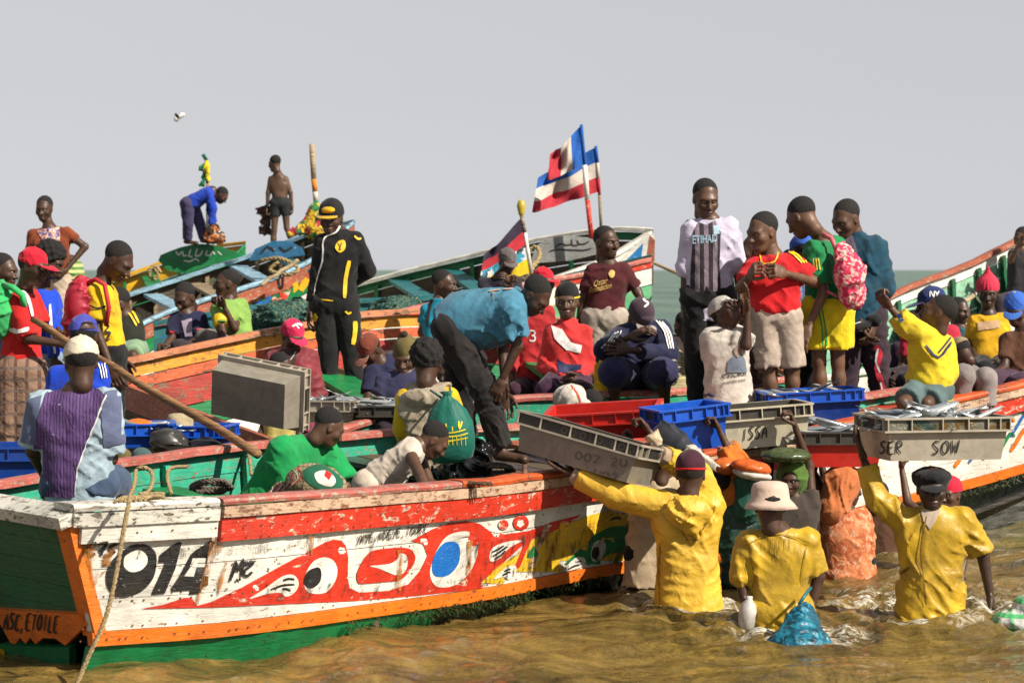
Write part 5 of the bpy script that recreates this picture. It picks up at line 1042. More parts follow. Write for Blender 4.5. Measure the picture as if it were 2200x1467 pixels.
# the standing group on the right
lv = man('tall man in an open lavender jacket over a striped football shirt, looking down', 16.4, (1516, 428), [(1486, 494), (1564, 490)], [(1474, 575), (1584, 568)], [(1470, 648), (1590, 636)], [(1500, 640), (1546, 640)], [(1500, 762), (1544, 762)], [(1502, 880), (1546, 880)], 12, 20, hs=82, tone=1,
         top=dict(c=LAV, sl=(1.3, 1.1), hem=.13, inf=.014, slinf=.012), bot=dict(c=BLACK, len=1.95, inf=.035))
pt_(lv, 'top', [(1500, 478), (1518, 484), (1536, 474), (1548, 500), (1546, 560), (1548, 626), (1482, 626), (1486, 560), (1490, 500)], striped((.02, .012, .018), (.24, .18, .22), .062, 0, .5), 'striped_shirt')
text(lv['top'], 'ETIHAD', (1489, 524), (1540, 520), 17, plain((.35, .5, .6), .5, 'lb'), 'lettering', lv['root'], 5, step=10, bold=.02); pt_(lv, 'top', [(1532, 486), (1544, 484), (1546, 502), (1534, 504)], plain((.35, .5, .6), .5, 'lb'), 'badge', 2)
sk_(lv, 'body', [[(1462, 636), (1470, 640), (1480, 637)]], 6, plain((.55, .5, .05), .4, 'brc'), 'bracelet', 2)
wt = man('man in a white flat cap and printed white T-shirt looking up and reaching', 15.5, (1560, 672), [(1532, 730), (1580, 726)], [(1536, 785), (1604, 742, -.12)], [(1528, 842, .15), (1606, 668, -.12)], [(1545, 850), (1588, 850)], None, None, 42, -34, hs=74, tone=0, top=dict(c=WHC, sl=.75, hem=.07, inf=.03, flare=1.2, slinf=.03), bot=dict(c=JEAN), hat=('flat', cloth((.5, .46, .4))), hands=('relax', 'spread'))
pt_(wt, 'top', [(1562, 800), (1564, 775), (1580, 762), (1592, 758), (1600, 775), (1603, 800)], cloth((.16, .19, .24)), 'shirt_print'); pt_(wt, 'top', cr([(1576, 750), (1584, 742), (1592, 750), (1590, 764), (1580, 764)], 3, True), cloth((.30, .20, .15)), 'shirt_print', 2)
text(wt['top'], 'VOTER SALL MACKY', (1550, 814), (1604, 806), 10, BLKM, 'lettering', wt['root'], 2, step=10, bold=.02); text(wt['top'], 'ensemble pour', (1553, 826), (1602, 818), 7, BLKM, 'lettering', wt['root'], 2, step=10)
og = man('person in an orange jacket almost hidden behind the boy in the red shirt', 18.0, (1618, 540), [(1604, 600), (1634, 596)], [(1596, 640, -.1), (1640, 640)], [(1606, 680, -.1), (1640, 690)], [(1610, 700), (1640, 700)], None, None, -85, 5, hs=70, top=dict(c=cloth((.55, .16, .02)), sl=1.9), bot=dict(c=BRN))
sp_b = man('boy lifting his red football shirt with both hands, in stained beige shorts', 15.8, (1638, 500), [(1624, 574), (1700, 568)], [(1592, 618, -.08), (1750, 606)], [(1610, 592, -.24), (1688, 588, -.2)], [(1642, 676), (1690, 676)], [(1652, 790), (1704, 790)], [(1662, 892), (1700, 890)], -52, 16, hs=84, tone=3,
             top=dict(c=cloth((.62, .01, .015)), sl=.75, hem=-.03, inf=.018, flare=1.0, slinf=.015), bot=dict(c=cloth((.50, .40, .32), stain=.8), len=1.0, inf=.016, flare=1.25), hands=('grip', 'grip'), body_yaw=-15)
for i in range(3): sk_(sp_b, 'top', [[(1682 + i * 8, 538 + i), (1704 + i * 7, 548), (1722 + i * 5, 566)]], 3, YM)
sk_(sp_b, 'top', [[(1672, 530), (1668, 545)]], 5, BLUM, 'shoulder_panel'); sk_(sp_b, 'top', [[(1632, 548), (1640, 566), (1664, 562), (1674, 535)]], 3, YM, 'collar_trim')
pt_(sp_b, 'bot', [(1632, 660), (1690, 650), (1692, 658), (1634, 668)], cloth((.1, .45, .25)), 'waistband')
man('man in a blue cap and blue plaid shirt behind the man in the green shirt', 17.6, (1722, 540), [(1700, 590), (1746, 590)], None, None, [(1706, 700), (1742, 700)], [(1706, 800), (1740, 800)], None, -150, 10, hs=70, top=dict(c=plaid((.25, .32, .5), (.03, .05, .2), (.6, .6, .7), .05), sl=.9), bot=dict(c=BLACK), hat=('cap', cloth((.03, .10, .42))))
gr = man('man in a green football shirt and yellow shorts seen from behind, pink backpack', 16.0, (1722, 468), [(1752, 542, -.12), (1794, 532, .14)], [(1770, 628, -.14), (1806, 620, .18)], [(1738, 700, -.2), (1790, 700, .1)], [(1758, 664), (1798, 664)], [(1760, 778), (1800, 778)], [(1764, 888), (1806, 888)], -128, 34, hs=82, tone=3,
         top=dict(c=cloth((.006, .20, .06)), sl=.8, hem=.06, slinf=.025), bot=dict(c=cloth((.75, .58, .01)), len=.75, inf=.035, flare=1.15))
for i in range(3): sk_(gr, 'top', [[(1748 + i * 5, 555), (1750 + i * 6, 580)]], 3, YM)
sk_(gr, 'bot', [[(1760, 665), (1766, 710), (1768, 752)]], 3, GREENC); sk_(gr, 'bot', [[(1767, 665), (1773, 710), (1775, 752)]], 3, GREENC)
te = man('man in an open dark teal shirt over grey, holding a black cap at his side', 17.1, (1818, 472), [(1812, 536, .05), (1878, 534, -.05)], [(1820, 612), (1898, 618)], [(1850, 688, -.12), (1880, 690, -.12)], [(1826, 672), (1870, 672)], [(1820, 785), (1882, 772)], [(1816, 890), (1900, 872)], -48, 28, hs=80, tone=1,
         top=dict(c=cloth((.008, .06, .10)), sl=1.05, hem=.07, inf=.03, slinf=.02, collar=1), bot=dict(c=cloth((.035, .018, .028)), len=1.95, inf=.03))
pt_(te, 'top', [(1806, 520), (1832, 506), (1842, 540), (1848, 620), (1852, 664), (1816, 664), (1806, 600)], cloth((.16, .12, .17)), 'open_shirt')
sk_(te, 'bot', [[(1880, 742), (1890, 760), (1884, 790), (1896, 830), (1900, 860)]], 11, cloth((.5, .02, .04)), 'trouser_print'); sk_(te, 'bot', [[(1886, 748), (1882, 775), (1890, 800)], [(1892, 820), (1897, 850)]], 4, WHITEM, 'trouser_print', 3)
yb = man('kneeling boy in a yellow sweatshirt with navy chevrons stretching out his left arm', 15.1, (2016, 672), [(1980, 722, -.05), (2026, 742, .1)], [(1944, 696, -.12), (2034, 800, .05)], [(1912, 660, -.14), (2022, 840, .12)], [(1978, 842), (2014, 842)], [(1940, 866, -.25), (1990, 868, -.2)], [(1960, 888, .15), (2010, 888, .2)], -105, -14, hs=78, tone=1,
         top=dict(c=cloth((.70, .52, .02)), sl=(1.5, 1.4), hem=.10, inf=.026, flare=1.1, slinf=.02), bot=dict(c=cloth((.09, .14, .14)), len=.8, inf=.03), hands=('grip', 'relax'))
sk_(yb, 'top', [[(1988, 742), (2014, 768), (2042, 735)], [(2016, 756), (2044, 722)]], 5, NAVM); sk_(yb, 'top', [[(1932, 676), (1938, 690)]], 12, plain((.01, .08, .45), .7, 'cf'), 'cuff')
ny = man('man in a navy cap and red T-shirt sitting behind the yellow-sleeved boy', 17.4, (2000, 655), [(1952, 724), (2044, 716)], [(1940, 790), (2055, 790)], [(1920, 810, -.2), (2030, 820)], [(1970, 810), (2030, 810)], None, None, -80, 10, hs=74, top=dict(c=cloth((.5, .02, .05)), sl=.6), bot=dict(c=DKP), hat=('cap', cloth((.015, .03, .12))), sit=1)
cap_s(ny, [[(1998, 638), (1999, 626), (2006, 638), (2007, 626)], [(2009, 626), (2013, 632), (2017, 626)], [(2013, 632), (2012, 639)]], 2.4, WHITEM, 'logo')
kn = man('man in a pink knitted hat and yellow printed T-shirt sitting in the right boat', 18.6, (2122, 630), [(2094, 692), (2152, 688)], [(2084, 745), (2166, 752)], [(2106, 790, -.25), (2142, 788, -.25)], [(2106, 784), (2148, 784)], None, None, -12, 12, hs=66, top=dict(c=cloth((.70, .38, .01)), sl=.7), bot=dict(c=BLACK), hat=('knit', cloth((.62, .03, .07))), sit=1, tone=2)
text(kn['top'], 'COAST', (2100, 706), (2150, 700), 12, WHITEM, 'shirt_print', kn['root'], 2, step=10) if False else pt_(kn, 'top', [(2100, 692), (2148, 688), (2148, 704), (2102, 710)], cloth((.55, .35, .2)), 'shirt_print')
hp = man('man in a blue cap with white headphones round his neck at the right edge', 16.8, (2182, 664), [(2164, 730), (2240, 726)], [(2158, 790, -.1), (2250, 790)], [(2132, 805, -.25), (2220, 810, -.2)], [(2180, 824), (2230, 824)], [(2128, 822, -.35), (2190, 826, -.4)], [(2110, 850, -.2), (2190, 870, -.3)], -24, 28, hs=70, top=dict(c=BRN, sl=.7), bot=dict(c=cloth((.06, .025, .05)), inf=.035), hat=('cap', cloth((.03, .12, .5)), cloth((.04, .14, .5)), cloth((.6, .4, .05))), sit=1)
sk_(hp, 'top', [[(2172, 690), (2184, 708), (2202, 690)]], 7, WHITEM, 'headphones', 3)
gy = man('crouching person in grey with a tan cap pulled low behind the yellow-sleeved boy', 15.9, (2064, 758), [(2050, 800, 0), (2092, 800, .1)], [(2045, 840), (2100, 842)], [(2050, 862, -.1), (2110, 856, -.1)], [(2075, 850, .1), (2112, 848, .1)], [(2070, 806, -.35), (2118, 812, -.3)], [(2060, 872, -.3), (2120, 872, -.3)], -150, 42, hs=62, top=dict(c=GREYC, sl=.7), bot=dict(c=cloth((.26, .22, .21)), inf=.04), hat=('cap', cloth((.26, .19, .10))), sit=1)
man('bare-armed person leaning on the high end of the right boat, cut by the photo edge', 21.0, (2196, 512), [(2176, 545), (2212, 545)], [(2172, 560, -.2), (2215, 565)], [(2186, 530, -.3), (2215, 585)], None, None, None, -60, 20, hs=46, tone=3, top=dict(c=CHAR, sl=.3), bot=dict(c=DKP), sit=1)
for q in ((2, 2),): pass
# inside the near boat
gs = man('boy in a baggy green shirt bending forward inside the near boat', 12.7, (706, 918), [(608, 972, -.12), (690, 968, .15)], [(612, 1045, -.12), (742, 1045, .05)], [(660, 1065, -.1), (745, 1078, .1)], [(566, 1055, -.05), (636, 1055, .1)], None, None, 112, 34, hs=80, tone=1, top=dict(c=GREENC, sl=.95, inf=.05, hem=.10, flare=1.4, slinf=.03), bot=dict(c=BLACK), sit=1, floor=.16, body_yaw=95)
wk = man('boy in a cream vest leaning over the near boat rail on his forearm', 12.45, (932, 946), [(880, 972, -.14), (896, 966, .14)], [(914, 1046, -.42), (925, 1040, .0)], [(994, 1040, -.50), (985, 1050, -.1)], [(790, 1040, -.08), (826, 1040, .12)], None, None, 95, 46, hs=76, tone=1, top=dict(c=cloth((.62, .52, .42), var=.15), sl=0, inf=.02, hem=.05, hd=(-.6, 0, -.7)), bot=dict(c=cloth((.58, .48, .38), var=.15), len=.8, inf=.025), hands=('flat', 'relax'), floor=.16, body_yaw=90, pn=((0, 0, -1), None))

# carriers standing in the water
yr = man('carrier in a long yellow raincoat and red-banded cap lifting the tilted grey crate', 12.35, (1484, 1018), [(1424, 1088), (1526, 1086)], [(1322, 1062, .05), (1500, 1020, .38)], [(1238, 1022, .12), (1424, 978, .22)], [(1448, 1240), (1508, 1240)], None, None, 170, 4, hs=86, K=.98,
         top=dict(c=RAINY, sl=1.93, hem=.19, inf=.026, flare=1.35, slinf=.020, amp=.010), bot=None, hat=('skull', cloth((.05, .01, .02)), cloth((.6, .01, .01))), hands=('flat', 'grip'), pn=((0, 0, 1), None))
DKY = cloth((.34, .19, .012)); sk_(yr, 'top', [[(1402, 1150), (1398, 1220), (1402, 1300)], [(1420, 1165), (1416, 1230), (1420, 1306)]], 2, DKY, 'seam', 1); sk_(yr, 'top', [[(1440, 1096), (1470, 1150), (1490, 1160), (1528, 1110), (1535, 1086)]], 3, DKY, 'hood_edge', 1)
V, Q = sdf([ell(yr['mid'] + Vector((0, -.10, -.02)), (.125, .075, .085), k=.04), cap(yr['mid'] + Vector((-.03, -.12, -.03)), yr['mid'] + Vector((.05, -.13, -.15)), .06, .015, k=.05)], .011, (.016, 9)); mesh('hood', V, Q, [RAINY], yr['root'])
for i in (0, 1):
    a, b = yr['E'][i], yr['W'][i]; V, Q = sdf([cap(a.lerp(b, .88), a.lerp(b, 1.08), .052, .046, k=.01, flat=1)], .008, (.004, 4)); mesh('cuff', V, Q, [cloth((.42, .30, .20))], yr['root'])
be = man('carrier in a long beige coat standing behind the one in the yellow raincoat', 12.95, (1428, 1000), [(1374, 1052), (1446, 1050)], [(1372, 1000, .1), (1436, 985, .2)], [(1350, 960, .2), (1394, 925, .2)], [(1375, 1190), (1432, 1190)], None, None, 150, 10, hs=78, top=dict(c=cloth((.50, .38, .24), .5, .3, 0, .3), sl=1.9, hem=.2, inf=.03, flare=1.2, amp=.010), bot=dict(c=BLACK), hat=('skull', BLACK, BLACK), hands=('grip', 'grip'))
bu = man('carrier in a wet yellow shirt and cream bucket hat seen from behind', 11.75, (1654, 1086), [(1606, 1166), (1734, 1160)], [(1592, 1238, -.02), (1758, 1236, 0)], [(1598, 1284, -.05), (1746, 1296, -.02)], [(1640, 1312), (1704, 1312)], None, None, 184, 2, hs=90, K=1.0, top=dict(c=RAIN2, sl=(1.25, .95), hem=.10, inf=.014, flare=1.05, slinf=.010, amp=.009), bot=dict(c=RAIN2, inf=.035), hat=('bucket', cloth((.58, .42, .33), var=.15)), hands=('grip', 'relax'))
for i in range(4): sk_(bu, 'top', [[(1648 + i * 6, 1140), (1650 + i * 8, 1190)]], 2, RAIN2, 'shoulder_pleat', 1) if False else None
sk_(bu, 'top', [[(1598, 1172), (1650, 1150), (1690, 1150), (1740, 1166)], [(1668, 1152), (1668, 1200)], [(1608, 1180), (1622, 1235), (1618, 1262)], [(1732, 1176), (1722, 1232), (1724, 1256)]], 2, DKY, 'seam', 1)
for x in (1640, 1650, 1660, 1676, 1686, 1696): sk_(bu, 'top', [[(x, 1156), (x - 1, 1182)]], 1.6, DKY, 'pleat', 1)
gc = man('carrier in a dark green raincoat with an orange pad on the head', 13.2, (1612, 1046), [(1560, 1102), (1640, 1100)], None, None, [(1578, 1200), (1628, 1200)], None, None, 165, 5, hs=78, top=dict(c=cloth((.008, .05, .035), .35, .3, 1), sl=1.9, hem=.16, inf=.03, flare=1.25, amp=.008), bot=dict(c=BLACK), hat=('hood', cloth((.01, .09, .06), .5)), hands=('grip', 'grip'))
oj = man('carrier in an orange jacket reaching up to hold the bright blue crate', 13.25, (1548, 1040), [(1516, 1082), (1590, 1060)], [(1500, 1020, .1), (1576, 990, .05)], [(1480, 960, .2), (1546, 925, .05)], None, None, None, 160, 0, hs=74, top=dict(c=cloth((.62, .17, .02)), sl=1.5, inf=.035, amp=.014, slinf=.03), bot=dict(c=BLACK), hat=('skull', BLACK, BLACK), hands=('grip', 'grip'))
dg = man('carrier in a sleeveless dark grey top holding up the cream crate, green hood', 13.65, (1700, 1030), [(1662, 1086), (1742, 1082)], [(1650, 1030, .1), (1738, 1000, .05)], [(1660, 950, .2), (1708, 915, 0)], [(1675, 1190), (1725, 1190)], None, None, -20, 10, hs=76, top=dict(c=cloth((.06, .045, .035)), sl=.35, inf=.02, hem=.1), bot=dict(c=BLACK), hat=('hood', cloth((.07, .14, .02))), hands=('relax', 'grip'))
oh = man('carrier wrapped in a stained orange hooded cape, turned away to the right', 13.8, (1816, 1046), [(1790, 1122), (1848, 1118)], [(1778, 1080, .1), (1856, 1170)], [(1752, 1020, .2), (1860, 1190, .2)], [(1795, 1200), (1845, 1200)], None, None, 115, 10, hs=84, top=dict(c=blotch((.58, .19, .07), (.42, .10, .03), 16, (.60, .28, .15)), sl=(.4, 1.9), hem=.26, inf=.03, flare=1.5, amp=.007), bot=dict(c=BLACK), hat=('hood', cloth((.55, .16, .05), stain=.3)), hands=('grip', None))
man('person in dark clothes shaded between the orange cape and the wading man', 14.6, (1884, 1072), [(1862, 1120), (1912, 1118)], None, None, None, None, None, -30, 15, hs=72, top=dict(c=BRN, sl=.6), bot=dict(c=BLACK), tone=2)
wm = man('wading man in a wet mustard shirt and black cap under a grey fish crate', 12.15, (2002, 1050), [(1944, 1122), (2066, 1116)], [(1884, 1070, .03), (2112, 1192, 0)], [(1858, 992, .05), (2126, 1276, -.02)], [(1966, 1272), (2034, 1272)], None, None, -6, 4, hs=92, tone=2, K=1.0, top=dict(c=RAIN2, sl=(1.9, .95), hem=.15, inf=.020, flare=1.3, slinf=.014, amp=.010, collar=1), bot=dict(c=RAIN2), hat=('pad', BLACK, BLACK), hands=('flat', 'relax'), pn=((0, 0, 1), None))
sk_(wm, 'top', [[(1990, 1110), (1978, 1180), (1984, 1250), (1990, 1300)]], 4, cloth((.2, .11, .01)), 'shirt_opening'); sk_(wm, 'top', [[(1905, 1238), (1930, 1236), (1955, 1218)]], 4, cloth((.16, .09, .01)), 'pocket_flap')
pt_(wm, 'top', [(1978, 1096), (2020, 1092), (2010, 1120), (1998, 1138), (1984, 1120)], cloth((.5, .4, .3)), 'undershirt')
rd = man('carrier in a red head scarf behind the wading man, arms up to the red crate', 13.7, (2040, 1062), [(1990, 1110), (2060, 1110)], [(1950, 1080, .1), None], [(1938, 1010, .2), None], None, None, None, -40, 5, hs=70, top=dict(c=cloth((.25, .3, .12)), sl=.4), bot=dict(c=BLACK), hat=('skull', cloth((.6, .01, .04))), hands=('grip', 'grip'), tone=1)
# carriers between the boats on the left
man('carrier between the boats with a black pad on the head', 14.3, (366, 985), [(336, 1030), (398, 1030)], None, None, None, None, None, -20, 10, hs=70, top=dict(c=cloth((.4, .25, .03)), sl=.8), bot=dict(c=BLACK), hat=('skull', BLACK, BLACK))
man('carrier in a green and orange hat low between the boats', 14.4, (262, 1000), [(235, 1045), (290, 1045)], None, None, None, None, None, 20, 15, hs=66, top=dict(c=BRN, sl=.6), bot=dict(c=BLACK), hat=('skull', OLIVE, cloth((.6, .3, .02))))
man('carrier in a grey-green woollen hat low between the boats', 14.0, (306, 1000), [(280, 1050), (335, 1050)], None, None, None, None, None, 40, 15, hs=66, top=dict(c=GREYC, sl=.6), bot=dict(c=BLACK), hat=('skull', cloth((.06, .11, .11))))
man('carrier in a straw-coloured hat by the blue crates between the boats', 15.0, (388, 925), [(355, 970), (420, 970)], None, None, None, None, None, 150, 5, hs=70, top=dict(c=TAN, sl=.6), bot=dict(c=BLACK), hat=('bucket', cloth((.42, .33, .2))))
man('person bending low behind the crates beside the green thwart', 16.0, (1268, 872), [(1240, 900), (1285, 905)], None, None, None, None, None, 60, 55, hs=64, top=dict(c=BRN, sl=.6), bot=dict(c=YELC, len=1.5), sit=1)

# more of the packed crowd
man('man in a dark jacket sitting low on the right boat behind the kneeling boy', 17.8, (1962, 700), [(1930, 748), (1985, 745)], None, None, None, None, None, -60, 15, hs=64, top=dict(c=cloth((.04, .02, .05)), sl=1.9), bot=dict(c=BLACK), sit=1)
man('man with a shaved head sitting beyond the pink knitted hat', 19.6, (2062, 668), [(2035, 715), (2088, 715)], None, None, None, None, None, 30, 10, hs=56, top=dict(c=cloth((.02, .10, .12)), sl=.7), bot=dict(c=DKP), sit=1)
man('person in a dark red top crouching under the boy in the football shirt', 17.4, (1650, 800), [(1620, 845), (1680, 845)], None, None, None, None, None, -30, 20, hs=62, top=dict(c=cloth((.06, .03, .02)), sl=1.5), bot=dict(c=DKP), sit=1)
man('carrier in a brown shirt wading between the cream crate and the orange cape', 14.25, (1738, 1040), [(1714, 1092), (1764, 1090)], [(1708, 1030, .1), (1772, 1030, .1)], [(1722, 985, .1), (1762, 985, .1)], None, None, None, 150, 5, hs=68, top=dict(c=cloth((.05, .03, .02)), sl=.5), bot=dict(c=BLACK), hands=('grip', 'grip'))
man('carrier in a faded green shirt under the bright blue crate', 13.15, (1470, 1060), [(1440, 1105), (1500, 1105)], None, None, None, None, None, 20, 5, hs=68, top=dict(c=cloth((.1, .14, .08)), sl=.9), bot=dict(c=BLACK))
man('boy in a grey top seated between the bobble hat man and the vest boy', 15.4, (958, 800), [(935, 842), (980, 842)], None, None, None, None, None, -20, 20, hs=58, top=dict(c=GREYC, sl=.6), bot=dict(c=DKP), sit=1)
man('man in a black jacket sitting beside the man in the red number three shirt', 18.9, (1130, 650), [(1105, 695), (1150, 695)], None, None, None, None, None, 30, 15, hs=58, top=dict(c=BLACK, sl=1.9), bot=dict(c=DKP), sit=1)
# ---------------------------------------------------------------- fish crates
def frame(o, yaw=0, tilt=0, lean=0):
    return Matrix.Translation(o) @ Matrix.Rotation(math.radians(yaw), 4, 'Z') @ Matrix.Rotation(math.radians(tilt), 4, 'Y') @ Matrix.Rotation(math.radians(lean), 4, 'X')
def crate(label, cen, yaw, L, Wd, Hh, m, m2=None, tilt=0, lean=0, group='plastic fish crates', rimh=.075, name='fish_crate', m3=None):
    """open tapered tray with a deep ribbed rim; cen = centre of the base"""
    m2 = m2 or m; M = frame(cen, yaw, tilt, lean); rt = root(name, cen, label, 'crate', group); t = .010; tp = .035
    a, b = L / 2, Wd / 2; hb = Hh - rimh; MBq = MB()
    def ring(z, gx, gy): return [M @ Vector(q) for q in ((-a + gx, -b + gy, z), (a - gx, -b + gy, z), (a - gx, b - gy, z), (-a + gx, b - gy, z))]
    o0, o1 = ring(0, tp, tp), ring(hb, .012, .012); i0, i1 = ring(.012, tp + t, tp + t), ring(hb, .012 + t, .012 + t); V = o0 + o1 + i1 + i0
    Fc = [(3, 2, 1, 0)] + [(i, (i + 1) % 4, 4 + (i + 1) % 4, 4 + i) for i in range(4)] + [(4 + i, 4 + (i + 1) % 4, 8 + (i + 1) % 4, 8 + i) for i in range(4)] + [(8 + i, 8 + (i + 1) % 4, 12 + (i + 1) % 4, 12 + i) for i in range(4)] + [(12, 13, 14, 15)]
    body = mesh('tray', V, Fc, [m], rt, False)
    p0, p1 = ring(hb + .001, 0, 0), ring(Hh, 0, 0); q1, q0 = ring(Hh, .016, .016), ring(hb + .001, .016, .016); V = p0 + p1 + q1 + q0
    rim = mesh('rim', V, [(i, (i + 1) % 4, 4 + (i + 1) % 4, 4 + i) for i in range(4)] + [(4 + i, 4 + (i + 1) % 4, 8 + (i + 1) % 4, 8 + i) for i in range(4)] + [(8 + i, 8 + (i + 1) % 4, 12 + (i + 1) % 4, 12 + i) for i in range(4)] + [(12 + i, 12 + (i + 1) % 4, (i + 1) % 4, i) for i in range(4)], [m3 or m2], rt, False)
    # flanges, ribs and hand holds on all four sides
    for (x0, x1, y0, y1, z0, z1) in ((-a - .016, a + .016, -b - .016, b + .016, Hh - .010, Hh + .001), (-a - .016, a + .016, -b - .016, b + .016, hb - .001, hb + .009)):
        f = MB(); w = .016
        f.obox(M, x0, x1, y0, y0 + w, z0, z1); f.obox(M, x0, x1, y1 - w, y1, z0, z1); f.obox(M, x0, x0 + w, y0 + w, y1 - w, z0, z1); f.obox(M, x1 - w, x1, y0 + w, y1 - w, z0, z1)
        f.build('flange', [m2], rt)
    for sy in (-1, 1):
        for x in (-a, -a * .62, -a * .12, a * .30, a * .62, a * .82, a - .006): y = sy * (b + .008); MB().obox(M, x, x + .006, y - .008, y + .008, hb + .009, Hh - .010).build('rib', [m2], rt)
    for sx in (-1, 1):
        for y in (-b * .9, -b * .45, b * .45, b * .9): x = sx * (a + .008); MB().obox(M, x - .008, x + .008, y - .003, y + .003, hb + .009, Hh - .010).build('rib', [m2], rt)
        MB().obox(M, sx * (a + .002) - .003, sx * (a + .002) + .003, -b * .42, b * .42, hb + .016, Hh - .020).build('hand_hold', [BLKM], rt)
    rt['m'] = 0
    return dict(root=rt, tray=body, rim=rim, M=M, L=L, W=Wd, H=Hh)
cGREY = plastic((.26, .23, .18), dirt=.6); cGREYL = plastic((.40, .35, .27), dirt=.55); cBLUE = plastic((.008, .085, .50), .3, .35); cDBL = plastic((.006, .045, .26), .35, .5); cREDc = plastic((.50, .02, .012), .35, .4); cCRM = plastic((.52, .46, .32), .4, .5); cDKR = plastic((.045, .038, .028), .45, .6); cORG = plastic((.60, .16, .01), .35, .3); cGRNB = blotch((.012, .035, .022), (.10, .06, .01), 4, (.14, .13, .09), .4); cGRN = plastic((.03, .07, .045), .4, .5)
INK = plain((.03, .025, .02), .8, 'ink'); FAINT = plain((.14, .12, .09), .8, 'faint')
def ctxt(c, s, x0, x1, z0, z1, part='tray', side=-1, m=INK, nm='lettering', rim=False):
    """hand lettering on the long side of a crate, in crate metres"""
    cu = bpy.data.curves.new('t', 'FONT'); cu.body = s; cu.offset = .012; cu.resolution_u = 2; ob = bpy.data.objects.new('t', cu); me = ob.to_mesh(); V = [v.co.copy() for v in me.vertices]; Fc = [tuple(p.vertices) for p in me.polygons]; ob.to_mesh_clear(); bpy.data.objects.remove(ob)
    xs = [v.x for v in V]; w0, w1 = min(xs), max(xs); P = []
    hb = c['H'] - .075; b = c['W'] / 2
    for v in V:
        u = (v.x - w0) / (w1 - w0); t = v.y / .7; z = z0 + (z1 - z0) * t
        if side == 1:  # end face at +x
            ins = 0 if rim else .035 + (.012 - .035) * z / hb; P.append(c['M'] @ Vector((c['L'] / 2 - ins + .002, -(x0 + (x1 - x0) * u) * -1, z)))
        else:
            ins = 0 if rim else .035 + (.012 - .035) * z / hb; P.append(c['M'] @ Vector((x0 + (x1 - x0) * u, -b + ins - (.002 if not rim else .002), z)))
    o = mesh(nm, P, Fc, [m], c['root'], False); return o
# the tilted one lifted by the carrier in the raincoat
k1 = crate('long weathered grey crate with ink marks tilted in the raincoat carrier hands', W(1255, 1006, 12.6), -26, .72, .42, .215, cGREY, cGREYL, tilt=13, lean=-8, m3=cDKR)
ctxt(k1, 'O D O L O   B O O', -.10, .34, .158, .196, m=FAINT, rim=True); hand([k1['tray']], 'OO2 2U', (1235, 985), (1350, 1004), 16, 3, FAINT, 'lettering', k1['root'], 2); hand([k1['tray']], 'J UO2', (1240, 1014), (1330, 1034), 15, 3, FAINT, 'lettering', k1['root'], 2)
k2 = crate('red crate with orange end handles behind the tilted grey crate', W(1300, 935, 14.0), -10, .66, .40, .17, cREDc, cREDc, tilt=-4, lean=6)
for x_ in (.331, -.331): MB().obox(k2['M'], x_ - .006 if x_ > 0 else x_ - .02, x_ + .02 if x_ > 0 else x_ + .006, -.16, .16, .105, .165).build('end_handle', [cORG], k2['root'])
k3 = crate('bright blue crate held up by the orange-sleeved carrier', W(1478, 962, 13.5), 14, .40, .40, .25, cBLUE, cBLUE, tilt=-6)
k4 = crate('cream crate lettered ISSA held up by the dark grey carrier', W(1634, 955, 13.9), 8, .54, .40, .24, cCRM, cCRM, tilt=-4, m3=cDKR); hand([k4['tray']], 'ISSA', (1592, 946), (1650, 938), 26, 3.4, INK, 'lettering', k4['root'], 2)
k5 = crate('large deep blue crate on the deck below the green football shirt', W(1742, 902, 15.3), 3, .62, .42, .20, cDBL, cBLUE, tilt=-3)
k6 = crate('red and dark crate heaped with fish on the red-scarved carrier', W(1800, 998, 13.9), 3, .48, .40, .21, cREDc, cDKR, tilt=0)
k7 = crate('grey crate lettered SER SOW full of fish on the wading man head', W(2002, 982, 12.3), 12, .68, .46, .225, cGREYL, cGREYL, m3=cGRNB); hand([k7['tray']], 'SER', (1890, 974), (1940, 974), 26, 3.4, INK, 'lettering', k7['root'], 2); hand([k7['tray']], 'SOW', (2000, 974), (2062, 972), 28, 3.4, INK, 'lettering', k7['root'], 2)
k8 = crate('big weathered grey crate leaning on its side by the pink-capped man', W(532, 858, 14.0), -24, .58, .35, .22, cGREY, cGREYL, tilt=9, lean=-78)
k9 = crate('blue crate between the boats under the orange sack', W(300, 958, 14.7), 10, .42, .34, .15, cBLUE, cBLUE)
k10 = crate('blue crate half hidden beyond the leaning grey crate', W(440, 965, 14.9), -8, .34, .34, .16, cDBL, cBLUE)
k11 = crate('dark blue crate behind the man in purple at the left edge', W(40, 1040, 12.9), 6, .60, .42, .22, cDBL, cDBL)
k12 = crate('shallow grey crate of fish between the men sorting the catch', W(712, 905, 15.8), -10, .42, .34, .15, cCRM, cGREYL)
k13 = crate('dark tray of fish in front of the man in the olive hat', W(862, 900, 15.7), 0, .55, .36, .10, cDKR, cDKR)
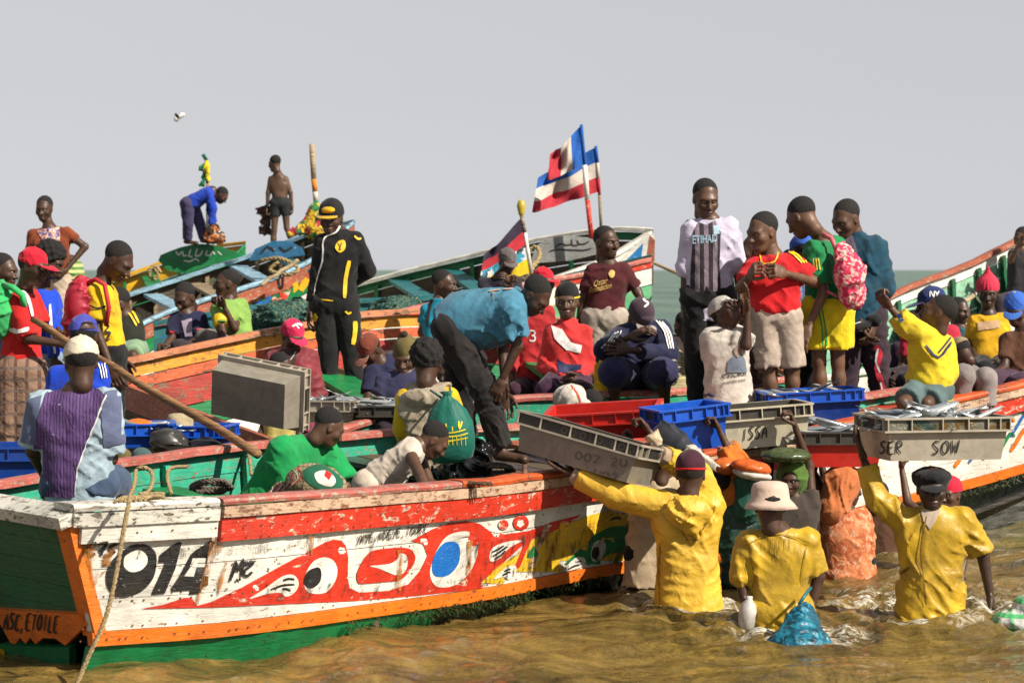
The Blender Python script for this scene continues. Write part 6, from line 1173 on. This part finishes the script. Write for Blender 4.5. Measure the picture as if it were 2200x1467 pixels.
# fish: one shape, copied
def fish_me():
    st = 9; V = []; n = 8
    for i in range(st):
        t = i / (st - 1); x = (t - .5) * .26; r = .030 * math.sin(math.pi * min(1, t * .93 + .06)) ** .7 * (1 - .45 * t) + .003
        for j in range(n): a = 2 * math.pi * j / n; V.append((x, r * .45 * math.cos(a), r * math.sin(a)))
    Q = [(i * n + j, i * n + (j + 1) % n, (i + 1) * n + (j + 1) % n, (i + 1) * n + j) for i in range(st - 1) for j in range(n)] + [tuple(range(n))[::-1], tuple(range((st - 1) * n, st * n))]
    b = len(V); V += [(.125, -.002, 0), (.172, -.002, .034), (.155, -.002, 0), (.172, -.002, -.034), (.125, .002, 0), (.172, .002, .034), (.155, .002, 0), (.172, .002, -.034)]
    Q += [(b, b + 1, b + 2, b + 3)[::-1], (b + 4, b + 5, b + 6, b + 7), (b, b + 4, b + 5, b + 1)[::-1], (b + 1, b + 5, b + 6, b + 2)[::-1], (b + 2, b + 6, b + 7, b + 3)[::-1], (b + 3, b + 7, b + 4, b)[::-1]]
    m, nn, bb = base_mat('fish_skin'); tc = _n(nn, 'ShaderNodeTexCoord'); sx = _n(nn, 'ShaderNodeSeparateXYZ'); nn.links.new(tc.outputs['Object'], sx.inputs[0])
    mr = _n(nn, 'ShaderNodeMapRange'); mr.inputs[1].default_value = -.02; mr.inputs[2].default_value = .02; nn.links.new(sx.outputs[2], mr.inputs[0])
    nn.links.new(mix(nn, noise(nn, 30, 3), ramp(nn, mr.outputs[0], [(.3, (.62, .60, .56)), (.6, (.16, .20, .22))]), (.35, .37, .38)), bb.inputs['Base Color']); bb.inputs['Roughness'].default_value = .22; bb.inputs['Metallic'].default_value = .35
    o = mesh('fish', V, Q, [m]); me = o.data; bpy.data.objects.remove(o); return me
FISH = fish_me(); rf = random.Random(9)
def heap(c, n, where, lift=0):
    for i in range(n):
        u, v = rf.uniform(-.38, .38), rf.uniform(-.38, .38); z = c['H'] - .035 + lift + .045 * (1 - abs(u) * 2) * (1 - abs(v) * 2) + rf.uniform(-.01, .025)
        o = bpy.data.objects.new('fish', FISH); COL.objects.link(o)
        o.matrix_world = c['M'] @ Matrix.Translation((u * c['L'], v * c['W'], z)) @ Matrix.Rotation(rf.uniform(-.5, .5) + rf.choice((0, math.pi)), 4, 'Z') @ Matrix.Rotation(rf.uniform(-.35, .35), 4, 'Y') @ Matrix.Rotation(rf.uniform(.9, 1.9), 4, 'X') @ Matrix.Scale(rf.uniform(1.0, 1.4), 4)
        tag(o, 'silver fish lying in the heap ' + where, 'fish', 'fish ' + where)
heap(k7, 34, 'in the grey crate on the wading man head'); heap(k6, 18, 'in the red and dark crate', .01); heap(k13, 20, 'in front of the olive-hatted man', .01); heap(k12, 12, 'in the shallow grey crate', 0); heap(k1, 0, '')
for c in (k9, k5): heap(c, 14, 'in the blue crate between the boats' if c is k9 else 'in the deep blue crate on the deck', -.02)
# base fill below each heap so nothing shows through
# ---------------------------------------------------------------- head pads, sacks and bags
def lump(name, label, cat, prims, m, vx=.009, fold=(.012, 3), group=None, loc=None):
    V, Q = sdf(prims, vx, fold); o = mesh(name, V, Q, [m], None, True, None, loc or Vector(V.mean(0))); return tag(o, label, cat, group)
def at(px, py, Y, dx=0, dy=0, dz=0): return W(px, py, Y) + Vector((dx, dy, dz))
p_or = lump('head_pad', 'orange plastic pad on the head of the green raincoat carrier', 'head pad', [ell(W(1614, 1004, 13.1), (.115, .11, .045), Matrix.Rotation(.18, 3, 'Y'))], plain((.62, .11, .015), .25, 'op'), .008, (.006, 2), 'head pads')
lump('head_pad', 'cream band of the pad under the orange plastic', 'head pad', [ell(W(1615, 1018, 13.1), (.112, .108, .034), Matrix.Rotation(.18, 3, 'Y'))], WHC, .008, (.004, 2), 'head pads')
lump('head_pad', 'dark green glossy pad on the green hooded carrier', 'head pad', [ell(W(1688, 979, 13.6), (.15, .13, .045))], plain((.06, .08, .03), .25, 'gp'), .008, (.008, 4), 'head pads')
lump('head_pad', 'black wet pad on the head between the boats', 'head pad', [ell(W(364, 950, 14.25), (.125, .12, .085), Matrix.Rotation(.3, 3, 'Y'))], plain((.035, .032, .028), .3, 'bp'), .009, (.012, 6), 'head pads')
lump('head_pad', 'black rubber pad beside the wooden pole', 'head pad', [ell(W(440, 962, 14.3), (.12, .11, .055))], plain((.02, .02, .02), .3, 'bp2'), .009, (.010, 6), 'head pads')
lump('sack', 'black sack tied with white cord on the beige-coated carrier', 'sack', [cap(W(1432, 938, 13.2), W(1482, 985, 13.05), .085, .075, k=.05)], plain((.035, .035, .04), .3, 'sk'), .009, (.012, 7))
lump('cord_bundle', 'frayed white cord tied round the mouth of the black sack', 'cord', [cap(W(1484, 972, 12.98), W(1528, 1000, 12.9), .045, .022, k=.03), cap(W(1520, 990, 12.9), W(1548, 1004, 12.9), .012, .004, k=.02), cap(W(1525, 1000, 12.9), W(1545, 1018, 12.9), .010, .004, k=.02)], cloth((.5, .46, .38)), .007, (.012, 8))
osk = lump('orange_sack', 'orange sack lettered ISSA resting on the blue crate', 'sack', [ell(W(296, 920, 14.75), (.12, .10, .06)), ell(W(330, 926, 14.8), (.08, .08, .05))], cloth((.66, .14, .01), .5), .009, (.010, 3))
lump('cream_cap', 'cream cloth cap with a red stripe on the bowed person by the red crate', 'cap', [ell(W(1222, 852, 15.6), (.11, .10, .085), Matrix.Rotation(-.4, 3, 'Y')), ell(W(1252, 868, 15.55), (.05, .05, .03))], WHC, .008, (.010, 4))
cc = bpy.data.objects['cream_cap']; strokes([cc], [[(1226, 828), (1240, 845), (1248, 866)]], 4, cloth((.5, .08, .03)), 'stripe', cc, 1, 10)
try: text([osk], 'ISSA', (278, 930), (318, 926), 13, INK, 'lettering', osk, 1, step=8, bold=.01)
except Exception as ex: print(ex)
# drawstring bag: gathered green cloth with gold skyline print
def bag(name, label, prof, cen, m, ax=(0, 0, 0), n=44, rip=.05, fl=.6, cat='bag'):
    M = Matrix.Translation(cen) @ Matrix.Rotation(ax[0], 4, 'X') @ Matrix.Rotation(ax[1], 4, 'Y') @ Matrix.Scale(fl, 4, Vector((0, 1, 0))); mb = MB()
    mb.lathe(M, prof, n, lambda t, z: rip * math.sin(t * 9 + math.sin(z * 20)) * max(.45, min(1, (z + .02) / .12)) + .02 * math.sin(t * 4 + z * 25))
    o = mb.build(name, [m], None, True, loc=cen); return tag(o, label, cat)
gcl = cloth((.006, .12, .085), .55, .35, 0, 0, 'bagg')
P_b = [(.01, -.20), (.07, -.195), (.115, -.17), (.135, -.12), (.14, -.05), (.13, .02), (.10, .09), (.06, .14), (.025, .17), (.02, .18), (.04, .20)]
gbag = bag('drawstring_bag', 'green drawstring bag with yellow print on the curly-haired boy back', P_b, W(965, 918, 12.86), gcl, (0, -.08, 0))
YB = cloth((.68, .55, .03)); strokes([gbag], [[(930, 936), (950, 938), (985, 936), (1005, 930)], [(935, 926), (955, 930), (980, 928), (1000, 922)], [(932, 946), (960, 948), (1004, 940)]], 3, YB, 'gold_print', gbag, 1, 10)
strokes([gbag], [[(x, 938), (x + 1, 956)] for x in range(936, 1000, 9)], 2, YB, 'gold_print', gbag, 1, 10); strokes([gbag], [[(948, 915), (950, 925)], [(958, 910), (960, 926)], [(985, 905), (987, 922), (992, 905)], [(972, 916), (972, 926)]], 4, YB, 'gold_print', gbag, 1, 10)
MB().tube([W(964, 866, 12.85), W(945, 852, 12.9), W(925, 838, 13.0)], .007, 6).tube([W(966, 866, 12.85), W(968, 845, 12.9), W(966, 832, 13.0)], .007, 6).build('drawstring', [gcl], gbag, True)['kind'] = 'stuff'
def cloth_bag(name, label, prims, m, cat='backpack', vx=.010, fold=(.02, 5)): return lump(name, label, cat, prims, m, vx, fold)
pb = cloth_bag('backpack', 'pink and white patterned backpack on the man in the green shirt', [cap(W(1812, 548, 15.8), W(1832, 632, 15.75), .078, .10, k=.03, n=(.8, -.6, 0), f=.8), ell(W(1826, 590, 15.7), (.11, .09, .14))], blotch((.62, .02, .08), (.70, .42, .36), 26, (.55, .03, .10)))
MB().tube([W(1800, 545, 15.8), W(1786, 512, 15.8), W(1768, 505, 15.9)], .018, 6).tube([W(1806, 640, 15.8), W(1790, 632, 15.8), W(1776, 625, 15.8)], .010, 6).build('strap', [plain((.6, .12, .15), .7, 'st')], pb, True)['kind'] = 'stuff'
rb = cloth_bag('backpack', 'red backpack on the man in the yellow football shirt', [cap(W(178, 620, 15.75), W(166, 700, 15.7), .085, .10, k=.03), ell(W(170, 660, 15.7), (.10, .12, .19))], plastic((.35, .012, .03), .5, .3, 'rb'))
MB().tube([W(185, 610, 15.7), W(205, 600, 15.65), W(225, 612, 15.6), W(234, 660, 15.62), W(228, 700, 15.65)], .016, 6).build('strap', [plain((.5, .02, .03), .7, 'st2')], rb, True)
lg = cloth_bag('backpack', 'lime green backpack on the red-capped man at the left edge', [ell(W(-2, 665, 15.35), (.12, .12, .20))], cloth((.04, .42, .12)))
MB().tube([W(8, 612, 15.3), W(28, 618, 15.25), W(48, 634, 15.25), W(52, 660, 15.3)], .022, 6).build('strap', [cloth((.04, .42, .12))], lg, True)
sb = cloth_bag('shoulder_bag', 'black striped bag on the hip of the seated tracksuit man', [ell(W(1442, 800, 17.0), (.06, .07, .10))], striped((.012, .012, .02), (.35, .3, .28), .05, 2, .8), 'bag')
hc = lump('held_hat', 'black cap with white lettering held by the man in dark teal', 'cap', [ell(W(1838, 704, 16.7), (.12, .07, .035), Matrix.Rotation(-.25, 3, 'Y')), ell(W(1878, 688, 16.72), (.06, .06, .05))], BLACK, .008, (.004, 3)); strokes([hc], [[(1832, 698), (1850, 692)], [(1828, 716), (1852, 710)]], 3, WHITEM, 'lettering', hc, 1, 8)
bk_ = lump('black_plastic_bag', 'crumpled black plastic bag behind the boy in the cream vest', 'plastic bag', [ell(W(1000, 1012, 13.0), (.13, .12, .10)), ell(W(1025, 985, 13.1), (.07, .08, .09)), ell(W(965, 1020, 13.0), (.08, .08, .07))], plain((.012, .012, .013), .16, 'pb'), .009, (.035, 12))
# woven net bag with a red, white and green print
nbg = lump('net_bag', 'striped woven net bag with a green and white emblem against the rail', 'net bag', [ell(W(680, 1045, 11.75), (.16, .13, .115), Matrix.Rotation(.25, 3, 'Y')), ell(W(615, 1060, 11.85), (.09, .09, .06)), cap(W(605, 1052, 11.85), W(583, 1062, 11.8), .03, .02, k=.03)], None and 0 or plaid((.32, .22, .12), (.04, .12, .05), (.45, .03, .03), .022), .008, (.006, 2))
paint([nbg], cr([(650, 1012), (690, 998), (735, 1030), (725, 1056), (680, 1048), (655, 1030)], 4, True), cloth((.008, .10, .05)), 'emblem', nbg, 1, 8); paint([nbg], cr([(676, 1018), (700, 1012), (720, 1030), (712, 1045), (685, 1038)], 4, True), WHC, 'emblem', nbg, 2, 8); paint([nbg], [(700, 1012), (712, 1020), (706, 1032), (696, 1022)], REDC, 'emblem', nbg, 3, 8)
for i in range(9): q = [(640 - i * 9 + 10 * math.sin(t), 1006 + i * 4 + t * 9) for t in range(5)]; strokes([nbg], [q], 2, WHC if i % 2 else REDC, 'net_cord', nbg, 1, 8)
tbag = MB(); 
# blue net bag trailing in the water
P_n = [(.20, -.22), (.19, -.15), (.15, -.05), (.10, .05), (.06, .11), (.03, .16), (.015, .20)]
nb2 = lump('blue_net_bag', 'turquoise net bag hanging in the water beside the bucket-hatted carrier', 'net bag', [cap(W(1730, 1296, 11.5), W(1722, 1335, 11.45), .018, .075, k=.03), cap(W(1722, 1335, 11.45), W(1716, 1400, 11.35), .075, .155, k=.03), cap(W(1722, 1340, 11.45), W(1765, 1405, 11.35), .05, .08, k=.04), cap(W(1715, 1350, 11.4), W(1672, 1405, 11.3), .05, .08, k=.04)], blotch((.002, .075, .12), (.006, .16, .24), 18, (.001, .03, .05), .45), .008, (.014, 15))
MB().tube([W(1716, 1298, 11.5), W(1728, 1280, 11.52), W(1742, 1262, 11.6)], .008, 6).build('draw_cord', [plain((.004, .14, .20), .35, 'nb')], nb2, True)
mb = MB(); mb.lathe(Matrix.Translation(W(1606, 1318, 11.65)) @ Matrix.Rotation(.12, 4, 'Y'), [(.02, -.09), (.042, -.08), (.045, .02), (.036, .05), (.016, .075), (.016, .09)], 16)
tag(mb.build('plastic_bottle', [plain((.55, .52, .46), .2, 'bt')], None, True, loc=W(1606, 1318, 11.65)), 'white plastic bottle in the left hand of the bucket-hatted carrier', 'bottle')
lump('checked_sack', 'green and white checked sack floating at the right edge', 'sack', [ell(W(2195, 1335, 11.9), (.15, .12, .07)), ell(W(2215, 1310, 11.9), (.10, .10, .08))], plaid((.55, .55, .5), (.04, .40, .12), (.04, .40, .12), .07), .009, (.008, 3))
yc = lump('yellow_cloth', 'bright yellow cloth draped beside the bare feet behind the red crate', 'cloth', [cap(W(1290, 790, 17.4), W(1298, 862, 17.3), .05, .075, k=.03), cap(W(1310, 800, 17.5), W(1318, 865, 17.4), .04, .05, k=.03)], cloth((.72, .42, .005)), .010, (.02, 5))
og_ = lump('grass_mat_roll', 'bundle of dry straw matting standing behind the tracksuit man', 'matting', [cap(W(1452, 790, 17.9), W(1452, 862, 17.8), .13, .14, k=.03)], wood((.36, .30, .14), 0, 'straw'), .010, (.02, 6))
# ---------------------------------------------------------------- long pole, ropes
def pole(name, label, pts, r0, r1, m, cat, n=9, wob=.006):
    P = [W(*p) for p in pts]; k = 18; Q = []
    for i in range(k + 1): t = i / k; Q.append(P[0].lerp(P[-1], t) + Vector((wob * math.sin(t * 23), 0, wob * math.sin(t * 17 + 1))))
    return tag(MB().tube(Q, [r0 + (r1 - r0) * i / k for i in range(k + 1)], n).build(name, [m], None, True, loc=P[-1]), label, cat)
pole('wooden_pole', 'long bare wooden pole slanting down from the red-capped man hands into the boat', [(70, 688, 15.1), (556, 974, 12.9)], .020, .027, wood((.30, .15, .06), 0, 'pole'), 'pole')
pole('thole_pin', 'short wooden peg standing on the near boat rail by the bare foot', [(1127, 1000, 12.45), (1127, 1036, 12.4)], .014, .016, wood((.16, .08, .05), 0, 'peg'), 'peg', wob=.001)
def rope(name, label, pts, r, tw=1, m=None, sm=8):
    P = [Vector(q) for q in cr([tuple(W(*p)) for p in pts], sm)]; L = [0]
    for a, b in zip(P, P[1:]): L.append(L[-1] + (b - a).length)
    n = int(L[-1] / (r * .9)) + 2; L = np.array(L); t = np.linspace(0, L[-1], n); A = np.array([list(p) for p in P]); C = np.stack([np.interp(t, L, A[:, i]) for i in range(3)], 1); mb = MB()
    T = np.gradient(C, axis=0); T /= np.linalg.norm(T, axis=1)[:, None]; R = np.cross(T, (0.3, 1, 0.1)); R /= np.linalg.norm(R, axis=1)[:, None]; Uv = np.cross(T, R)
    for s in range(3):
        a = t / (r * 7) * 6.28 + s * 2.094; S_ = C + (R * np.cos(a)[:, None] + Uv * np.sin(a)[:, None]) * r * .5; mb.tube([Vector(q) for q in S_], r * .56, 5)
    o = mb.build(name, [m or rope_mat()], None, True, loc=P[0]); o['kind_'] = 0; del o['kind_']; return tag(o, label, 'rope')
rope('mooring_rope', 'frayed tan mooring rope running from the stern rail down into the water', [(284, 1052, 10.28), (276, 1085, 10.18), (262, 1160, 10.12), (244, 1260, 10.06), (222, 1340, 10.02), (190, 1410, 9.98), (160, 1480, 9.94), (140, 1520, 9.9)], .011)
rope('rope_coil', 'loop of tan rope standing up on the stern rail by the purple-shirted man', [(284, 1058, 10.5), (290, 1035, 10.7), (292, 1012, 10.8), (305, 1003, 10.8), (324, 1012, 10.8), (328, 1035, 10.75), (318, 1056, 10.6), (300, 1062, 10.5), (340, 1060, 10.55), (352, 1062, 10.6)], .010)
rope('rope_coil', 'second tan rope hooked over the green thwart', [(368, 1060, 10.9), (360, 1030, 11.2), (362, 1012, 11.4), (372, 1004, 11.5), (400, 1002, 11.9)], .010)
rope('mooring_rope', 'short rope hanging inside the far rail by the pole foot', [(530, 958, 13.3), (536, 985, 13.2), (540, 1020, 13.1)], .010)
rope('anchor_line', 'pale anchor line running from the white bow to the right', [(1404, 565, 23.8), (1460, 590, 22), (1500, 612, 20)], .016)
# lashings of rope on the stern rail
mbq = MB()
for i in range(7): c = b1.base(0, U(270 + i * 5)); d = Vector(b1.T[2]).normalized(); mbq.tube([Vector(c) + Vector((-.045 * math.cos(t * .7), -.05 * math.cos(t * .7), .028 + .030 * math.sin(t * .7))) + d * (i * .012) for t in range(9)], .008, 6)
mbq.build('rope_lashing', [rope_mat()], b1.root, True)['kind'] = 'stuff'
# ---------------------------------------------------------------- masts, flags
def flag(name, top, bot, fly_top, fly_bot, Y, mats, vertical, parent, amp=.07, th=.004):
    """cloth between hoist and fly, in bands"""
    nb = len(mats); A, B, C, D = [np.array(W(*p)) for p in (top, bot, fly_top, fly_bot)]
    for bnd in range(nb):
        nu, nv = 22, 12; V = []
        for i in range(nu + 1):
            for j in range(nv + 1):
                u, v = i / nu, j / nv
                if vertical: u = (bnd + u) / nb
                else: v = (bnd + v) / nb
                p = (A * (1 - v) + B * v) * (1 - u) + (C * (1 - v) + D * v) * u; w = u * amp * (math.sin(u * 9 + v * 3) + .5 * math.sin(u * 17 - v * 6)); V.append(p + np.array((w * .15, w * 1.2, w * .30 - .05 * u * math.sin(u * 3))))
        Q = [(i * (nv + 1) + j, i * (nv + 1) + j + 1, (i + 1) * (nv + 1) + j + 1, (i + 1) * (nv + 1) + j) for i in range(nu) for j in range(nv)]
        n = len(V); V2 = V + [v + np.array((0, th, 0)) for v in V]; Q2 = Q + [tuple(n + q for q in f[::-1]) for f in Q]
        mesh('flag_band', V2, Q2, [mats[bnd]], parent)
def mast(label, segs, r, Y, name='flag_pole'):
    b = W(*segs[-1][0]); rt = root(name, b, label, 'flag'); 
    for (p0, m), (p1, _) in zip(segs, segs[1:]): MB().tube([W(*p0), W(*p1)], r, 10).build('pole', [m], rt, True)
    return rt
fB = cloth((.01, .09, .36), .8, .2); fW = cloth((.55, .47, .40), .8, .2); fR = cloth((.42, .02, .035), .8, .2)
r1 = mast('white and red pole on the white bow flying the upper blue, white and red flag', [((1256, 355, 23.4), pWHT), ((1262, 430, 23.4), pRED), ((1271, 512, 23.4), pRED)], .026, 23.4)
MB().tube([W(1249, 268, 23.4), W(1257, 360, 23.4)], .016, 8).build('flag_sleeve', [fB], r1, True)
flag('f', (1249, 270, 23.4), (1257, 352, 23.4), (1182, 330, 23.3), (1178, 382, 23.3), 23.4, [fB, fW, fR], True, r1)
r2 = mast('thin stick flying the lower blue, white and red flag behind the white pole', [((1280, 314, 23.9), fB), ((1284, 350, 23.9), fW), ((1286, 385, 23.9), fR), ((1288, 420, 23.9), wMD), ((1292, 500, 23.9), wMD)], .016, 23.9)
flag('f', (1281, 316, 23.9), (1288, 412, 23.9), (1156, 380, 23.8), (1146, 450, 23.8), 23.9, [fB, fW, fR], False, r2, .09)
r3 = mast('stick with yellow float on top flying a black and red club flag', [((1120, 462, 22.4), wMD), ((1128, 500, 22.4), pWHT), ((1142, 588, 22.4), pWHT)], .018, 22.4)
mb = MB(); mb.lathe(Matrix.Translation(W(1120, 447, 22.4)), [(.012, -.09), (.03, -.05), (.045, .02), (.03, .07), (.008, .08)], 14); mb.build('float', [plain((.50, .36, .04), .4, 'fl')], r3, True)
flag('f', (1122, 466, 22.4), (1140, 586, 22.4), (1040, 545, 22.1), (1030, 612, 22.1), 22.4, [cloth((.02, .012, .03)), cloth((.4, .02, .03)), blotch((.02, .20, .28), (.01, .012, .02), 6, (.5, .5, .5)), cloth((.68, .45, .01))], False, r3, .05)
r4 = mast('tall wooden post wrapped in coloured cloth behind the tracksuit man', [((670, 310, 25.6), wood((.42, .30, .18), 0, 'pp')), ((674, 385, 25.6), cloth((.6, .2, .02))), ((677, 412, 25.6), fW), ((679, 432, 25.6), cloth((.02, .2, .06))), ((682, 492, 25.6), wMD)], .030, 25.6, 'bow_post')
V, Q = sdf([cap(W(678, 455, 25.5), W(682, 490, 25.5), .09, .14, k=.04), cap(W(672, 475, 25.5), W(625, 505, 25.4), .09, .03, k=.05)], .014, (.03, 4)); mesh('knotted_cloth', V, Q, [blotch((.62, .38, .02), (.03, .15, .04), 7, (.4, .02, .04))], r4)
r5 = mast('green and yellow cloth tied to a bent stick beyond the bending boy', [((436, 332, 28), cloth((.005, .10, .06))), ((444, 345, 28), cloth((.005, .13, .06))), ((446, 395, 28), wMD), ((447, 530, 28), wMD)], .022, 28, 'bow_post')
V, Q = sdf([cap(W(444, 348, 27.9), W(442, 358, 27.9), .025, .038, k=.03), cap(W(445, 358, 27.9), W(448, 394, 27.9), .034, .022, k=.03)], .012, (.02, 4)); mesh('knotted_cloth', V, Q, [cloth((.65, .5, .02))], r5)
V, Q = sdf([cap(W(440, 370, 27.95), W(436, 395, 27.9), .03, .03, k=.03), cap(W(438, 355, 27.9), W(432, 362, 27.9), .02, .03, k=.03)], .012, (.02, 4)); mesh('knotted_cloth', V, Q, [cloth((.005, .14, .05))], r5)
# bow boards with script
def vboard(b, poly, Y, m, th=.04, name='bow_board'):
    A = [W(x, y, Y) for x, y in poly]; B = [p + Vector((0, th, 0)) for p in A]; n = len(A)
    return mesh(name, A + B, [tuple(range(n))[::-1], tuple(range(n, 2 * n))] + [(i, (i + 1) % n, (i + 1) % n + n, i + n) for i in range(n)], [m], b.root, False)
g5 = vboard(b5, [(340, 560)] + [(345 + i * 22, 548 - 24 * math.sin(math.pi * i / 8)) for i in range(9)] + [(520, 556), (470, 565), (400, 588), (362, 582)], 27.35, pGRN)
strokes([g5], [[(378, 540), (384, 548), (392, 540), (394, 550), (402, 548)], [(410, 536), (406, 550), (414, 552)], [(424, 534), (420, 550), (430, 548), (436, 538)], [(446, 538), (442, 548), (452, 548), (456, 540), (462, 547)], [(395, 560), (408, 562), (420, 556), (428, 562)], [(468, 540), (476, 548)]], 3, WHITEM, 'script', b5.root, 2, 12)
g4 = vboard(b4, [(535, 560), (548, 535), (585, 518), (620, 517), (648, 532), (655, 548), (600, 556)], 24.6, paint_mat((.02, .14, .28), WHT, .3)); strokes([g4], [[(560, 545), (575, 530), (590, 540)], [(600, 530), (612, 540), (628, 530)]], 5, BLKM, 'script', b4.root, 2, 12)
g6 = vboard(b6, [(1140, 566), (1150, 530), (1175, 512), (1215, 506), (1262, 510), (1290, 520), (1290, 545), (1225, 560)], 23.6, paint_mat((.30, .30, .28), (.2, .15, .1), .5))
strokes([g6], [[(1192, 532), (1204, 524), (1216, 527), (1228, 525)], [(1228, 514), (1230, 527), (1244, 526)], [(1240, 516), (1244, 524), (1256, 524), (1266, 518)], [(1206, 536), (1214, 538)], [(1180, 540), (1200, 536), (1250, 538), (1270, 534)]], 3, BLKM, 'script', b6.root, 2, 12)
# prow face of the white boat: blue panel and red edge
pw = vboard(b6, [(1290, 640), (1330, 560), (1392, 500), (1408, 512), (1407, 560), (1380, 600), (1330, 660), (1300, 720)], 22.7, pWHT, .05, 'prow_board')
paint([pw], [(1300, 650), (1335, 570), (1382, 522), (1376, 568), (1340, 600), (1318, 680)], paint_mat((.02, .20, .50), WHT, .3), 'painted_panel', b6.root, 1); paint([pw], [(1396, 506), (1407, 516), (1406, 560), (1378, 598), (1390, 550)], pRUST, 'painted_panel', b6.root, 1)
# painted marks on the other sides
for (px, py, c, w_) in ((400, 705, pRED, 12), (430, 690, pBLU, 10), (470, 680, pRED, 14), (520, 665, pYEL, 14), (560, 648, pBLU, 10), (600, 632, pRED, 14), (640, 610, pYEL, 16), (1170, 640, pORG, 14), (1215, 625, pGRN, 10), (355, 720, pBLU, 12)):
    strokes([o for b in (b4, b6) for o in b.root.children if o.name.startswith('hull_plank')], [[(px - 14, py + 16), (px, py), (px + 6, py + 10), (px + 20, py - 12)]], w_, c, 'painted_mark', b4.root if px < 1000 else b6.root, 2, 16)
# heaps of green net with floats in the middle boats
for (px, py, Y, sx, lab) in ((610, 680, 21.2, .30, 'dark green heap of net with pale floats left of the tracksuit man'), (850, 672, 21.6, .25, 'dark green heap of net right of the tracksuit man'), ):
    rt = lump('fishing_net', lab, 'net', [ell(W(px, py, Y), (sx, .35, .13)), ell(W(px + 30, py - 6, Y), (sx * .5, .3, .12))], blotch((.003, .03, .028), (.01, .08, .07), 40, (.16, .20, .10)) if 'pale' not in lab[:5] else blotch((.12, .30, .16), (.4, .45, .3), 20, (.05, .1, .06)), .02, (.05, 6))
# gull
gr_ = root('gull', W(385, 250, 32), 'white gull flying alone in the sky', 'bird'); V, Q = sdf([cap(W(380, 256, 32), W(390, 247, 32), .035, .03, k=.02), ell(W(379, 257, 32), (.03, .03, .03)), cap(W(390, 247, 32), W(396, 245, 32), .02, .012, k=.02)], .008)
mesh('body', V, Q, [plain((.7, .66, .6), .6, 'gull')], gr_)
for pts in ([(385, 250), (378, 243), (375, 246), (382, 254)], [(386, 250), (397, 242), (398, 246), (389, 254)]):
    A = [W(x, y, 32 + (.1 if x > 386 else -.1)) for x, y in pts]; n = 4; B = [p + Vector((0, 0, -.012)) for p in A]; mesh('wing', A + B, [(0, 1, 2, 3), (7, 6, 5, 4)] + [(i, i + 4, (i + 1) % 4 + 4, (i + 1) % 4) for i in range(4)], [plain((.6, .56, .5), .6, 'gull2')], gr_, False)
# anchor and tackle at the bending boy's feet, bundle carried by the bare-backed boy
lump('tackle_heap', 'tangle of orange and dark tackle at the bending boy feet', 'tackle', [ell(W(462, 508, 27.2), (.13, .1, .07)), ell(W(455, 500, 27.2), (.06, .06, .08)), cap(W(470, 500, 27.2), W(476, 516, 27.2), .03, .04, k=.03)], blotch((.5, .12, .01), (.03, .02, .02), 14, (.5, .4, .3)), .011, (.03, 4))
lump('brown_bundle', 'ragged brown bundle dangling from the bare-backed boy hand', 'bundle', [ell(W(573, 452, 26.5), (.10, .07, .05)), cap(W(574, 455, 26.5), W(571, 496, 26.5), .055, .045, k=.03), ell(W(572, 497, 26.5), (.06, .05, .04))], cloth((.07, .03, .025)), .011, (.04, 5))
# support under the seated and standing people that need a bench in view

# clutter lying in the near boat
for i, (px, py, Y, lab) in enumerate(((455, 1050, 11.6, 'heap of grey rope on the floor of the near boat beside the green thwart'), (1060, 1015, 13.0, 'heap of dark wet rope beside the barefoot man'))):
    P = []; rq = random.Random(i + 3)
    for j in range(26): a = j * .9; r = .06 + .07 * rq.random(); P.append((px + 427 * r * math.cos(a) * .9, py - j * .5 + 10 * math.sin(a), Y + r * math.sin(a)))
    rope('rope_coil', lab, P, .011, m=rope_mat((.16, .13, .10)), sm=4)

lump('head_pad', 'small orange pad on the head between the green and dark grey carriers', 'head pad', [ell(W(1556, 1002, 13.2), (.075, .08, .05))], plain((.55, .12, .02), .3, 'op2'), .008, (.006, 2), 'head pads')
for pts, lab in (([(318, 592, 27), (328, 575, 27), (340, 590, 27), (330, 600, 27), (318, 585, 26.9), (334, 572, 26.9), (345, 586, 26.9)], 'coil of rope on the yellow rail of the farthest boat'),
                 ([(560, 560, 24.5), (600, 555, 24.4), (640, 575, 24.3), (620, 590, 24.3), (580, 580, 24.4), (600, 562, 24.4)], 'rope thrown over the light blue bow board'),
                 ([(1128, 545, 23.2), (1150, 530, 23.2), (1160, 548, 23.1), (1145, 575, 23), (1130, 590, 22.9), (1150, 562, 23)], 'coil of pale rope at the foot of the club flag')):
    rope('rope_coil', lab, pts, .022, m=rope_mat((.5, .36, .16)))
pole('oar', 'short pale oar lying across the light blue boat behind the green-shirted man', [(640, 560, 24.0), (560, 612, 23.8)], .022, .022, wood((.42, .32, .18), 0, 'oar'), 'oar')
pole('oar', 'pale stick leaning beside the man with the knitted hat', [(2090, 636, 20.0), (2040, 668, 19.8)], .022, .022, wood((.42, .32, .18), 0, 'oar'), 'oar')
